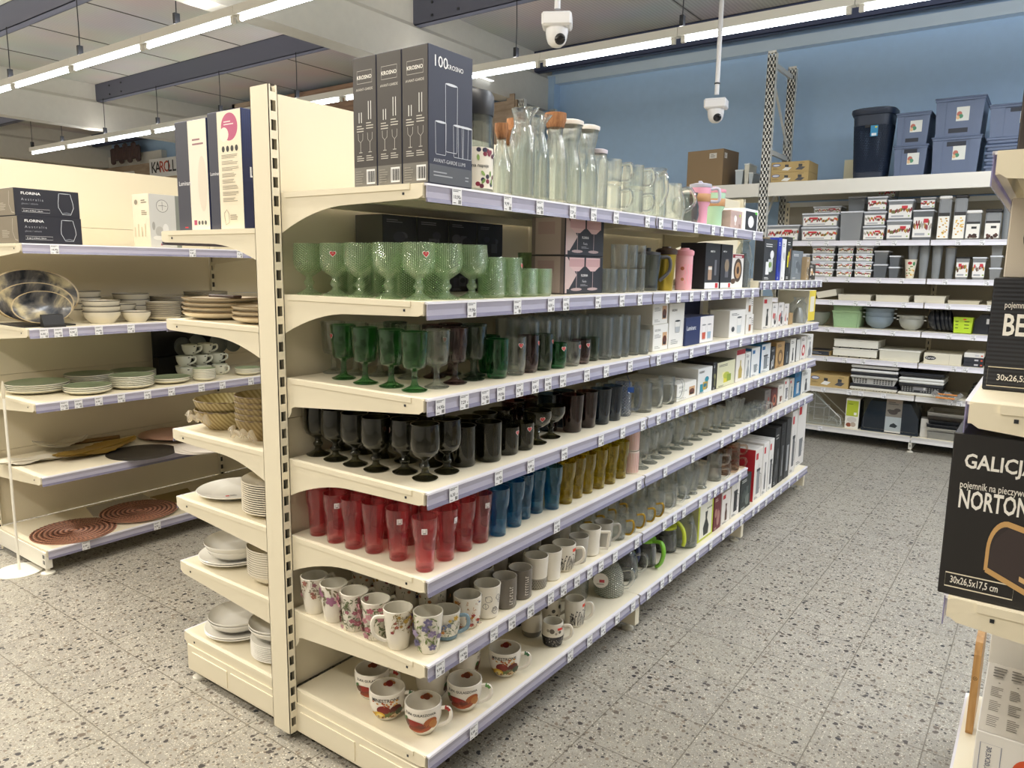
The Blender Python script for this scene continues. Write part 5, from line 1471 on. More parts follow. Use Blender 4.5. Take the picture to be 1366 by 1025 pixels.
F3 = [('clear fronted pack of glasses', 1019, 1027, .12, {'b': '6a6460'}, picture(['8a3a30', 'b0a8a0', '4a3a36'], 2)), ('dark red printed box', 1028, 1036, .11, {'b': '5a2a28'}, product('round', 'b06a50', None, '3a2020')), ('white box with a brown cup photo', 1037, 1044, .12, {'b': 'e4e0da'}, product('cup', '7a4a34', None)),
      ('white and red slim box', 1045, 1051, .14, {'b': 'e6e4e2'}, product('press', '8a8a8e', 'b83038')), ('jar with a red lid photo box', 1052, 1058, .13, {'b': 'c8c4be'}, product('mill', '5a6a6a', 'b83038')), ('blue box with a silver gadget', 1059, 1067, .16, {'b': '2f6f9c'}, product('press', 'c0c6cc', None, 'dfe6ec')), ('white box with a black edge at the end', 1068, 1080, .15, {'b': 'e6e6e4', 's': '2a2c30'}, product('mill', '4a4c50', None))]
for (lab, u0, u1, h, c, p) in F3: box_at('kitchen_box', lab + ' on the far bay third shelf', u0, u1, .52, .14, z, h, c, {'e': p}, 'far bay boxes, third shelf')
o = carton('filled_box', .25, .7, .13, {'b': '57504a'}); o.location = (.25, 3.25, z + .0005); tag(o, 'dark long box lying behind the far bay boxes of the third shelf', None)

# --- mug shelf
z = Z[2]
W1 = 'efe9dc'
FLR = [('floral1', flowers(['8c5a64', 'a06a5a', 'b58a80'], '7a6a50', 13, 1, (.5, .95), .009), 'tall white mug with a brownish red blossom spray, nearest the post'), ('floral2', flowers(['a06a88', '8c5a78', 'c098a8'], '7c7458', 5, 2, (.55, .88), .017, spread=.9), 'tall white mug with one purple rose, second from the post'),
       ('floral3', flowers(['b0707c', 'c898a0', '9a5866'], '5f6a44', 26, 3, (.1, .95), .0105), 'tall white mug strewn with pink roses and leaves, third from the post'), ('floral4', flowers(['a85f6c', 'c49098', 'b8808a'], '66704a', 24, 4, (.1, .95), .0115), 'tall white mug strewn with larger pink roses, fourth from the post'),
       ('floral5', flowers(['b0913f', '8c3a3a', 'c2a25c'], '8a7a44', 14, 5, (.45, .95), .007, a0=-.4, spread=.8), 'tall cream mug with its handle towards the open shelf end'), ('floral6', flowers(['8a7a9c', 'a092b0', '6f6a8c'], '7c8a58', 15, 6, (.14, .92), .0135), 'tall white mug with violet flowers at the front corner of its shelf')]
for i, ((key, ink, lab), p) in enumerate(zip(FLR, [(417, 816.5), (442.8, 824.8), (466, 836), (492.3, 845.6), (519.5, 858.5), (553.5, 874.8)])):
    row(key, lambda: mug('tall_mug', TALL, W1, ink=ink, ang=PI + 1.1 if i == 4 else (2.6 if i == 5 else 1.5)), [p], z, .042, [lab], 'tall floral mugs', rz=[0])
row('bm1', lambda: mug('blue_base_mug', [(.028, 0), (.032, .003), (.038, .03), (.041, .08)], W1, base=('6f8a9a', .014), hcol='7d98a8', ink=flowers(['d8903c', 'b8642c', '6f7a9a', 'c8a84a'], '6a7a5a', 16, 8, (.3, .92), .009), ang=.35), [(586.3, 855.4)], z, .043, ['white floral mug with blue grey base and handle beside the corner mug'], rz=[.1])
row('bm2', lambda: mug('berry_mug', CUP, W1, ink=flowers(['8c2f2a', 'c88a2c', 'a8402f', '5a6a80'], 'b07a34', 26, 9, (.1, .95), .006), ang=2.6), [(617.4, 837.3)], z, .0425, ['white mug with red berries and yellow leaves'], rz=[0])


def linework(r, rad, H):
    k = Ink(); R = random.Random(5)
    for i in range(9):
        x = R.uniform(-.055, .055); y = R.uniform(.02, H - .03); a = R.uniform(0, PI); s = R.uniform(.014, .024)
        pts = [(x + s * cos(a) * t - s * .45 * sin(PI * t) * sin(a), min(max(y + s * sin(a) * t + s * .45 * sin(PI * t) * cos(a), .003), H - .003)) for t in [q / 8 for q in range(9)]]
        pt2 = [(x + s * cos(a) * t + s * .45 * sin(PI * t) * sin(a), min(max(y + s * sin(a) * t - s * .45 * sin(PI * t) * cos(a), .003), H - .003)) for t in [q / 8 for q in range(9)]]
        k.line(pts, .0011, '3a3a3e'); k.line(pt2, .0011, '3a3a3e'); k.line([pts[0], pts[-1]], .0008, '3a3a3e')
    k.round(r, 'print', rad, -.9)


def word(t, c, y0=.2):
    def f(r, rad, H):
        k = Ink(); R = random.Random(len(t) + int(y0 * 100)); y = H * .16
        while y < H * .78:
            d = R.uniform(.003, .007); k.rect(.014, y, .012, d * .4, c, 2); k.rect(.014 if R.random() < .5 else .022, y, .003, d, c); y += d + .003
        k.round(r, 'print', rad, -.9)
    return f


row('lm', lambda: mug('leaf_mug', [(.03, 0), (.033, .003), (.037, .05), (.0405, .1)], W1, ink=linework, ang=2.7), [(650.8, 826.7)], z, .042, ['white mug with black leaf line drawing between the berry mug and grey mugs'], rz=[0])
row('gm', lambda: mug('grey_mug', STR, '6f685f', 'dcd6ca', ink=word('CUP', 'cfc8bc', .3), ang=2.8), [(675.8, 813.7)], z, .04, ['dark grey mug with pale lettering, nearer the line drawn mug'], 'dark grey mugs', rz=[0])
row('gm2', lambda: mug('grey_mug', STR, '6a635b', 'dcd6ca', ink=word('TEA', 'cfc8bc', .35), ang=2.8), [(698, 797)], z, .04, ['dark grey mug with pale lettering, nearer the white mugs'], 'dark grey mugs', rz=[0])


def dots(r, rad, H):
    k = Ink()
    for i in range(14):
        for j in range(5): k.ell(-.05 + i * .0075 + (j % 2) * .0037, .005 + j * .0062, .002, .0024, '6a655c', 6)
    k.round(r, 'print', rad, -.6)


row('wm', lambda: mug('grey_base_mug', [(.03, 0), (.033, .003), (.036, .04), (.0395, .105)], W1, base=('a8a294', .036), ink=dots, ang=2.8), [(717.5, 782.5)], z, .041, ['white mug with a dotted grey lower third'], rz=[0])
row('wm2', lambda: mug('white_mug', [(.033, 0), (.036, .004), (.0345, .012), (.037, .055), (.04, .1)], W1, ang=2.8), [(735, 774)], z, .0415, ['plain white footed mug beside the grass patterned mug'], rz=[0])


def grass(r, rad, H):
    k = Ink(); R = random.Random(8)
    for i in range(26):
        x = R.uniform(-.045, .03); h = R.uniform(.02, .055); k.line([(x, .008), (x + R.uniform(-.004, .004), .008 + h * .5), (x + R.uniform(-.01, .01), .008 + h)], .0012, '2c2a2a')
        if i % 2: k.ell(x + R.uniform(-.006, .006), .01 + h, .0035, .0022, '3a3838', 8, R.uniform(0, 3))
    k.rect(.03, .02, .009, .06, '1f1f22', 3); k.round(r, 'print', rad, -.75)
    q = Ink(); q.rect(-.006, H * .76, .02, .011, 'e0452c', 3); q.round(r, 'price_sticker', rad, -.6)


row('gr', lambda: mug('grass_mug', CUP, W1, ink=grass, ang=-.1, hx=.03), [(754.4, 760)], z, .0425, ['white mug with black grass print and an orange price sticker'], rz=[0.55])
GM = [(.024, 0), (.028, .003), (.033, .05), (.036, .095)]
row('gt', lambda: mug('grey_glazed_mug', GM, 'b4b0a6', 'c9c4b8', hand=False), [(772, 749)], z, .038, ['light grey handleless cup beside the grass patterned mug'])
row('sq', lambda: mug('square_handle_mug', [(.03, 0), (.034, .003), (.036, .03), (.0355, .05), (.04, .1)], W1, square=True, ang=0, hx=.032), [(792, 740)], z, .0425, ['white rippled mug with a square handle'], rz=[.6])
row('gt2', lambda: mug('grey_glazed_mug', GM, 'aaa69c', 'bdb8ac', ang=.2), [(807, 729)], z, .04, ['light grey mug beside the gold handled glass mugs'], rz=[.6])
gold = mat('b8952e', .25, .8)


def gold_mug():
    r = tumbler('gold_handle_mug', [(.028, 0), (.033, .004), (.037, .03), (.037, .085)], .0024, G_CLR, 28, fl(12, .012), cat='glass mug', base=.008)
    handle(r, [(.036, 0, .07), (.062, 0, .072), (.066, 0, .045), (.055, 0, .02), (.036, 0, .018)], .0042, gold); return r


row('goldm', gold_mug, [(828, 720), (843, 711), (858, 702.5), (872, 696)], z, .0395, 'clear glass mug with a gold handle along the rail, {o} from the grey mug', 'gold handled mugs at the rail', rz=.5)
row('goldm', gold_mug, [Vector((.40, 1.02 + .095 * i, z)) for i in range(4)], z, .0395, 'clear glass mug with a gold handle in the second row, {o} from the near end', 'gold handled mugs in the second row', rz=.5)
back = [('mug_b1', '8f8a80', 'grey mug'), ('mug_b2', 'cfc8ba', 'cream mug'), ('mug_b3', 'b5afa3', 'pale grey mug'), ('mug_b4', 'd9d3c6', 'white mug'), ('mug_b5', '9c968a', 'stone grey mug')]
for i in range(7):
    k, c, nm = back[(i * 3) % 5]
    row(k, lambda c=c: mug('plain_mug', STR, c, 'cdc6b8', ang=PI), [Vector((.415 if i % 2 else .40, .33 + .098 * i, z))], z, .04, ['plain %s in the row behind the rail mugs, %s from the open end' % (nm, ORD[i])], 'plain mugs in the second row')
for i in range(4):
    row('fb%d' % i, lambda i=i: mug('floral_mug', CUP, W1, ink=flowers(['7a2f3a', 'b06a3c', '4a5a7a', 'a8863c'], '5a6a4a', 9, 20 + i, (.1, .95), .007), ang=1.8), [Vector((.12 + .095 * i, .21, z))], z, .0425, ['small floral mug in the shadowed second row behind the tall mugs, %s from the back' % ORD[i]], 'shadowed floral mugs')
cutm = beer_mug(.105, .036, 'cut_glass_mug', G_CLR, .035)
row('cut', cutm, [(888, 687), (904, 677)], z, .05, ['clear cut glass mug after the gold handled ones', 'clear cut glass mug before the ribbed latte glasses'], 'cut glass mugs', rz=.5)
foot = lambda: tumbler('latte_glass', [(.027, 0), (.03, .004), (.02, .012), (.026, .03), (.034, .07), (.038, .118)], .0025, G_CLR, 26, fl(9, .02), base=.02)
row('lat', foot, [(917, 665), (930, 660), (941, 652)], z, .04, 'clear footed latte glass, {o} from the cut glass mugs', 'footed latte glasses')
def cup_stack(u, v, key, m, lab, grp, n=2):
    P = spot(at(u, v, z), .04, round(z, 3))
    for j in range(n): put(key, beer_mug(.068, .036, 'stacking_cup', m, .0), (P.x, P.y, z + .0004 + .0695 * j), lab + (', lower of its stack', ', upper of its stack')[j], grp, .6)
cup_stack(955, 641, 'scl', G_CLR, 'clear stacking glass cup beside the latte glasses', 'clear stacking cups')
cup_stack(968, 633, 'sam', G_AMB, 'amber stacking glass cup, nearer stack', 'amber stacking cups')
cup_stack(980, 626.5, 'sam', G_AMB, 'amber stacking glass cup, stack at the shelf end', 'amber stacking cups')
row('lat', foot, [Vector((.40, 1.47 + .1 * i, z)) for i in range(8)], z, .04, 'clear footed latte glass in the second row, {o} from the near end', 'second row latte glasses')

# --- bottom shelf
z = Z[1]
sm = lambda kind, hc: (lambda: mug('soup_mug', SOUP, 'efe9df', 'e9e3d6', hx=.03, ink=soup(kind), ang=0, hcol=None))


def with_tip(kind, c):
    def f():
        r = sm(kind, c)(); b = MB().use(CER(c)); R = radof(SOUP); b.tube([(R(.07) + .012, 0, .0755), (R(.07) + .02, 0, .0745), (R(.07) + .026, 0, .069)], .0062, 8, flat=.85); b.build('handle_print', r); return r
    return f


row('zup', with_tip('z', '9a2a24'), [(564.6, 973)], z, .053, ['wide white soup mug lettered ZUPA GULASZOWA at the front corner of the bottom shelf'], 'soup mugs', rz=[.42])
row('min', with_tip('m', '3f6a48'), [(517, 954)], z, .053, ['wide white soup mug lettered MINESTRONE left of the corner soup mug'], 'soup mugs', rz=[.55])
row('zup', with_tip('z', '9a2a24'), [(497, 927)], z, .053, ['wide white soup mug half hidden behind the MINESTRONE mug near the open end'], 'soup mugs', rz=[.6])
row('zup2', with_tip('z', '5a8a4a'), [(619.5, 942)], z, .053, ['wide white ZUPA GULASZOWA soup mug along the rail, before the MINESTRONE one'], 'soup mugs', rz=[.42])
row('min', with_tip('m', '3f6a48'), [(673, 898)], z, .053, ['wide white MINESTRONE soup mug along the rail, nearest the small patterned mugs'], 'soup mugs', rz=[.45])
row('zup', with_tip('z', '9a2a24'), [(577, 928), (619, 900)], z, .055, ['wide white soup mug hidden behind the corner soup mug', 'wide white soup mug in the second row behind the rail MINESTRONE mug'], 'soup mugs', rz=[2.4, 2.4])


def spots(cols, seed, lo=.5):
    def f(r, rad, H):
        k = Ink(); R = random.Random(seed)
        for i in range(7): s = R.uniform(.004, .009); k.ell(-.045 + .014 * i, H * R.uniform(lo + .12, .86), s, s, R.choice(cols), 12)
        if lo > .4:
            for i in range(60): k.ell(R.uniform(-.05, .05), R.uniform(.006, H * .42), .0011, .0011, 'cfcac0', 5)
            k.rect(-.012, H * .78, .017, .0075, 'd83a34', 3)
        k.round(r, 'print', rad, -.85)
    return f


SMG = [(.029, 0), (.033, .003), (.038, .03), (.038, .06), (.035, .082)]
row('sp', lambda: mug('spotted_mug', SMG, 'e9e2d4', base=('2c2a2a', .038), ink=spots(['3a3430', 'a09888', '6a6258'], 3), ang=-.15, hx=.028), [(737, 858)], z, .041, ['small mug with black speckled lower half, grey spots and a red sticker'], rz=[.6])
row('bl', lambda: mug('branch_mug', [(.03, 0), (.034, .003), (.036, .04), (.0365, .098)], 'ece6da', ink=grass, ang=-.1, hx=.03), [(766, 832)], z, .0395, ['white mug with black branch drawing beside the black speckled mug'], rz=[.6])
row('gp', lambda: mug('grey_banded_mug', SMG, 'd8d0c0', base=('8a8479', .022), ang=2.8), [(709, 846)], z, .041, ['cream mug with a grey base band behind the speckled mug'], rz=[0])
row('bk', lambda: mug('black_base_mug', SMG, 'd8d0c0', base=('26262c', .045), ang=2.8), [(686, 832)], z, .041, ['cream mug with a dark base nearly hidden behind the banded mug'], rz=[0])
row('sp2', lambda: mug('spotted_mug', SMG, 'ddd5c5', ink=spots(['8a8274', '4a4640'], 6, .2), ang=.2, hx=.026), [(734, 826)], z, .041, ['cream mug with grey spots behind the branch drawing mug'], rz=[.6])


def cloche():
    b = MB().use(G_CLR); o = [(.06, 0), (.062, .004), (.062, .07), (.055, .11), (.035, .132), (.01, .14), (.008, .146), (.014, .152), (.013, .162), (0, .166)]
    b.lathe(o + [(0, .137)] + [(max(r - .003, .001), max(zz - .003, .001)) for r, zz in reversed(o[:6])], 30); return bare('glass_dome', b, 'glass dome')


row('clo', cloche, [(764, 794)], z, .075, ['clear glass dome with a knob behind the branch drawing mug'])


def teapot(m, hm, bump=None, label=None, inner=None):
    def f():
        o = [(.05, 0), (.058, .004), (.06, .03), (.056, .08), (.044, .11), (.036, .118)]
        b = MB().use(m); b.lathe([(0, 0)] + o + [(.033, .118)] + [(max(r - .003, .003), max(zz, .006)) for r, zz in reversed(o[:-1])] + [(0, .006)], 36, bump); r = bare('glass_teapot', b, 'teapot')
        l = MB().use(m); l.lathe([(.038, .119), (.038, .122), (.02, .132), (.006, .136), (.006, .142), (.011, .148), (0, .154)], 24); l.build('lid', r)
        handle(r, [(.046, 0, .1), (.085, 0, .105), (.094, 0, .07), (.078, 0, .035), (.058, 0, .028)], .006 if hm is m else .009, hm)
        s = MB().use(m); s.tube([(-.054, 0, .05), (-.075, 0, .075), (-.088, 0, .108)], [.012, .009, .007], 10); s.build('spout', r)
        if inner: i = MB().use(mat(inner, .5)); i.lathe([(0, .01), (.05, .01), (.052, .05), (.05, .075), (0, .075)], 24); i.build('paper_insert', r)
        if label:
            g = MB().use(mat('e6e0d8', .6)); g.T = Matrix.Translation((-.03, -.062, .075)) @ Matrix.Rotation(PI / 2, 4, 'X')
            g.lathe([(0, 0), (.03, 0), (.03, .001), (0, .001)], 26); g.use(mat('b03a44', .6)); g.box(-.006, -.008, .001, .014, .004, .0014); g.use(mat('8a8478', .6)); g.box(-.016, -.016, .001, .012, -.013, .0014); g.build('hang_tag', r)
        return r
    return f


G_HOB = glass('eef0ea', 'a0a5a0', .3, 'dcdfd6', bump=('dots', 2 * PI * 22, 2 * PI * 110, .9))
row('tp1', teapot(G_HOB, G_CLR, None, True), [(812, 791)], z, .066, ['hobnail glass teapot with a round paper tag'], rz=[.45])
row('tp2', teapot(G_CLR, G_CLR, None, False, '3c3c3a'), [(832, 769)], z, .066, ['clear glass teapot behind the hobnail one'], rz=[.4])


def pot(col, arch=False):
    def f():
        r = vase_lip('glass_pot', [(.05, 0), (.055, .004), (.056, .06), (.05, .1), (.048, .112)], G_CLR, cat='coffee pot'); m = mat(col, .4)
        c = MB().use(mat('2e2e2c', .6)); c.lathe([(0, .014), (.048, .014), (.05, .055), (.047, .085), (0, .085)], 24); c.build('paper_insert', r)
        b = MB().use(m); b.lathe([(.0495, .108), (.052, .11), (.052, .12), (.03, .128), (0, .128)], 26); b.build('collar', r)
        handle(r, [(.05, 0, .115), (.09, 0, .12), (.105, 0, .08), (.092, 0, .03), (.07, 0, .008)] if not arch else [(.0, 0, .128), (.05, 0, .15), (.09, 0, .12), (.1, 0, .07), (.095, 0, .045)], .0085, m, flat=1.3); return r
    return f


row('pg', pot('7fbf3a'), [(858, 752)], z, .058, ['glass coffee pot with a bright green handle'], rz=[-.2])
row('pl', pot('c2cf3a', True), [(886, 733.5)], z, .058, ['glass coffee pot with a lime arched handle'], rz=[-.1])
row('pn', pot('28345c'), [Vector((.40, 1.50, z))], z, .058, ['glass coffee pot with a navy handle behind the lime handled one'], rz=[-.1])


def kettle():
    r = vase_lip('glass_kettle', [(.052, 0), (.058, .004), (.06, .03), (.052, .09), (.04, .13), (.036, .145)], G_CLR, cat='kettle', lip=.2)
    l = MB().use(G_CLR); l.lathe([(.038, .146), (.038, .15), (.02, .158), (.008, .162), (.012, .17), (.01, .18), (0, .182)], 24); l.build('lid', r)
    handle(r, [(.042, 0, .125), (.08, 0, .13), (.088, 0, .09), (.075, 0, .04), (.058, 0, .035)], .006, G_CLR); return r


row('ket', kettle, [(889, 733)], z, .064, ['clear glass kettle with a looped lid beside the lime green carton'], rz=[-.8])
LOW = [('lime edged white carton with a dark carafe photo', 930, 950, .54, .12, .2, {'b': 'b9c23a', 's': 'd0cfa0'}, lambda k, w, h: (k.rect(w * .08, h * .06, w * .8, h * .88, 'ece9da'), k.poly([(w * .36, h * .1), (w * .66, h * .1), (w * .7, h * .3), (w * .56, h * .5), (w * .6, h * .68), (w * .44, h * .68), (w * .46, h * .5), (w * .32, h * .3)], '2c2e2a'), [k.ell(w * x, h * .74, w * .05, h * .025, '5a5c50', 10) for x in (.6, .72, .84)])),
       ('maroon carton between the lime edged and white ones', 951, 960.5, .54, .14, .185, {'b': '6a2a32'}, picture(['8a4a50', 'a87a70'], 3, None, 'd8c0b8')), ('white carton with a red top and coffee grinder photo', 961.5, 973, .54, .14, .17, {'b': 'e6e0da'}, product('mill', '5a4038', 'b8242c')),
       ('white carton with a drawn french press', 974, 985, .54, .14, .235, {'b': 'e8e4de'}, product('press', '26282c', None)), ('dark green black carton beside the french press carton', 986, 1000, .54, .14, .19, {'b': '262c2a'}, picture(['4a5450', '3a423e', '6a726c'], 5, None, 'c8ccc8')),
       ('tall white carton with a red flap, nearest in the far bay', 1004, 1014, .54, .16, .30, {'b': 'e4dfd9', 's': 'c02a34'}, product('press', '8a8c90', 'c02a34')), ('tall white carton with a grey gadget photo, second in the far bay', 1015, 1022, .54, .16, .31, {'b': 'e6e2de'}, product('mill', '6a6c70', 'c02a34')),
       ('tall white carton with a red dot, third in the far bay', 1023, 1029, .54, .16, .31, {'b': 'e6e4e0'}, product('press', '5a5c60', 'c02a34')), ('tall black carton, nearer the white ones', 1030, 1037, .54, .16, .36, {'b': '1f2022'}, picture(['3a3c3e', '55585a'], 2, None, 'b0b0b0')),
       ('tall black carton with a slim mill photo', 1038, 1044, .54, .16, .37, {'b': '232426'}, product('mill', '8a8c8e', None, 'c0c0c0')), ('tall grey black carton beside the large white one', 1045, 1051, .54, .16, .38, {'b': '3a3b3d'}, product('press', 'a8aaac', None, 'd0d0d0')), ('white carton with a red logo and kettle photo', 1052, 1059, .54, .16, .41, {'b': 'e2deda'}, product('press', '6a6c70', 'c02a34')),
       ('large white carton with a red logo at the very end', 1060, 1071, .52, .2, .44, {'b': 'e6e2de'}, product('cup', '7a7c80', 'c02a34'))]
for (lab, u0, u1, xf, dx, h, c, p) in LOW: box_at('kitchenware_carton', lab + ', bottom shelf', u0, u1, xf, dx, z, h, c, {'e': p}, 'cartons on the bottom shelf')
for i in range(5):
    o = carton('dark_carton', .2, .19, .3 + .03 * i, {'b': '2a2a2c'}, {'e': picture(['44464a', '5a5c60'], i, None, '9a9a9a')}); o.location = (.16, 2.7 + .2 * i, z + .0005); tag(o, 'dark carton in the second row of the far bay, bottom shelf, %s from the joint' % ORD[i], None, 'dark second row cartons')
# ------------------------------------------------------------------ plates on the left side of the middle unit
PW, PC = 'f1eee6', 'e9e1d0'


def stack(name, key, prof, col, n, dz, p, z, labs, group, cat='plate', rim=None, sx=1, sy=1, rz=0, off=0):
    """a pile: every dish its own object; labs = text with {o} for the place counted from the shelf"""
    R = random.Random(len(labs) + n)
    for i in range(n):
        d = (R.uniform(-off, off), R.uniform(-off, off))
        lab = labs[i] if isinstance(labs, list) else labs.replace('{o}', 'topmost' if i == n - 1 and n > 1 else ('lowest' if i == 0 else ORD[i] + ' from below'))
        put(key, lambda: dish(name, prof, col, cat, 36, sx, sy, rim), (p[0] + d[0], p[1] + d[1], z + .0006 + dz * i), lab, group, rz + R.uniform(-.1, .1) * (off > 0))


def coupeplate(R, h=.028): return [(0, 0), (R * .5, 0), (R * .7, .004), (R * .93, h * .6), (R, h), (R - .001, h + .003), (R * .92, h * .6 + .004), (R * .68, .009), (R * .5, .006), (0, .006)]


def at_l(u, v, z): p = at(u, v, z); return (p.x, p.y)


def red_mark(o, R, z, a):
    k = Ink(); k.rect(-.018, -.006, .012, .011, 'c0202c'); k.rect(-.004, -.006, .022, .004, '8a8a88'); k.rect(-.004, .001, .018, .004, '8a8a88')
    k.face(o, 'print', (R * cos(a), R * sin(a), z), (cos(a + PI / 2 + .6), sin(a + PI / 2 + .6), 0), (-sin(a + PI / 2 + .6), cos(a + PI / 2 + .6), 0), gap=.001)


def marked(name, prof, col, zz, a=-1.2, rr=.04):
    o = dish(name, prof, col); red_mark(o, rr, zz, a); return o


z = ZL[1]
A, B = (-.435, .135), (-.185, .125)
stack('dinner_plate', 'pl_b', plate_prof(.125, .016), PW, 2, .0068, A, z, 'wide white plate under the bowls on the bottom left shelf, {o}', 'plates under bottom shelf bowls')
stack('soup_plate', 'sp_b', coupeplate(.105, .036), PW, 2, .0095, (A[0] - .005, A[1] - .005), z + .0165, 'white soup plate nested on the wide plates of the bottom left shelf, {o}', 'soup plates on the wide plates')
stack('side_plate', 'pl_s', plate_prof(.105, .014), PW, 9, .0062, B, z, 'white side plate in the bottom left pile next to the post, {o}', 'bottom pile by the post')
stack('soup_plate', 'sp_b', coupeplate(.105, .036), PW, 2, .0095, (B[0] - .01, B[1]), z + .067, 'white soup plate crowning the bottom left pile next to the post, {o}', 'bowls on the bottom pile')
z = ZL[2]
A, B = (-.445, .14), (-.195, .13)
stack('dinner_plate', 'pl_b', plate_prof(.125, .016), PW, 2, .0068, (A[0] - .01, A[1]), z, 'wide white plate below the soup plates on the second left shelf, {o}', 'plates under second shelf bowls')
put('sp_b', None, (A[0], A[1], z + .0165), 'white soup plate on the second left shelf under the one with a red printed mark', 'soup plates on the second left shelf')
put('sp_bm', lambda: marked('soup_plate', coupeplate(.112, .038), PW, .006, -1.1, .03), (A[0], A[1], z + .0335), 'white soup plate with a red printed mark, on top on the second left shelf')
stack('soup_plate', 'sp_c', coupeplate(.105, .036), PC, 12, .0075, B, z, 'white soup plate in the tall pile by the post, second left shelf, {o}', 'soup plate pile by the post')
z = ZL[3]
A, B = (-.455, .15), (-.19, .13)
put('pl_m', lambda: marked('dinner_plate', plate_prof(.13, .018), PW, .0046, -1.0, .045), (A[0], A[1], z + .0006), 'single wide white plate with a small red mark on the third left shelf')
stack('dinner_plate', 'pl_d', plate_prof(.115, .016), PC, 14, .0072, B, z, 'cream white plate in the tall pile by the post, third left shelf, {o}', 'plate pile by the post, third shelf')
z = ZL[4]


def basket_bowl(R, h, c0, c1):
    def f():
        prof = bowl_prof(R, h, .6, .0025); m = stripes_material('carved_glaze', c0, c1, 30, 'DIAGONAL', .5, .5)
        b = MB().use(m); b.lathe(prof, 40, lambda a, zz, r, i: r * (1 + .012 * sin(24 * a)) if r > R * .62 else r); b.use(mat('5a4630', .4)); b.lathe([(R - .001, h - .003), (R + .0005, h - .001), (R - .0015, h + .0012)], 40); return bare('serving_bowl', b, 'bowl')
    return f


for i in range(2): put('bb1', basket_bowl(.105, .066, 'a08a58', 'c8b688'), (-.475, .14, z + .0006 + .034 * i), 'beige carved bowl on the fourth left shelf, %s of two nested' % ('lower', 'upper')[i], 'beige carved bowls')
for i in range(5): put('bb2', basket_bowl(.088, .07, '8a7448', 'a8946a'), (-.235, .115, z + .0006 + .0185 * i), 'brown ribbed bowl in the pile by the post, fourth left shelf, %s' % ('lowest', 'second from below', 'third from below', 'fourth from below', 'topmost')[i], 'brown ribbed bowls')
for nm, (x, y, zz) in (('upper beige bowls', (-.475, .03, z + .045)), ('brown bowls', (-.22, .022, z + .03))):
    b = MB().use(glass('eeeae0', 'c8c0b0', .35, 'efe6d4', .1)); R = random.Random(6); pts = [(x - .07 + .014 * i, y + .006 * sin(i * 1.9), zz + .012 * sin(i * 2.3) + R.uniform(-.006, .006)) for i in range(11)]
    b.tube(pts, [.004 + .007 * abs(sin(i * 1.3)) for i in range(11)], 7); o = b.build('plastic_wrap'); tag(o, 'crumpled clear plastic wrap around the ' + nm, 'wrapping')
z = ZL[5]
stack('dinner_plate', 'pl_f', coupeplate(.125, .022), 'e6d9c2', 4, .0155, (-.475, .14), z, 'cream plate in the left pile of the fifth left shelf, {o}', 'cream plates, fifth left shelf', rim='8a7452')
stack('dinner_plate', 'pl_g', coupeplate(.095, .02), 'e2d4bc', 3, .0155, (-.215, .115), z, 'smaller cream plate right by the post on the fifth left shelf, {o}', 'smaller cream plates by the post', rim='8a7452')
m = MB().use(mat('3e2a22', .5)); m.cbox(-.07, -.004, 0, .07, .03, .009, .003); o = m.build('brown_label_strip', None, (-.40, .09, z + .0735)); tag(o, 'dark brown paper strip lying across the cream plates on the fifth left shelf', 'strip')


# boxes on the top left shelf
def lum_side(k, w, h):
    k.text('Lumin', w * .14, h * .44, .042, 'e8ecf4', bold=.014); k.bars(w * .3, h * .05, w * .5, h * .02, 1, 'a8b0c8'); k.rect(w * .62, h * .02, w * .2, h * .012, 'd8d8e0'); k.rect(w * .82, h * .02, w * .1, h * .012, 'c0303a')
    for i in range(22): k.rect(w * (.03 + .044 * i), h * .6, .0012, h * .38, '1c2c62')


z = ZL[6]
x0 = ly(240, .03, z).x; x1 = ly(283, .03, z).x; x2 = ly(341, .03, z).x


def lumA(k, w, h):
    k.rect(.002, .002, w * .42, h - .004, '41424e'); k.rect(w * .42, .002, w * .57, h - .004, 'ece4d4'); k.text('Luminarc', w * .06, h * .42, w * .11, 'd8d8dc', bold=.01)
    k.ell(w * .82, h * .42, w * .14, h * .25, 'e0d6c6', 24); k.text('Sara &', w * .6, h * .80, w * .11, '8a6a70', bold=0) if False else k.bars(w * .55, h * .76, w * .36, h * .08, 2, '9a7478'); k.rect(w * .5, h * .05, w * .09, h * .045, 'b04a6a')
    for i in range(3): k.ell(w * (.66 + .1 * i), h * .07, w * .035, h * .02, '5a5a58', 10)
    k.rect(w * .2, h * .025, w * .1, h * .012, 'c0303a')


def lumB(k, w, h):
    k.rect(.002, .002, w * .30, h - .004, '3c3e4c'); k.rect(w * .30, .002, w * .69, h - .004, 'efe4cc'); k.text('Luminarc', w * .03, h * .47, w * .085, 'd8d8dc', bold=.01)
    k.ell(w * .66, h * .86, w * .24, h * .115, 'b85a7c', 26); k.ell(w * .5, h * .8, w * .13, h * .06, 'efe6d8', 18); k.bars(w * .5, h * .87, w * .3, h * .045, 2, 'f0dcd8')
    for i in range(4): k.ell(w * (.46 + .13 * i), h * .68, w * .045, h * .026, '3a3a38', 12)
    for j in range(8): k.bars(w * .4, h * (.6 - .052 * j), w * .5, h * .036, 3, '8a8272', j)
    k.line([(w * .42, h * .14), (w * .5, h * .17), (w * .56, h * .13), (w * .56, h * .06), (w * .46, h * .04), (w * .43, h * .1)], .0014, '55524a', True); k.bars(w * .6, h * .08, w * .26, h * .05, 3, '8a8272', 3)


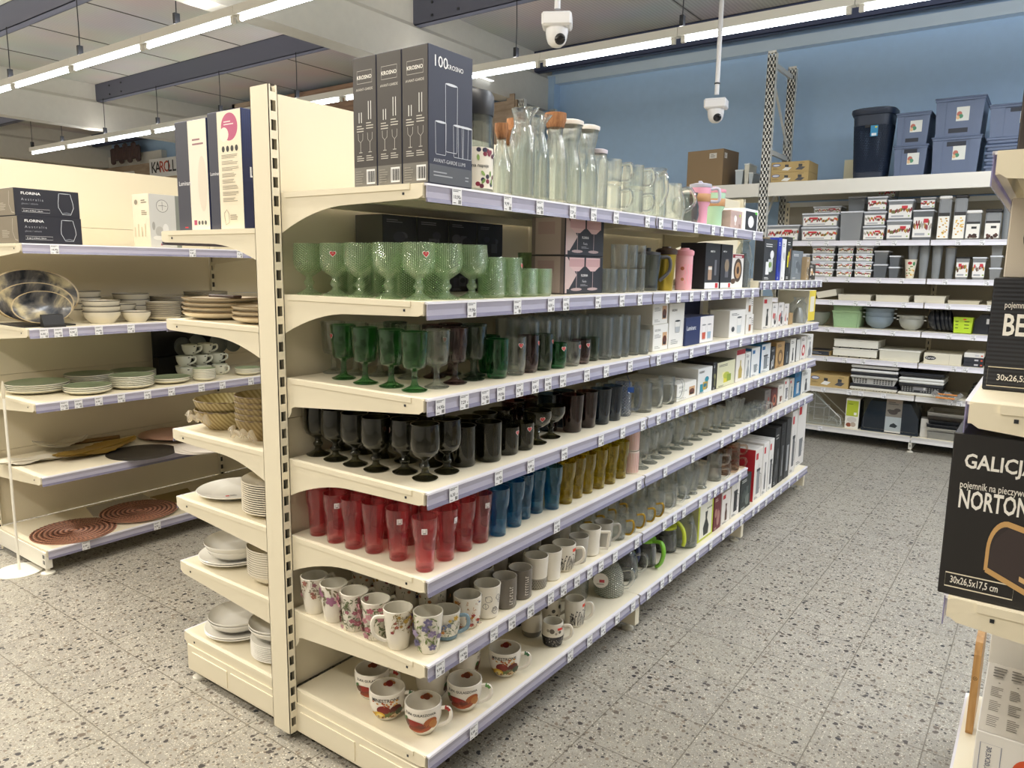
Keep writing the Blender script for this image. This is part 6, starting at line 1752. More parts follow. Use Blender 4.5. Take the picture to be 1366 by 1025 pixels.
for (xa, xb, fn, lab, dy, yy) in ((x0, x1 - .006, lumA, 'cream fronted navy tableware box with a pale plate printed, on the top left shelf', .15, .105), (x1, x2 - .05, lumB, 'navy tableware box with a magenta oval badge, nearest the post on the top left shelf', .15, .105)):
    w = xb - xa
    o = carton('tableware_box', w, dy, .335 if fn is lumA else .345, {'b': '1c2750', 'e': '16224e'}, {'s': fn, 'e': lum_side}); o.location = ((xa + xb) / 2, yy, z + .0005); tag(o, lab, None)

# ------------------------------------------------------------------ goods on the unit across the left aisle
XF = -1.863


def ul(u, x, z): return Vector((x, yline(u, x, z), z + .0006))


z = 1.52


def flor_side(k, w, h): k.rect(.002, .002, w - .004, h - .004, '847b6c'); k.line([(w * .8, h * .9), (w * .76, h * .4), (w * .86, h * .12), (w * .97, h * .1)], .002, 'd8d0c4'); k.bars(w * .3, h * .2, w * .35, h * .3, 5, 'b8b0a2')


def flor(k, w, h):
    k.text('FLORINA', w * .1, h * .78, h * .13, 'f0f0f2', sx=1.25, bold=.02); k.text('A u s t r a l i a', w * .1, h * .56, h * .13, 'a8a8b0'); k.text('glasses / szklanki', w * .1, h * .42, h * .085, '8a8a94')
    k.frame(w * .1, h * .14, w * .42, h * .12, .0012, 'c8c8cc'); k.text('6 szt | 610ml | 26cm', w * .12, h * .165, h * .085, 'd8d8dc', sx=.95, bold=.01)
    k.line([(w * .68, h * .9), (w * .66, h * .55), (w * .66, h * .38), (w * .72, h * .12), (w * .85, h * .12), (w * .9, h * .38), (w * .895, h * .55), (w * .86, h * .9)], .0022, 'c8ccd4'); k.ell(w * .77, h * .9, w * .09, h * .012, 'c8ccd4', 14); k.line([(w * .72, h * .16), (w * .785, h * .19), (w * .85, h * .16)], .002, '9aa0aa')


def flor_box(ua, ub, xf, zz, h, lab):
    y0, y1 = max(yline(ua, xf, zz), .086), yline(ub, xf, zz)
    o = carton('glasses_box', .24, y1 - y0, h, {'b': '1d1e2a'}, {'e': flor, 's': flor_side}); o.location = (xf - .12, (y0 + y1) / 2, zz); tag(o, lab, None, 'black glasses boxes')


hb_ = .118
flor_box(18, 110.5, XF - .02, z + .0006, hb_, 'lower black glasses box with a drawn stemless glass, on the far left shelf')
flor_box(14.5, 107, XF - .035, z + .0012 + hb_, hb_, 'upper black glasses box with a drawn stemless glass, on the far left shelf')


def tab_e(k, w, h):
    k.rect(w * .84, .002, w * .158, h - .004, '7c8078'); k.ell(w * .42, h * .78, w * .19, w * .19, '6a6a68', 28); k.ell(w * .42, h * .78, w * .175, w * .175, 'd0cec8', 28); k.line([(w * .3, h * .78), (w * .42, h * .79), (w * .56, h * .78)], .002, '5a5a58'); k.line([(w * .42, h * .7), (w * .42, h * .86)], .002, '5a5a58')
    for (x, y, a, b_, c) in ((.3, .3, .16, .12, 'b4b2ac'), (.5, .34, .12, .14, 'e2e0dc'), (.62, .24, .2, .06, '9a9894'), (.25, .18, .2, .05, 'dedcd6'), (.55, .16, .16, .05, '8e8c88'), (.12, .4, .06, .1, 'a09e98')): k.ell(w * x, h * y, w * a * .8, h * b_ * .8, c, 16)
    k.rect(w * .32, h * .04, w * .06, h * .035, 'b8423c')


def tab_s(k, w, h):
    k.bars(w * .55, h * .82, w * .35, h * .08, 2, '5a544a'); k.bars(w * .55, h * .6, w * .35, h * .1, 3, '6a6458')
    for i in range(4): k.rect(w * (.1 + .2 * i), h * .2, w * .06, h * (.18 + .06 * (i % 2)), 'b4a890')
    k.ell(w * .25, h * .85, w * .1, h * .05, '7a7468', 14)


y0, y1 = yline(201.5, XF - .06, z), yline(243, XF - .06, z)
o = carton('dinnerware_box', .16, y1 - y0, .265, {'b': 'cfc6b4', 'e': 'c9c8c4'}, {'e': tab_e, 's': tab_s}); o.location = (XF - .14, (y0 + y1) / 2, z + .0006); tag(o, 'pale dinnerware box with a round badge and table photo, far left shelf', None)
# serving dishes and bowls
z = 1.147


def glaze(name):
    m = bpy.data.materials.new(name); nt, N, L = nodes(m); b = N['Principled BSDF']; tc = N.new('ShaderNodeTexCoord')
    n = N.new('ShaderNodeTexNoise'); n.inputs['Scale'].default_value = 9; n.inputs['Detail'].default_value = 5; n.inputs['Distortion'].default_value = .8; L.new(tc.outputs['Object'], n.inputs[0])
    r = N.new('ShaderNodeValToRGB'); E = r.color_ramp.elements; E[0].position = .38; E[0].color = (*srgb('23272e'), 1); E[1].position = .66; E[1].color = (*srgb('c2b48e'), 1)
    e = E.new(.5); e.color = (*srgb('5c5a58'), 1); L.new(n.outputs['Fac'], r.inputs[0]); L.new(r.outputs[0], b.inputs['Base Color']); b.inputs['Roughness'].default_value = .15; return m


G_GLZ = glaze('reactive_glaze')


def oval_dish(a, b_):
    mb = MB().use(mat('b09c74', .35)); mb.T = Matrix.Rotation(PI / 2 - .22, 4, 'Y')
    pr = [(0, 0), (.62, 0), (.7, .01), (1, .05), (1.0, .056), (.96, .055)]
    mb.lathe([(r * b_, zz * .35) for r, zz in pr], 44, sx=1, sy=a / b_); mb.use(G_GLZ); mb.lathe([(r * b_, zz * .35) for r, zz in ((.96, .055), (.7, .03), (.62, .022), (0, .022))], 44, sx=1, sy=a / b_)
    o = bare('oval_dish', mb, 'serving dish'); return o


yc = [yline(46, XF - .2, z), yline(48, XF - .15, z), yline(56, XF - .10, z)]
for i, (a, b_, x, nm) in enumerate(((.2, .125, XF - .20, 'largest dark oval dish standing at the back of the black dish stand'), (.165, .094, XF - .145, 'middle dark oval dish leaning in the black dish stand'), (.128, .075, XF - .095, 'smallest dark oval dish at the front of the black dish stand'))):
    o = oval_dish(a, b_); o.location = (x, yc[i], z + b_ * cos(.22) + .0125); tag(o, nm, None, 'oval dishes in the stand')
m = MB().use(mat('1d1d1f', .5)); m.prism([(-.26, 0), (.08, 0), (.08, .004), (.07, .012), (.055, .055), (.04, .057), (.038, .006), (-.26, .006)], 'y', -.045, .045)
m.box(-.26, -.11, 0, .03, -.045, .006); m.box(-.26, .045, 0, .03, .11, .006)
o = m.build('dish_stand', None, (XF - .09, max(yline(62, XF - .06, z), .2), z + .0006)); tag(o, 'black metal stand holding three dark oval dishes', 'dish stand')
CR = 'ded6c2'
BW = lambda R, h, c=CR: (lambda: dish('bowl', bowl_prof(R, h, .62), c, 'bowl', 36, rim='4a463c'))


def upile(u, dx, R, sk, zz=1.147, p=None):
    p = p or ul(u, XF - dx, zz); p.x = min(max(p.x, -2.40 + R), XF - .015 - R); L = _SP.setdefault(sk, [])
    for _ in range(60):
        hit = [(q, r) for q, r in L if (p.x - q.x) ** 2 + (p.y - q.y) ** 2 < (R + r + .001) ** 2]
        if not hit: break
        p.y += .006
    p.y = max(p.y, .085 + R) if p.y < .3 else p.y; L.append((p.copy(), R)); p.z = zz + .0006; return p


for i, (x, dys) in enumerate(((-.2, (-.15, -.05, .05, .15)), (-.12, (-.08, 0, .08)))):
    for d in dys: _SP.setdefault('u4', []).append((Vector((XF + x, yc[2 * i] + d, z)), .055))
p = upile(118, .12, .086, 'u4')
for i in range(3): put('ulb1', BW(.085, .058), (p.x, p.y, p.z + .026 * i), 'cream bowl with a dark rim beside the oval dishes, %s of three nested' % ('lowest', 'middle', 'upper')[i], 'nested cream bowls')
p = upile(168, .1, .071, 'u4')
put('ulb2', BW(.07, .052), p, 'single small cream bowl at the shelf front beside the nested bowls'); p = upile(163, .26, .071, 'u4')
for i in range(2): put('ulb2', BW(.07, .052), (p.x, p.y, p.z + .03 * i), 'small cream bowl in the row behind the single bowl, %s of two' % ('lower', 'upper')[i], 'small cream bowls behind')
p = upile(112, .36, .086, 'u4')
for i in range(4): put('ulb1', BW(.085, .058), (p.x, p.y, p.z + .03 * i), 'cream bowl in the back row beside the oval dishes, %s in its pile' % ('lowest', 'second', 'third', 'topmost')[i], 'cream bowls in the back row')
p = upile(140, .38, .091, 'u4')
for i in range(3): put('ulb3', BW(.09, .07), (p.x, p.y, p.z + .03 * i), 'larger cream bowl against the back panel, %s in its pile' % ('lowest', 'middle', 'topmost')[i], 'larger cream bowls')
for (u, dx, R, n, key, nm) in ((183, .34, .105, 10, 'ulp1', 'back left pile'), (229, .36, .12, 12, 'ulp2', 'taller back right pile'), (200, .12, .085, 8, 'ulp3', 'front left pile'), (239, .12, .085, 7, 'ulp4', 'front right pile')):
    p = upile(u, dx, R + .001, 'u4'); stack('plate', key, coupeplate(R, .022), 'cfc6b2', n, .0099, (p.x, p.y), z, 'cream grey plate in the %s across the left aisle, {o}' % nm, nm + ' of grey plates', rim='6a6252')
# green plates, cups
z = .81
GP = 'dcdcc8'


def green_plate(R):
    def f():
        o = dish('plate', coupeplate(R, .02), 'e2decb', 'plate', 36); b = MB().use(mat('8b9678', .3, noise=.12)); pr = coupeplate(R, .02); b.lathe([(r, zz + .0006) for r, zz in pr[5:]][:-1] + [(0, .0066)], 36); b.build('glaze', o); return o
    return f


def cup():
    r = mug('cup', [(.022, 0), (.026, .003), (.038, .03), (.042, .058)], 'dfe0d2', 'cdd0bc', hx=.024, cat='cup'); k = Ink(); k.rect(-.006, .01, .011, .042, '2a2c2a', 2); k.round(r, 'label', radof([(.022, 0), (.026, .003), (.038, .03), (.042, .058)]), -.7); return r


cups = [(.22, .95, 0), (.22, 1.05, 0), (.22, 1.15, 0), (.315, .98, 0), (.315, 1.08, 0), (.27, .96, 1), (.27, 1.06, 1), (.27, 1.16, 1), (.275, 1.0, 2), (.275, 1.1, 2)]
for i, (dx, y, l) in enumerate(cups):
    n = [k for k in range(len(cups)) if cups[k][2] == l].index(i)
    put('cup', cup, (XF - dx, y, z + .0006 + .0605 * l), 'pale green cup with dark label, %s layer of the cup pile, %s from its left' % (('lowest', 'middle', 'top')[l], ORD[n]), 'pile of pale green cups', .9 if l else .3)
for (u, v, R, n, key, nm) in ((-2.2, .235, .138, 4, 'ug1', 'pile at the shelf corner'), (-1.985, .37, .106, 3, 'ug2', 'front pile of small plates'), (-2.25, .5, .115, 5, 'ug3', 'back left pile'), (-1.99, .59, .105, 6, 'ug4', 'front middle pile'), (-2.27, .742, .115, 4, 'ug5', 'back middle pile'), (-2.0, .80, .1, 2, 'ug6', 'front right pair'), (-1.937, .96, .06, 6, 'ug7', 'pile of saucers'), (-1.955, 1.245, .073, 3, 'ug8', 'pile right of the cups')):
    p = Vector((u, v, z))
    for i in range(n): put(key, green_plate(R), (p.x, p.y, z + .0006 + .0088 * i), 'green glazed plate, %s across the left aisle, %s' % (nm, 'topmost' if i == n - 1 else ORD[i] + ' from below'), nm + ' of green plates')


for i, (u, h, R) in enumerate(((243, .1, .055), (262, .12, .06), (290, .11, .058), (309, .1, .055))):
    b = MB().use(mat('5c6260', .3)); b.T = Matrix.Rotation(PI / 2 - .15, 4, 'Y'); b.lathe(coupeplate(R, .016), 28); o = bare('saucer', b, 'saucer'); p = ul(u, XF - .375, z + .09); o.location = (p.x, p.y, z + .0 + R + .102); tag(o, 'dark grey saucer displayed upright on the black tray behind the cups, %s from its left' % ORD[i], None, 'upright dark saucers')
b = MB().use(mat('161718', .4)); b.T = Matrix.Rotation(.0, 4, 'Z'); b.box(-.012, -.21, 0, 0, .21, .26); b.box(-.012, -.21, 0, .05, .21, .1)
p = Vector((XF - .46, 1.1, z)); o = b.build('display_board', None, (p.x, p.y, z + .0006)); tag(o, 'black display board with a ledge for dark saucers behind the cups', 'display board')


# placemats
def mat_disc(R, col, n=48, wav=0, q=0, h=.004, ripple=0, holes=None):
    def f():
        b = MB().use(col); b.lathe([(0, 0), (R * .985, 0), (R, h * .5), (R * .985, h), (R * .5, h + .0005), (0, h + .001)], n, (lambda a, zz, r, i: r * (1 + wav * sin(q * a)) if r > R * .8 else r) if wav else None)
        return bare('placemat', b, 'placemat')
    return f


def rings_material(name, c0, c1, sc):
    m = bpy.data.materials.new(name); nt, N, L = nodes(m); b = N['Principled BSDF']; tc = N.new('ShaderNodeTexCoord')
    w = N.new('ShaderNodeTexWave'); w.wave_type = 'RINGS'; w.rings_direction = 'Z'; w.inputs['Scale'].default_value = sc; w.inputs['Distortion'].default_value = .6; L.new(tc.outputs['Object'], w.inputs[0])
    r = N.new('ShaderNodeValToRGB'); r.color_ramp.elements[0].color = (*srgb(c0), 1); r.color_ramp.elements[1].color = (*srgb(c1), 1); L.new(w.outputs['Fac'], r.inputs[0]); L.new(r.outputs[0], b.inputs['Base Color'])
    b.inputs['Roughness'].default_value = .4; bp = N.new('ShaderNodeBump'); bp.inputs['Strength'].default_value = .8; bp.inputs['Distance'].default_value = .004; L.new(w.outputs['Fac'], bp.inputs['Height']); L.new(bp.outputs[0], b.inputs['Normal']); return m


z = .12
cop = rings_material('copper_weave', '5e3a2e', 'c08a70', 14)
def woven():
    R = .19; b = MB().use(cop)
    for k in range(15):
        r = .012 + k * .0122; b.lathe([(r - .0042, 0), (r + .0042, 0), (r + .0042, .004), (r - .0042, .004), (r - .0042, 0)], 56)
    for k in range(48):
        a = 2 * PI * k / 48; b.tube([(.01 * cos(a), .01 * sin(a), .005), (.1 * cos(a + .5), .1 * sin(a + .5), .005), (R * cos(a + 1), R * sin(a + 1), .004)], .0017, 4)
    return bare('woven_placemat', b, 'placemat')
p = at(99, 709, z); put('wov', woven, (p.x, p.y, z + .0012), 'round copper woven placemat at the front of the bottom shelf across the left aisle', 'copper woven placemats')
p = at(186, 685, z); put('wov', woven, (p.x, p.y, z + .013), 'round copper woven placemat farther along the bottom shelf across the left aisle', 'copper woven placemats')
def sheet(name, label, pts, col, z, h=.003):
    b = MB().use(col); b.prism(pts, 'z', z, z + h); o = b.build(name); tag(o, label, 'placemat'); return o
def px_sheet(name, label, pix, col, z, h=.003): return sheet(name, label, [(q.x, q.y) for q in [at(u, v, z) for u, v in pix]], col, z + .0006, h)
px_sheet('sleeve', 'flat clear grey plastic sleeve lying behind the copper placemats', [(115, 678), (190, 660), (206, 668), (140, 690), (125, 690)], mat('b8b4aa', .2), z)
px_sheet('placemat', 'gold placemat at the back of the bottom shelf, across the left aisle', [(200, 664), (250, 652), (262, 664), (232, 672)], mat('8c7636', .4, .3), z)
z = .469


def leafmat(L_, W_, col, name, curl=.02):
    b = MB().use(col); n = 30; vs = []; fs = []
    for i in range(n + 1):
        t = i / n; w = W_ * sin(PI * min(1, t * .92 + .06)) ** .7 * (1 + .09 * sin(t * 62)); x = (t - .5) * L_
        for j in range(7):
            q = (j - 3) / 3; vs.append((x, q * w, .004 + .008 * abs(q) + .006 * sin(t * 11 + j) * abs(q) + curl * (abs(t - .5) * 2) ** 4))
    b.add(vs, [(i * 7 + j, (i + 1) * 7 + j, (i + 1) * 7 + j + 1, i * 7 + j + 1) for i in range(n) for j in range(6)], True)
    vs2 = [(x, y, zz - .002) for x, y, zz in vs]; b.add(vs2, [(i * 7 + j, i * 7 + j + 1, (i + 1) * 7 + j + 1, (i + 1) * 7 + j) for i in range(n) for j in range(6)], True)
    b.tube([((t / 10 - .5) * L_, 0, .0085 + curl * (abs(t / 10 - .5) * 2) ** 4) for t in range(11)], .003, 6)
    return bare(name, b, 'placemat')


def lay_mat(o, p, q, z, lab, grp=None):
    o.location = ((p.x + q.x) / 2, (p.y + q.y) / 2, z); o.rotation_euler = (0, 0, math.atan2(q.y - p.y, q.x - p.x)); tag(o, lab, None, grp)


goldm = mat('a8883a', .35, .4, noise=.15)
P, Q = at(76, 618, z), at(180, 590, z); lay_mat(leafmat((Q - P).length, .095, goldm, 'leaf_placemat'), P, Q, z + .008, 'large gold leaf shaped placemat overhanging the shelf front')
P, Q = at(-10, 622, z), at(84, 612, z); lay_mat(leafmat((Q - P).length, .07, mat('d6cfbe', .5), 'leaf_placemat', .0), P, Q, z + .002, 'flat white leaf shaped placemat left of the gold one')
P, Q = at(46, 607, z), at(118, 596, z); lay_mat(leafmat((Q - P).length, .085, mat('cfc8b6', .4), 'leaf_placemat', .03), P, Q, z + .03, 'curled pearl white leaf placemat behind the gold one')
dk = mat('2b2722', .5); pk = mat('b8917c', .45, .1); wh = mat('d8d0c6', .4)
p = at(190, 604, z); put('pmd', mat_disc(.17, dk, 60, .012, 30), (p.x, p.y, z + .0006), 'round dark placemat with a beaded edge right of the gold leaf one')
for i in range(4):
    p = at(222 + 4 * i, 584 + 1.2 * i, z); put('pmp', mat_disc(.175, pk), (p.x - .03, p.y + .05, z + .010 + .0055 * i), 'round pinkish copper placemat lying behind the dark one, %s in the pile' % ('lowest', 'second from below', 'third from below', 'topmost')[i], 'pink copper placemats')
for i in range(3):
    p = at(243 + 7 * i, 603, z); put('pmw', mat_disc(.17, wh), (p.x, p.y + .13, z + .0006 + .003 * 0 + .0052 * i if i else z + .0006), 'round silvery white placemat under the pink copper ones, %s in the pile' % ('lowest', 'middle', 'upper')[i], 'silvery placemats')
rod = MB().use(mat('8a6c42', .5)); P, Q = at(20, 600, z), at(150, 583, z); rod.tube([(P.x + .08, P.y + .03, z + .012), (Q.x + .08, Q.y, z + .012)], .011, 10); o = rod.build('rolled_mat'); tag(o, 'rolled brown mat lying along the back of the placemat shelf', 'placemat')
# thin white stand on the floor
t = thing('sign_stand', 'thin white pole on a round base plate at the left edge', 'stand', (at(26, 762, 0).x, at(26, 762, 0).y, 0)); wm = mat('ece8dc', .4)
b = MB().use(wm); b.lathe([(0, 0), (.1, 0), (.1, .004), (.02, .008), (0, .008)], 36); b.build('base_plate', t); b = MB().use(wm); b.tube([(0, 0, .006), (-.01, .003, .3), (-.025, .01, .82)], .006, 8); b.build('pole', t)
b = MB().use(mat('cfc6b0', .5)); b.tube([(-.025, .01, .82), (-.03, .012, .86), (-.028, .012, .9)], [.006, .011, .003], 8); b.build('tip', t)
# ------------------------------------------------------------------ unit at the right edge
def squeeze(fn, q):
    def f(k, w, h): fn(k, w, h); k.it = [([(p[0] * q, p[1]) for p in vs], fs, m, l) for vs, fs, m, l in k.it]
    return f


def gal(k, w, h):
    k.text('GALICJA', w * .1, h * .80, .032, 'f4f2ec', sx=1.45, bold=.022); k.text('pojemnik na pieczywo', w * .085, h * .675, .0165, 'f0ece4', bold=.006, sx=1.12); k.text('NORTON', w * .085, h * .555, .042, 'f6f4ee', bold=.022, sx=.95)
    k.frame(w * .05, h * .055, w * .54, h * .085, .002, 'e8dfc8'); k.text('30x26,5x17,5 cm', w * .09, h * .08, .0165, 'f2eee4', bold=.012, sx=1.08)
    wd = 'c9a066'; a = [(w * .36, h * .20), (w * .36, h * .33)] + [(w * (.36 + .13 * (1 - cos(t * PI / 16))), h * (.33 + .17 * sin(t * PI / 16))) for t in range(1, 9)]
    out = a + [(w * .97, h * .42), (w * .97, h * .02)]; k.poly(out, '2f2728'); k.poly([(w * .38, h * .22), (w * .97, h * .06), (w * .97, h * .40), (w * .5, h * .475), (w * .41, h * .40), (w * .38, h * .32)], '3a3030')
    k.line(a + [(w * .97, h * .425)], .009, wd); k.line([(w * .36, h * .205), (w * .97, h * .03)], .009, wd); k.poly([(w * .62, h * .175), (w * .9, h * .10), (w * .9, h * .13), (w * .62, h * .205)], 'd8b47c')


o = carton('bread_bin_carton', .32, .19, .2655, {'b': '1d1b1b', 'w': '24211f'}, {'s': squeeze(gal, .53)}); o.location = (1.683 + .16, .105, ZR[2] + .0005); tag(o, 'black carton lettered NORTON with a bread bin picture, lower one at the right edge', None)


def bes(k, w, h):
    for i in range(26): k.rect(.001, h * (.02 + .0375 * i), w - .002, h * .02, '2b2d34')
    k.text('pojemnik na pieczywo', w * .1, h * .74, .0145, 'e8e4dc', bold=.006); k.text('BES', w * .1, h * .5, .05, 'f2f0ea', bold=.022); k.frame(w * .03, h * .04, w * .75, h * .17, .0014, 'd8cdb4'); k.text('30x26,5x17,5 cm', w * .1, h * .095, .0145, 'e8e4da', bold=.01, sx=1.3)


o = carton('bread_bin_carton', .30, .2, .188, {'b': '1c1d22', 'w': '3a2c22'}, {'s': squeeze(bes, .62)}); o.location = (1.704 + .15, .26, ZR[3] + .0005); tag(o, 'black ribbed carton beginning BES, standing on the shelf above the NORTON carton', None)
o = carton('cookware_box', .24, .18, .13, {'b': 'c9bfb0', 'w': '4a3a2c'}, {'s': lambda k, w, h: (k.ell(w * .22, h * .5, w * .13, w * .13, '4a4440', 24), k.ell(w * .22, h * .5, w * .11, w * .11, 'cfc6b8', 24), k.bars(w * .16, h * .42, w * .12, h * .16, 3, '4a4440'))}); o.location = (1.715 + .12, .27, ZR[3] + .0005 + .1885); tag(o, 'small pale box with a round mark lying on the BES carton', None)
o = carton('dark_carton', .28, .2, .27, {'b': '2a2320', 'w': '3a3029'}, {'s': lambda k, w, h: (k.poly([(w * .03, h * .1), (w * .2, h * .2), (w * .24, h * .5), (w * .05, h * .42)], '6a5238'), k.ell(w * .12, h * .22, w * .1, h * .12, '8a7868', 16), k.bars(w * .04, h * .6, w * .1, h * .14, 4, 'a89868'))}); o.location = (ly(1356, .1, 1.63).x + .14, .2, ZR[4] + .0005); tag(o, 'dark carton on the highest shelf at the right edge', None)
# bottom shelf: bamboo board and white boxes
bam = wood('bamboo', 'a87c48', 'c49a62', 5, .45, 'Z')
b = MB().use(bam); b.prism([(0, .0), (.24, 0), (.245, .02), (.245, .36), (.235, .375), (.03, .38), (.006, .37), (0, .35)], 'y', -.009, .009)
z = ZR[1]; p = at(1292, 980, z)
b = MB().use(bam)
prof = [(-.11, .0), (.11, .0), (.115, .01), (.115, .24), (.1, .272), (.08, .28), (-.08, .28), (-.1, .272), (-.115, .24), (-.115, .01)]
b.prism(prof, 'x', -.009, .009)
k = Ink(); k.ell(0, 0, .0055, .0055, '4a3a22', 16); k.ell(0, 0, .0042, .0042, 'b48a52', 16); k.ell(0, 0, .0016, .0016, '4a3a22', 10)
o = b.build('cutting_board', None, (1.719, 1.116, z + .0006)); k.face(o, 'stamp', (-.0, -.115, .17), (1, 0, 0), (0, 0, 1)); tag(o, 'bamboo cutting board standing on edge at the front of the bottom right shelf', 'cutting board')
o = carton('white_carton', .3, .4, .52, {'b': 'e8e4dc'}, {}); o.location = (1.902, .76, z + .0005); tag(o, 'tall white carton between the bamboo board and the bread box cartons', None)


def rot_text(k, w, h):
    k.rect(.002, .002, w - .004, h - .004, 'cfcac2')  # grey ground over the white top paints its dimmer light
    for i in range(6):
        for j in range(3): k.bars(w * (.06 + .155 * i), h * (.08 + .2 * j), w * .1, h * .15, 6, '7a756e', i + j)
    for i in range(6): k.bars(w * (.06 + .155 * i), h * .74, w * .12, h * .18, 4, '55504a', i)
    for i in range(6): k.ell(w * (.12 + .155 * i), h * .66, .002, .002, '3a3632', 8)


def logo(k, w, h):
    k.frame(w * .04, h * .08, w * .16, h * .78, .0012, '8a8fa8'); k.text('30,5X20,7X15', w * .09, h * .83, .0115, '5a5f78', rot=-PI / 2, bold=.01)
    k.ell(w * .42, h * .6, .027, .03, 'd0552c', 28); k.frame(w * .42 - .012, h * .6 - .012, .024, .022, .0025, 'f4f0e8')


for i in range(3):
    o = carton('bread_box_carton', .207, .305, .149, {'b': 'e9e7e4'}, {'s': logo}, flap=False)
    if i == 2: k = Ink(); rot_text(k, .207, .305); k.face(o, 'top_shade_print', (-.1035, -.1525, .149), (1, 0, 0), (0, 1, 0), gap=.0008)
    o.location = (1.857, .37, z + .0005 + .1495 * i); tag(o, 'white bread box carton, %s of the pile at the bottom right edge' % ('lowest', 'middle', 'topmost')[i], None, 'bread box cartons')

# ------------------------------------------------------------------ wall shelves at the back
YB = 5.37


def bp(u, z, dy=.05): # x on a shelf of the back unit, dy behind its front edge
    a, b = -2, 4
    for _ in range(50):
        m = (a + b) / 2
        if proj_u((m, YB + dy, z)) < u: a = m
        else: b = m
    return (a + b) / 2


clp = glass('f2f4f6', 'c4ccd2', .5, 'e6eaf0'); grp_ = glass('d8dce2', '9aa0a8', .5, 'b4bac2'); lidc = mat('dfe2ea', .4)


def tub(w, d, h, band=None, lidm=lidc, body=clp, seed=1, clips=False):
    m = MB().use(body); m.prism([(-w / 2 + .008, 0), (w / 2 - .008, 0), (w / 2, h - .008), (-w / 2, h - .008)], 'y', -d / 2, d / 2); r = bare('food_box', m, 'food box')
    l = MB().use(lidm); l.cbox(-w / 2 - .004, -d / 2 - .004, h - .008, w / 2 + .004, d / 2 + .004, h + .004, .003)
    if clips: l.box(-.02, -d / 2 - .007, h - .02, .02, -d / 2 - .004, h)
    l.build('lid', r)
    if band:
        k = Ink(); R = random.Random(seed); k.rect(-w * .46, h * .1, w * .92, h * .68, 'ebe9e6')
        for i in range(int(w / .009)): k.ell(-w * .42 + i * .0085, h * (.5 + R.uniform(-.1, .1)), .006, h * .1, R.choice(['7a2c30', 'b0873a', '5a3a2a', 'c0423c', '6a6a3a', 'a8a098', '8a3a44']), 8)
        k.rect(-w * .35, h * .16, w * .5, h * .08, 'a8aab0'); k.rect(w * .05 if seed % 2 else -w * .3, h * .58, w * .24, h * .14, 'c0303c'); k.ell(w * .36, h * .2, .006, .006, '8fae4a', 10)
        k.face(r, 'sleeve', (0, -d / 2 - .001, 0), (1, 0, 0), (0, 0, 1), gap=.0015)
    return r


def tubs(lab, u0, u1, z, h, n=1, band=1, dy=.05, d=.18, lidm=lidc, body=clp, group=None, seed=1, clips=False, lift=0):
    xa, xb = bp(u0, z, dy), bp(u1, z, dy); key = 'tub%.3f%.3f%s%d%s%s' % (xb - xa, h, band, seed, lidm.name, body.name)
    for i in range(n):
        put(key, lambda: tub(xb - xa - .012, d, h, band, lidm, body, seed, clips), ((xa + xb) / 2, YB + dy + d / 2, z + .0006 + lift + i * (h + .0045)), lab if n == 1 else lab + (', lower of two' if i == 0 else ', upper of two') if n == 2 else lab + ', %s layer from below' % ORD[i], group if n > 1 else group)


z = ZB[7]
tubs('long food box with a printed sleeve, leftmost on the top food box shelf', 1021, 1066, z, .135, 1, 1, group='printed food boxes')
tubs('long food box with a printed sleeve, second from the rack post', 1067, 1117, z, .112, 2, 1, seed=2, group='printed food boxes')
tubs('dark topped food box behind the long printed ones', 1081, 1120, z, .06, 1, 1, dy=.26, seed=3, lift=.24, group='printed food boxes')
tubs('empty clear tall food box between printed ones', 1118, 1149, z, .235, 1, 0, seed=4)
put('tubq', lambda: tub(.13, .15, .12, 0, mat('a8aab2', .4), grp_), (bp(1136, z), YB + .2, z + .242), 'grey lidded box on top of the empty clear tall box')
tubs('small food box with a printed sleeve beside the empty tall box', 1149, 1180, z, .112, 2, 1, seed=5, group='printed food boxes')
tubs('top small food box of the third pile on the top food box shelf', 1152, 1180, z, .11, 1, 1, seed=6, lift=.2375, group='printed food boxes')
tubs('food box with a wide red sleeve, beside the dark filled box', 1180, 1215, z, .155, 2, 1, seed=7, group='printed food boxes')
tubs('smoky food box on top of the third pile', 1165, 1190, z, .09, 1, 1, dy=.22, seed=8, body=grp_, lift=.35, group='printed food boxes')
tubs('half dark food box with a red price spot before the pasta jars', 1214, 1243, z, .23, 1, 1, seed=9, body=grp_)
tubs('tall clear canister standing on the half dark food box', 1222, 1244, z, .085, 1, 1, dy=.1, d=.12, seed=10, lift=.245)


def jar(w, h, lid, paint, dark_band=True):
    def f():
        m = MB().use(clp); m.cbox(-w / 2, -w / 2, 0, w / 2, w / 2, h - .015, .012); r = bare('storage_jar', m, 'storage jar'); l = MB().use(mat(lid, .4)); l.cbox(-w / 2 - .002, -w / 2 - .002, h - .018, w / 2 + .002, w / 2 + .002, h + .006, .006); l.build('lid', r)
        k = Ink(); k.rect(-w * .45, .012, w * .9, h * .55, 'efece4'); R = random.Random(int(h * 1000))
        if dark_band: k.rect(-w * .45, h * .55, w * .9, h * .08, '2a2a2c')
        for i in range(16):
            c = R.choice(['d8a83a', 'e8c45a', 'b8892a']) if paint == 'pasta' else R.choice(['3a2620', '5a3a30', '2c1c18'])
            k.ell(R.uniform(-.32, .32) * w, h * (R.uniform(.06, .5) if paint == 'pasta' else R.uniform(.05, .18)), w * .09, h * .016 if paint == 'pasta' else h * .04, c, 8, R.uniform(-1, 1) if paint == 'pasta' else 0)
        if paint != 'pasta': k.rect(-w * .1, h * .38, w * .35, h * .08, '2a2a2c')
        k.face(r, 'label', (0, -w / 2, 0), (1, 0, 0), (0, 0, 1), gap=.001); return r
    return f


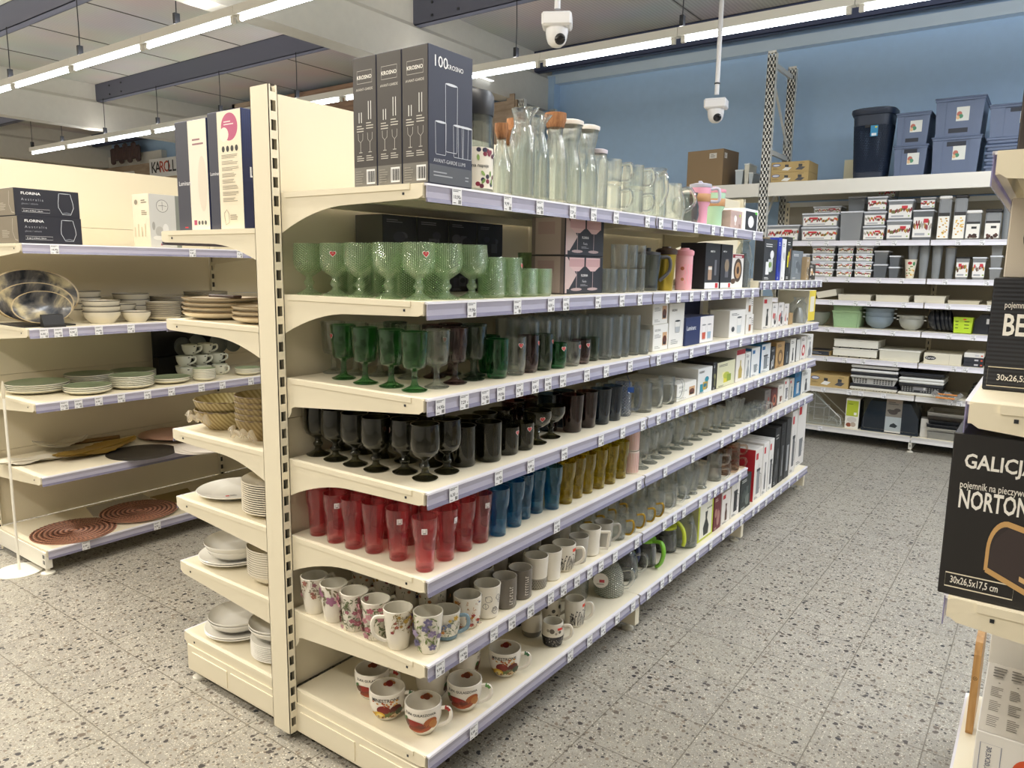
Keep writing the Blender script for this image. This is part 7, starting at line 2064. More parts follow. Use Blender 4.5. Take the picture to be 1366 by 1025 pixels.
for (u, w, h, lid, p, lab) in ((1256, .084, .33, 'e6e4e0', 'pasta', 'tall pasta jar with a white lid'), (1277, .084, .335, '1f1f22', 'pasta', 'tall pasta jar with a black lid'), (1296, .098, .215, 'e8e6e4', 'beans', 'short coffee bean jar with a white lid'), (1322, .102, .22, '1f1f22', 'beans', 'short coffee bean jar with a black lid')):
    o = jar(w, h, lid, p)(); o.location = (bp(u, z), YB + .1, z + .0006); tag(o, lab + ' on the top food box shelf', None, 'square storage jars')


def tallcup(r0, r1, h, m, cat='cup', cap=None):
    def f():
        b = MB().use(m); b.lathe([(0, 0), (r0, 0), (r1, h), (r1 + .004, h), (r1 + .004, h + .004), (r1 - .002, h + .004), (r0 - .002, .004), (0, .004)], 22); r = bare('plastic_cup', b, cat)
        if cap: c = MB().use(mat(cap, .5)); c.lathe([(0, h + .004), (r1 + .002, h + .004), (r1 * .5, h + .016), (0, h + .018)], 20); c.build('cap', r)
        return r
    return f


cupm = glass('e6e8ea', 'b0b6ba', .55, 'd2d6da')
for i, u in enumerate((1342, 1355, 1366)): put('tc0', tallcup(.034, .044, .3, cupm), (bp(u, z), YB + .1 + .13 * (i % 2), z + .0006), 'tall translucent cup on the top food box shelf, %s from the left' % ORD[i], 'tall translucent cups up high')
z = ZB[6]
for i, (u0, u1) in enumerate(((1080, 1112), (1114, 1137), (1138, 1163))): tubs('clip lid food box, %s pile from the left' % ORD[i], u0, u1, z, .06, 4, 1, seed=20 + i, clips=True, group='clip lid food boxes')
tubs('clip lid food box at the shelf start behind the tool packs', 1062, 1079, z, .06, 3, 0, seed=30, clips=True, group='clip lid food boxes')
tubs('smoky food box in the pile beside the clip lid boxes', 1163, 1183, z, .105, 2, 0, seed=31, body=grp_, group='smoky food boxes')
tubs('small smoky food box before the printed cup', 1183.5, 1199, z, .085, 2, 0, seed=32, body=grp_, group='smoky food boxes')


def pcup():
    r = tallcup(.028, .044, .145, mat('e9e2d0', .5))(); k = Ink(); R = random.Random(3)
    for i in range(14): k.ell(R.uniform(-.04, .04), R.uniform(.02, .1), .007, .005, R.choice(['d8a03a', 'e0c060', 'b8502c', '6a8a4a']), 8)
    k.ell(.0, .12, .016, .012, 'b0303a', 12); k.ell(.03, .115, .01, .016, '4a8a5a', 10); k.round(r, 'print', lambda zz: .028 + zz * .11, -PI / 2); return r


o = pcup(); o.location = (bp(1212, z), YB + .09, z + .0006); tag(o, 'printed popcorn cup with a grey cup nested on it', None)
put('tc1', tallcup(.03, .042, .105, cupm), (bp(1214, z), YB + .09, z + .151), 'grey translucent cup standing on the printed popcorn cup')
for i, u in enumerate((1229, 1246)): put('tc2', tallcup(.026, .039, .255, cupm), (bp(u, z), YB + .1, z + .0006), 'tall grey translucent cup, %s of two beside the printed cup' % ORD[i], 'tall grey cups')
put('tc3', tallcup(.026, .039, .235, cupm, cap='e8dcc8'), (bp(1264, z), YB + .1, z + .0006), 'tall grey translucent cup with a cream cap')
for (u0, u1, lid, lab) in ((1272, 1292, mat('1f1f22', .4), 'black lidded clear container with a white label'), (1294, 1314, lidc, 'white lidded clear container with a white label')): tubs(lab, u0, u1, z, .165, 1, 1, seed=40 + (lid is lidc), lidm=lid, group='labelled clear containers')
tubs('small white lidded container in the pile of three', 1317, 1335, z, .086, 3, 0, seed=44, body=cupm, group='pile of small containers')
for i in range(2): put('cyl', tallcup(.046, .048, .112, cupm, 'canister', 'e6e4e0'), (bp(1350, z), YB + .12, z + .0006 + .132 * i), 'round translucent canister behind the right unit, %s of two' % ('lower', 'upper')[i], 'round canisters')
# trays
z = ZB[5]


def tray(w, d, h, col='dcd8cc', slot=True):
    m = MB().use(mat(col, .4)); a = .02
    o_ = [(-w / 2, h), (-w / 2 + a, 0), (w / 2 - a, 0), (w / 2, h), (w / 2 - .004, h), (w / 2 - a - .003, .004), (-w / 2 + a + .003, .004), (-w / 2 + .004, h)]
    m.prism(o_, 'y', -d / 2 + .02, d / 2 - .02)
    for s in (-1, 1): m.prism([(s * (d / 2), h), (s * (d / 2 - .02), 0), (s * (d / 2 - .024), 0), (s * (d / 2 - .006), h)], 'x', -w / 2 + .006, w / 2 - .006)
    r = bare('tray', m, 'tray')
    if slot: k = Ink(); k.ell(0, h * .55, .04, .006, '3a3833', 16); k.face(r, 'grip_slot', (0, -d / 2 + .008, 0), (1, 0, 0), (0, .42, .9))
    return r


for i, (u0, u1, h, tilt, lab) in enumerate(((1056, 1086, .03, 0, 'white serving tray at the start of the tray shelf'), (1088, 1118, .055, .2, 'white serving tray propped up at a slant'), (1116, 1163, .048, 0, 'white serving tray with a grip slot, right of the slanted one'), (1166, 1214, .05, 0, 'cream oval tray left of the bay joint'), (1217, 1262, .055, 0, 'cream serving tray with a grip slot right of the bay joint'), (1262, 1308, .026, 0, 'flat white tray next to the slotted one'), (1314, 1345, .026, 0, 'flat white tray behind the BES carton'))):
    xa, xb = bp(u0, z), bp(u1, z); o = tray(xb - xa - .012, .3, h, slot=i in (2, 4)); o.location = ((xa + xb) / 2, YB + .19, z + .0006 + (.02 if tilt else 0)); o.rotation_euler = (0, -tilt, 0); tag(o, lab, None, 'serving trays')
# bowls
z = ZB[4]
BO = lambda R, h, col, cat='bowl', ears=None: _bowl(R, h, col, cat, ears)


def _bowl(R, h, col, cat, ears):
    b = MB().use(col if not isinstance(col, str) else mat(col, .35)); b.lathe(bowl_prof(R, h, .42, .004), 36); r = bare('mixing_bowl', b, cat)
    if ears:
        e = MB().use(mat(ears, .4))
        for s in (-1, 1): e.cbox(s * (R - .004), -.02, h - .012, s * (R + .016), .02, h - .002, .003)
        e.build('grip', r)
    return r


o = BO(.1, .115, glass('e8ece8', 'b4beb8', .4, 'd8ded8')); o.location = (bp(1090, z, .14), YB + .16, z + .0006); tag(o, 'milky clear bowl at the start of the bowl shelf', None)


def basket(w, d, h, col, m=None, rows=5, cols=14, side=True):
    mt = m or mat(col, .45); b = MB().use(mt); t = .004
    b.box(-w / 2 + .015, -d / 2 + .015, 0, w / 2 - .015, d / 2 - .015, t); b.cbox(-w / 2 - .006, -d / 2 - .006, h - .012, w / 2 + .006, -d / 2 + .004, h, .003); b.cbox(-w / 2 - .006, d / 2 - .004, h - .012, w / 2 + .006, d / 2 + .006, h, .003)
    b.cbox(-w / 2 - .006, -d / 2, h - .012, -w / 2 + .004, d / 2, h, .003); b.cbox(w / 2 - .004, -d / 2, h - .012, w / 2 + .006, d / 2, h, .003)
    r = bare('basket', b, 'basket'); l = MB().use(mt)
    tp = lambda zz: .015 * (1 - zz / h)
    for s in (-1, 1):
        for i in range(cols + 1):
            x = -1 + 2 * i / cols; l.tube([(x * (w / 2 - .015), s * (d / 2 - .015), 0), (x * w / 2, s * d / 2, h - .006)], .0032, 4, smooth=False)
        for j in range(1, rows):
            zz = h * j / rows; l.box(-w / 2 + tp(zz), s * (d / 2 - tp(zz)) - .002, zz - .0025, w / 2 - tp(zz), s * (d / 2 - tp(zz)) + .002, zz + .0025)
        n2 = max(3, int(cols * d / w))
        for i in range(n2 + 1):
            y = -1 + 2 * i / n2; l.tube([(s * (w / 2 - .015), y * (d / 2 - .015), 0), (s * w / 2, y * d / 2, h - .006)], .0032, 4, smooth=False)
        for j in range(1, rows):
            zz = h * j / rows; l.box(s * (w / 2 - tp(zz)) - .002, -d / 2 + tp(zz), zz - .0025, s * (w / 2 - tp(zz)) + .002, d / 2 - tp(zz), zz + .0025)
    l.build('lattice', r); return r


xa, xb = bp(1109, z, .04), bp(1144, z, .04)
for i in range(2): put('gbk', lambda: basket(xb - xa, .3, .14, 'a9c79c', rows=9, cols=26), ((xa + xb) / 2, YB + .2, z + .0006 + .075 * i), 'mint green lattice basket, %s of two nested' % ('outer lower one', 'upper one')[i], 'mint baskets')
for i, (R, h, dz, nm) in enumerate(((.112, .1, 0, 'lowest blue grey bowl with white grips in the pile of three'), (.112, .1, .035, 'middle blue grey bowl with white grips in the pile of three'), (.112, .1, .07, 'topmost blue grey bowl with white grips in the pile of three'))):
    o = BO(R, h, '8796a4', 'bowl', 'd8dce0'); o.location = (bp(1171, z, .14), YB + .17, z + .0006 + dz); o.rotation_euler = (0, 0, .1 * i); tag(o, nm, None, 'blue grey bowls')
for i in range(2): o = BO(.094, .09, 'a8aaa4', 'bowl', 'dcdcd8'); o.location = (bp(1214, z, .13), YB + .16, z + .0006 + .03 * i); o.rotation_euler = (0, 0, .2 * i); tag(o, 'grey bowl with white grips right of the blue grey ones, %s of two nested' % ('lower', 'upper')[i], None, 'grey bowls')
for i, u in enumerate((1239, 1245, 1251, 1256, 1261)):
    b = MB().use(mat('22252e', .3)); b.T = Matrix.Rotation(PI / 2 - .2, 4, 'Y') @ Matrix.Translation((0, 0, -.02)); b.lathe(bowl_prof(.085, .05, .5), 30); o = bare('bowl', b, 'bowl'); o.location = (bp(u + 2, z, .14), YB + .16, z + .0006 + .087); tag(o, 'navy black bowl standing on edge in its row, %s from the left' % ORD[i], None, 'navy bowls on edge')


def lime():
    b = MB().use(mat('b4d230', .4)); w, d, h = .125, .1, .125
    b.box(-w / 2, -d / 2, 0, w / 2, d / 2, .004)
    for y in (-d / 2, d / 2 - .004): b.prism([(-w / 2, 0), (w / 2, 0), (w / 2 + .008, h), (-w / 2 - .008, h)], 'y', y, y + .004)
    for s in (-1, 1): b.prism([(s * w / 2, 0), (s * (w / 2 - .004), 0), (s * (w / 2 + .004), h), (s * (w / 2 + .008), h)], 'y', -d / 2, d / 2)
    r = bare('lime_caddy', b, 'caddy'); k = Ink()
    for j in range(3):
        for x in (-.035, .025): k.rect(x - .016, .04 + .025 * j, .032 if x > 0 else .02, .006, '3c4a14')
    k.rect(.0, .105, .02, .01, 'e0502c'); k.face(r, 'slots', (0, -d / 2, 0), (1, 0, 0), (0, 0, 1)); return r


o = lime(); o.location = (bp(1283, z, .06), YB + .12, z + .0006); tag(o, 'bright lime green plastic caddy with slots', None)
b = MB().use(mat('20242e', .35)); b.prism([(-.1, 0), (.1, 0), (.1, .12), (.08, .15), (-.06, .15), (-.1, .1)], 'y', -.09, .09); o = bare('navy_bin', b, 'bin'); k = Ink(); k.rect(-.02, .08, .06, .04, 'd8d8dc'); k.rect(.015, .09, .018, .01, 'd04a3a'); k.face(o, 'label', (0, -.09, 0), (1, 0, 0), (0, 0, 1)); o.location = (bp(1318, z, .1), YB + .2, z + .0006); tag(o, 'navy bread bin with a white label right of the lime caddy', None)
# flat white boxes
z = ZB[3]


def cutlery(w, d, h, col='e2e0d6', feet=True):
    b = MB().use(mat(col, .4)); b.cbox(-w / 2, -d / 2, .008, w / 2, d / 2, h, .004); b.cbox(-w / 2 - .004, -d / 2 - .004, h - .01, w / 2 + .004, d / 2 + .004, h, .003); r = bare('drawer_insert', b, 'drawer insert')
    k = MB().use(mat('2e2d2a', .6))
    for i in range(4): x = -w * .36 + w * .24 * i; k.box(x - .006, -d / 2 - .001, 0, x + .006, -d / 2 + .01, .008)
    if feet: k.build('foot_notch', r)
    return r


xa, xb = bp(1110, z), bp(1170, z)
for i in range(2): put('cutl', lambda: cutlery(xb - xa - .01, .34, .075), ((xa + xb) / 2 + .004 * i, YB + .21, z + .0006 + .0765 * i), 'white cutlery tray with notched foot, %s of two stacked' % ('lower', 'upper')[i], 'white cutlery trays')
xa, xb = bp(1171, z), bp(1228, z); o = tray(xb - xa - .01, .34, .085, 'e0ded2', False); o.location = ((xa + xb) / 2, YB + .2, z + .0006); l = MB().use(mat('e4e2d8', .4)); l.cbox(-(xb - xa) / 2 + .002, -.172, .078, (xb - xa) / 2 - .002, .172, .09, .004); l.build('lid', o); tag(o, 'low white lidded box between the cutlery trays and the bay joint', None)
xa, xb = bp(1231, z), bp(1283, z); o = carton('flat_carton', xb - xa - .01, .34, .085, 'ddd7c4', {'s': lambda k, w, h: (k.ell(w * .18, h * .55, w * .15, h * .2, '23232a', 22), k.text('Curver', w * .18, h * .47, .022, 'd8d8d8', 'c', .02), k.rect(w * .68, .002, .002, h - .004, 'b8b2a0'))}); o.location = ((xa + xb) / 2, YB + .2, z + .0006); tag(o, 'flat cream carton with a black oval mark, right of the bay joint', None)
xa, xb = bp(1284, z), bp(1312, z)
for i in range(3): o = carton('flat_box', xb - xa - .01, .3, .035, {'b': ('22252e', '262932', 'e4e2dc')[i]}, {'s': lambda k, w, h: (k.rect(w * .55, h * .3, w * .2, h * .35, 'c8c8cc'), k.rect(w * .86, h * .3, w * .1, h * .3, 'd85a3a'))}, flap=False); o.location = ((xa + xb) / 2, YB + .18, z + .0006 + .036 * i); tag(o, '%s flat box of the pile beside the cream carton' % ('lowest dark', 'middle dark', 'white top')[i], None, 'flat boxes')
xa, xb = bp(1079, z), bp(1108, z); o = carton('dark_flat_box', xb - xa - .01, .2, .045, {'b': '262a34', 'e': 'c9ab72'}, {'s': lambda k, w, h: (k.frame(w * .02, h * .05, w * .95, h * .9, .003, 'b89a62'), k.bars(w * .15, h * .3, w * .5, h * .4, 2, '8a8c94'))}, flap=False); o.location = ((xa + xb) / 2, YB + .12, z + .0006); tag(o, 'low navy box with a gold edge at the start of its shelf', None)
# dish racks and baskets
z = ZB[2]


def rackbox(k, w, h):
    k.ell(w * .14, h * .7, w * .11, h * .14, '2c4a8a', 18); k.ell(w * .14, h * .7, w * .09, h * .09, 'd8dce6', 16)
    for x, c in ((.42, 'efeee8'), (.78, '4a4c52')): k.poly([(w * (x - .13), h * .22), (w * (x + .04), h * .16), (w * (x + .13), h * .42), (w * (x - .03), h * .5)], c); k.poly([(w * (x - .05), h * .5), (w * (x + .05), h * .48), (w * (x + .05), h * .72), (w * (x - .05), h * .74)], '3a3c40')
    k.bars(w * .05, h * .3, w * .18, h * .15, 2, '6a5a3a'); k.bars(w * .75, h * .8, w * .2, h * .1, 1, '6a5a3a')


xa, xb = bp(1080, z), bp(1133, z); o = carton('dish_rack_box', xb - xa - .012, .3, .105, 'b79d68', {'s': rackbox}); o.location = ((xa + xb) / 2, YB + .17, z + .0006); tag(o, 'tan dish rack carton with a blue oval mark on a lower back shelf', None)


def washing(w, d, h, col, holes='2a2a2e', rimc=None):
    def f():
        b = MB().use(mat(col, .4)); b.prism([(-w / 2 + .02, 0), (w / 2 - .02, 0), (w / 2, h - .02), (-w / 2, h - .02)], 'y', -d / 2 + .01, d / 2 - .01); b.use(mat(rimc or col, .35)); b.cbox(-w / 2 - .006, -d / 2 - .006, h - .022, w / 2 + .006, d / 2 + .006, h, .006); r = bare('dish_basket', b, 'basket'); k = Ink()
        for j in range(3):
            for i in range(14):
                if 5 <= i <= 6: continue
                k.rect(-w * .44 + i * w * .063, h * .1 + j * h * .2, w * .035, h * .13, holes)
        k.face(r, 'openings', (0, -d / 2 + .01, 0), (1, 0, 0), (0, 0, 1)); return r
    return f


xa, xb = bp(1134, z), bp(1197, z); w = xb - xa - .016
for i, (h, dz, c, rc, lab) in enumerate(((.03, 0, 'dcd8cc', 'dcd8cc', 'cream tray basket at the bottom of the left dish basket pile'), (.025, .031, '24262c', '2a2c32', 'black tray basket, second from below in the left dish basket pile'), (.07, .057, 'b4b4b0', 'b8b8b4', 'grey dish basket with openings in the left pile'), (.024, .128, '1f2126', '26282e', 'black basket rim above the grey dish basket'), (.024, .153, 'dcdcd8', 'dedede', 'white topped basket, second from the top of the left pile'), (.035, .178, '23252a', 'e0e0de', 'topmost basket of the left dish basket pile'))):
    o = washing(w, .33, h, c, '2a2a2e' if c[0] in 'bd' else '0c0c0e', rc)(); o.location = ((xa + xb) / 2, YB + .18, z + .0006 + dz); tag(o, lab, None, 'left dish basket pile')
xa, xb = bp(1198, z), bp(1258, z); w = xb - xa - .016
for i, (h, dz, c, rc, lab) in enumerate(((.024, 0, 'd8d4c8', 'd8d4c8', 'cream tray at the bottom of the right dish basket pile'), (.072, .025, '1f2126', '24262b', 'black dish basket with a label in the right pile'), (.023, .098, 'd8d8d4', 'dcdcd8', 'white rim basket in the right dish basket pile'), (.023, .122, 'dcdcd6', 'e0e0dc', 'upper white rim basket in the right dish basket pile'), (.04, .146, '1c1e23', '22242a', 'black topmost basket of the right dish basket pile'))):
    o = washing(w, .33, h, c, '8a8a88' if i == 1 else '2a2a2e', rc)(); o.location = ((xa + xb) / 2, YB + .18, z + .0006 + dz); tag(o, lab, None, 'right dish basket pile')
    if i == 1: k = Ink(); k.rect(-.05, .02, .09, .035, '8a8a8e'); k.rect(.02, .026, .015, .02, 'd0d0d0'); k.face(o, 'label', (0, -.155, 0), (1, 0, 0), (0, 0, 1), gap=.002)
for i in range(5):
    b = MB().use(mat('3a3c42', .35)); xa, xb = bp(1268, z), bp(1318, z); b.tube([(-.18, -.1, .008), (.18, -.1, .008), (.2, 0, .01), (.18, .14, .008), (-.18, .14, .008), (-.2, 0, .01)], .007, 6, True); b.box(-.17, -.09, .002, .17, .13, .005); o = bare('wire_shelf', b, 'rack'); o.scale = (.72, 1, 1); o.location = ((xa + xb) / 2 + .12 + .008 * i, YB + .16 + .01 * (i % 2), z + .0006 + .026 * i); o.rotation_euler = (0, 0, .05 * (i % 3 - 1)); tag(o, 'dark flat dish mat in the pile right of the baskets, %s from below' % ORD[i], None, 'dark dish mats')
b = MB().use(glass('eeeeee', 'c8c8c8', .3, 'e0e0e0', .1)); pts = [(-.1 + .02 * i, .012 * sin(i * 2), .02 * sin(i * 1.4)) for i in range(11)]; b.tube(pts, [.012 + .012 * abs(sin(i)) for i in range(11)], 8); r = bare('clothes_pegs_bag', b, 'bag'); b = MB().use(mat('d8873a', .5)); b.cbox(-.07, -.026, -.02, .06, -.02, -.008, .002); b.cbox(-.06, -.026, .01, .075, -.02, .02, .002); b.build('orange_peg', r); r.location = (bp(1262, z, -.03), YB - .035, z + .03); tag(r, 'clear bag of orange and white pegs hanging over the shelf edge', None)
# floor level
z = ZB[1]


def wire_rack():
    m = mat('d8d8d4', .3); b = MB().use(m)
    for y in (-.1, .1):
        b.tube([(-.16, y, .0), (-.16, y, .26), (-.14, y, .29), (-.12, y, .27)], .005, 6); b.tube([(-.14, y, .29), (.17, y, .08), (.18, y, .03), (.16, y, .012)], .005, 6); b.tube([(-.16, y, .012), (.16, y, .012)], .004, 6); b.tube([(-.16, y, .15), (-.0, y, .15), (.0, y, .01)], .004, 6); b.tube([(.03, y, .008), (.08, y, .08), (.13, y, .06), (.15, y, .01)], .004, 6)
    for x, zz in ((-.16, .1), (-.16, .2), (.0, .15), (.16, .03)): b.tube([(x, -.1, zz), (x, .1, zz)], .004, 6)
    return bare('wire_dish_rack', b, 'dish rack')


o = wire_rack(); o.scale = (.8, 1, 1); o.location = (bp(1100, z, .1), YB + .14, z + .0006); tag(o, 'white wire dish rack wrapped in film on the lowest back shelf', None)
k = MB().use(glass('f2f4f4', 'd0d4d4', .12, 'e8ecec', .08)); k.prism([(-.19, 0), (.21, 0), (.19, .05), (-.08, .29), (-.19, .28)], 'y', -.118, -.1165); k.build('film_wrap', o)
xa, xb = bp(1126, z), bp(1145, z); o = carton('colander_box', xb - xa - .006, .2, .255, {'b': 'e4e2da', 'e': '2a2a28'}, {'s': lambda k, w, h: (k.rect(w * .06, h * .42, w * .86, h * .52, 'aab82e'), k.bars(w * .2, h * .8, w * .5, h * .05, 1, '5a6a1a'), k.rect(w * .62, h * .46, w * .2, h * .09, 'e8e8e0'), k.ell(w * .3, h * .12, w * .2, h * .07, '8a4a34', 14), k.ell(w * .62, h * .14, w * .2, h * .08, 'b0a090', 14), k.ell(w * .5, h * .3, w * .36, h * .09, 'cfcac2', 16))}); o.location = ((xa + xb) / 2, YB + .14, z + .0006); tag(o, 'white box with a lime green panel on the lowest back shelf', None)


def bagged_rack():
    b = MB().use(mat('1d2733', .2)); w, d, h = .43, .22, .26
    b.prism([(-w / 2, 0), (w / 2, 0), (w / 2 - .01, .15), (w / 2 - .07, h), (-w / 2 + .06, h), (-w / 2 + .01, .12)], 'y', -d / 2, d / 2); r = bare('bagged_dish_rack', b, 'dish rack'); k = Ink()
    k.rect(-.035, .008, .12, .30, 'a89888'); k.rect(-.035, .01, .12, .13, 'e6e4e0'); k.poly([(-.0, .055), (.045, .05), (.06, .07), (.03, .09), (.005, .075)], '33363c'); k.bars(-.02, .24, .08, .03, 2, '5a5048')
    for (x, y, a) in ((.02, .18, .035), (.05, .2, .025), (-.005, .19, .02)): k.ell(x, y, a, a * .6, '5a4c44', 14)
    k.face(r, 'label_sleeve', (0, -d / 2, 0), (1, 0, 0), (0, 0, 1), gap=.002)
    f = MB().use(glass('e6ecf0', 'b0bcc4', .0, None, .06)); f.cbox(-w / 2 - .01, -d / 2 - .012, 0.001, w / 2 + .01, d / 2 + .01, h + .02, .03); f.build('film_wrap', r); return r


o = bagged_rack(); o.location = (bp(1187, z, .1), YB + .15, z + .0006); tag(o, 'large dark dish rack in glossy film with a paper sleeve on the lowest back shelf', None)
xa, xb = bp(1238, z), bp(1275, z)
for i, (c, h) in enumerate((('8a8a86', .06), ('c4c2ba', .03), ('2c2e34', .03), ('26282e', .03), ('4a443e', .03), ('b4b2ac', .03))):
    o = tray(.3 + .012 * (i % 3), .3, h, c, False); o.location = (bp(1262, z) + .01, YB + .18, z + .0006 + (0, .061, .092, .123, .154, .185)[i]); tag(o, '%s basin in the pile behind the NORTON carton, %s from below' % (('grey', 'pale', 'black', 'black', 'brown', 'light grey')[i], ORD[i]), None, 'pile of basins')
for i in range(2): o = carton('white_pack', .06, .1, .075, 'd4d0c8', flap=False); o.location = (bp(1231.5, z), YB + .12, z + .0006 + .076 * i); tag(o, 'small white pack beside the basins on the lowest back shelf, %s of two' % ('lower', 'upper')[i], None, 'small white packs')
b = MB().use(mat('3a3a38', .5)); b.tube([(0, 0, .005), (.06, -.02, .02), (.13, .01, .004), (.2, 0, .004)], .003, 6); o = b.build('cable', None, (bp(1192, 0, -.05), YB + .06, 0)); tag(o, 'thin dark cable end on the floor under the back shelves', 'cable')

# ------------------------------------------------------------------ on the rack deck
z = 2.2006


def deckx(u, zz, dy=.12): return bp(u, zz, dy)


xa, xb = max(deckx(1025, z, .03), -.318), deckx(1077, z, .03)
for i in range(2): o = carton('dish_rack_box', xb - xa, .3, .088, 'b79d68', {'s': rackbox}); o.location = ((xa + xb) / 2, YB + .19, z + .0886 * i); tag(o, 'tan dish rack carton on the rack deck, %s of two beside the slotted frame' % ('lower', 'upper')[i], None, 'tan cartons on the deck')


def hamper():
    n = 36; m = mat('1e2a3e', .4); b = MB().use(m); H = .55; sq = lambda a: (abs(cos(a)) ** 4 + abs(sin(a)) ** 4) ** -.25
    R = lambda zz: .122 + .03 * zz / H
    ring = lambda z0, z1, e=.0: b.lathe([(R(z0) + e, z0), (R(z1) + e, z1), (R(z1) - .004, z1), (R(z0) - .004, z0), (R(z0) + e, z0)], 48, lambda a, zz, r, i: r * sq(a))
    ring(0, .06); b.lathe([(0, 0), (R(0), 0), (R(0), .004), (0, .004)], 48, lambda a, zz, r, i: r * sq(a))
    r = bare('laundry_hamper', b, 'hamper'); b = MB().use(m); ring(.42, H - .04); b.build('upper_band', r); l = MB().use(m)
    for k in range(80):
        for s in (1, -1):
            pts = []
            for q in range(9):
                zz = .05 + .38 * q / 8; a = 2 * PI * k / 80 + s * 1.1 * q / 8; rr = (R(zz) - .002) * sq(a); pts.append((rr * cos(a), rr * sin(a), zz))
            l.tube(pts, .0034, 4, smooth=False)
    l.build('lattice', r)
    t = MB().use(m); t.lathe([(R(H) - .01, H - .05), (R(H) + .006, H - .045), (R(H) + .016, H - .02), (R(H) + .014, H), (R(H) - .02, H + .012), (0, H + .016)], 48, lambda a, zz, r_, i: r_ * sq(a)); t.build('lid', r)
    k = Ink(); k.rect(-.04, .40, .09, .022, '0c1018'); k.rect(.002, .33, .055, .085, '2a86b4'); k.rect(.012, .335, .035, .02, 'dfe6ea'); k.rect(.034, .395, .016, .012, 'd8d23a'); k.face(r, 'swing_tag', (0, -.156, 0), (1, 0, 0), (0, 0, 1), gap=.003); return r


o = hamper(); o.location = (deckx(1160, z, .18), YB + .2, z); o.scale = (1, 1, 1); tag(o, 'dark blue perforated laundry hamper on the rack deck', None)
sb = mat('5c6a86', .4)


def bin_(w, d, h, lab_side=0):
    b = MB().use(sb); b.prism([(-w / 2 + .012, 0), (w / 2 - .012, 0), (w / 2, h - .02), (-w / 2, h - .02)], 'y', -d / 2 + .006, d / 2 - .006)
    for s in (-1, 1): b.prism([(s * w * .28, .0), (s * w * .5 - s * .012, .0), (s * w * .5, h - .03), (s * w * .28, h - .03)], 'y', -d / 2, -d / 2 + .01)
    b.cbox(-w / 2 - .006, -d / 2 - .004, h - .03, w / 2 + .006, d / 2 + .004, h - .008, .004); b.cbox(-w / 2 - .012, -d / 2 - .01, h - .014, w / 2 + .012, d / 2 + .01, h, .005)
    r = bare('storage_box', b, 'storage box'); k = Ink(); k.rect(-w * .2, h * (.74 if lab_side else .08), w * .4, h * .12, '1c2230')
    k.rect(-.02, h * .38, .085, h * .36, 'e0e2dc'); k.ell(.0, h * .56, .018, .02, 'b86a5a', 12); k.ell(.01, h * .5, .016, .016, '4a8a6a', 12); k.ell(-.008, h * .47, .012, .014, 'd8b48a', 10); k.face(r, 'label', (0, -d / 2 + .006, 0), (1, 0, 0), (0, 0, 1), gap=.002)
    return r


for (ua, ub, h, n, nm) in ((1187, 1236, .245, 2, 'smaller'), (1237, 1307, .285, 2, 'larger')):
    xa, xb = deckx(ua, z, .05), deckx(ub, z, .05)
    for i in range(n): o = bin_(xb - xa - .03, .4, h, i == 0); o.location = ((xa + xb) / 2, YB + .26, z + (h + .001) * i); tag(o, '%s slate blue lidded storage box on the rack deck, %s of two stacked' % (nm, ('lower', 'upper')[i]), None, 'slate blue storage boxes')
xa = deckx(1309, z, .05)
for i in range(5):
    b = MB().use(sb); w, d, h = .42, .4, .05; b.cbox(-w / 2, -d / 2, 0, w / 2, d / 2, h, .01); b.cbox(-w / 2 - .008, -d / 2 - .008, h - .022, w / 2 + .008, d / 2 + .008, h, .005); o = bare('nested_box', b, 'storage box'); k = Ink(); k.rect(-.02, .008, .16, .014, '1c2230'); k.face(o, 'grip', (0, -d / 2, 0), (1, 0, 0), (0, 0, 1), gap=.001); o.location = (xa + .225, YB + .26, z + .0505 * i); tag(o, 'nested slate blue box rim under the lidded box at the right, %s from below' % ORD[i], None, 'nested slate boxes')
o = bin_(.42, .4, .235, 1); o.location = (xa + .225, YB + .26, z + .2535); tag(o, 'slate blue storage box with scuffs on top of the nested ones at the right', None)
# brown carton and smaller things on the left part of the deck
xa, xb = deckx(915, z, .05), deckx(968, z, .05)
o = carton('brown_carton', .36, .3, .33, {'b': '8e7656', 'e': '7a6448'}, {'s': lambda k, w, h: (k.rect(w * .62, h * .76, w * .2, h * .14, 'dcd8d0'), k.bars(w * .65, h * .78, w * .13, h * .1, 3, '6a6660')), 'e': lambda k, w, h: (k.rect(w * .08, h * .76, w * .16, h * .14, 'dcd8d0'), k.bars(w * .1, h * .78, w * .1, h * .1, 3, '6a6660'))}); o.location = ((xa + xb) / 2, YB + .2, z); o.rotation_euler = (0, 0, -.12); tag(o, 'plain brown cardboard carton on the rack deck behind the steel tumblers', None)
for i, (u, w, h, c) in enumerate(((986, .07, .14, 'b8c2c8'), (996, .045, .19, 'd8d6c8'), (1002, .04, .11, 'c2ccd2'))):
    o = tub(w, .2, h, 0, mat('e2e6e8', .4), mat(c, .4)); o.location = (deckx(u, z), YB + .2, z); tag(o, 'pale lidded box on the deck right of the brown carton, %s from the left' % ORD[i], None, 'pale boxes on the deck')
o = carton('pale_carton', .1, .2, .2, 'd8d4b8'); o.location = (deckx(1130, z, .28) + .0, YB + .45, z); tag(o, 'pale upright carton behind the dark blue hamper', None)

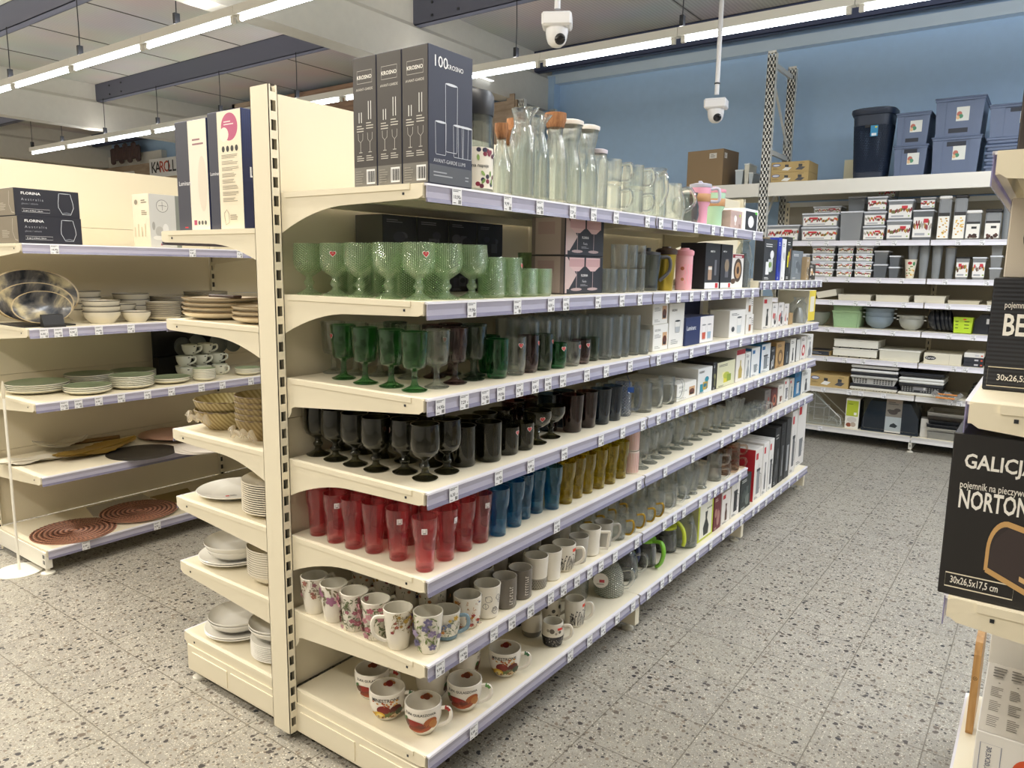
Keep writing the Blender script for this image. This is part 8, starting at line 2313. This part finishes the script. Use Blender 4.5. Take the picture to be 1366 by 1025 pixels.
# ------------------------------------------------------------------ far corner displays
wd1 = wood('brown_board', '7a5f4c', '9a7c64', 3, .6); wd2 = wood('pale_board', '94806c', 'b09c86', 3, .6)
m = MB().use(wd1); m.box(-8.1, 5.46, 1.7, -3.66, 5.5, 3.72); o = m.build('display_wall'); tag(o, 'tall brown wooden display wall far behind the middle unit', 'display wall')
m = MB().use(wd2); m.box(-8.16, 5.43, 1.7, -8.1, 5.5, 3.72); m.box(-8.16, 5.43, 3.66, -7.5, 5.46, 3.72); m.build('board_frame', o)
m = MB().use(wd2); m.box(-3.60, 5.36, 0, -3.02, 5.40, 3.2); m.box(-3.14, 5.34, 0, -3.04, 5.36, 3.26); o = m.build('board_panel'); tag(o, 'pale wooden board panel beside the far rack frame', 'board')
m = MB().use(wood('sign_board', '9a8672', 'b8a690', 2, .6)); m.box(-13.9, 6.02, 0, -9.6, 6.06, 3.2); o = m.build('display_board'); tag(o, 'pale wooden display board far left carrying two KAROLL signs', 'board')
for (x, dx, lab) in ((-11.08, 0, 'KAROLL sign on the far wooden board, the fully visible one nearer the middle unit'), (-12.55, -.16, 'KAROLL sign on the far wooden board, half hidden by the white panel')):
    b = MB().use(mat('f0f0f0', .4)); b.cbox(-.46, -.01, -.16, .46, .01, .16, .005); o = b.build('sign', None, (x, 6.005, 3.09 + dx)); k = Ink()
    xx = -.4
    for ch, c in zip('KAROLL', ('22222a', '22222a', 'c0503c', 'c0503c', '22222a', '22222a')): k.text(ch, xx, -.08, .27, c, bold=.012); xx += .135
    k.text('doors', .12, -.135, .05, '9a9aa0') if False else None
    k.face(o, 'lettering', (0, -.01, 0), (1, 0, 0), (0, 0, 1), gap=.002); tag(o, lab, 'sign')
b = MB().use(mat('4a3634', .6))
for i in range(7): b.cbox(-.52 + .15 * i, -.03, (.06 if i % 2 else 0), -.38 + .15 * i, .03, .3 + (.06 if i % 2 else 0), .03)
o = b.build('sample_panel', None, (-12.35, 6.0, 3.24)); tag(o, 'dark brown wavy profile panel above the half hidden KAROLL sign', 'panel')
b = MB().use(conc); b.box(-13.9, 6.1, 3.2, -11.3, 6.2, 3.42); o = b.build('wall_strip'); o['kind'] = 'structure'; o.name = 'trim_3'
# ------------------------------------------------------------------ render look
S.view_settings.view_transform = 'Standard'; S.view_settings.look = 'None'; S.view_settings.gamma = 1; S.view_settings.use_curve_mapping = False
S.view_settings.exposure = -.48
S.cycles.max_bounces = 10; S.cycles.diffuse_bounces = 4; S.cycles.glossy_bounces = 4; S.cycles.transparent_max_bounces = 64; S.cycles.transmission_bounces = 8
S.cycles.caustics_reflective = False; S.cycles.caustics_refractive = True
S.cycles.use_denoising = True; S.cycles.sample_clamp_indirect = 4
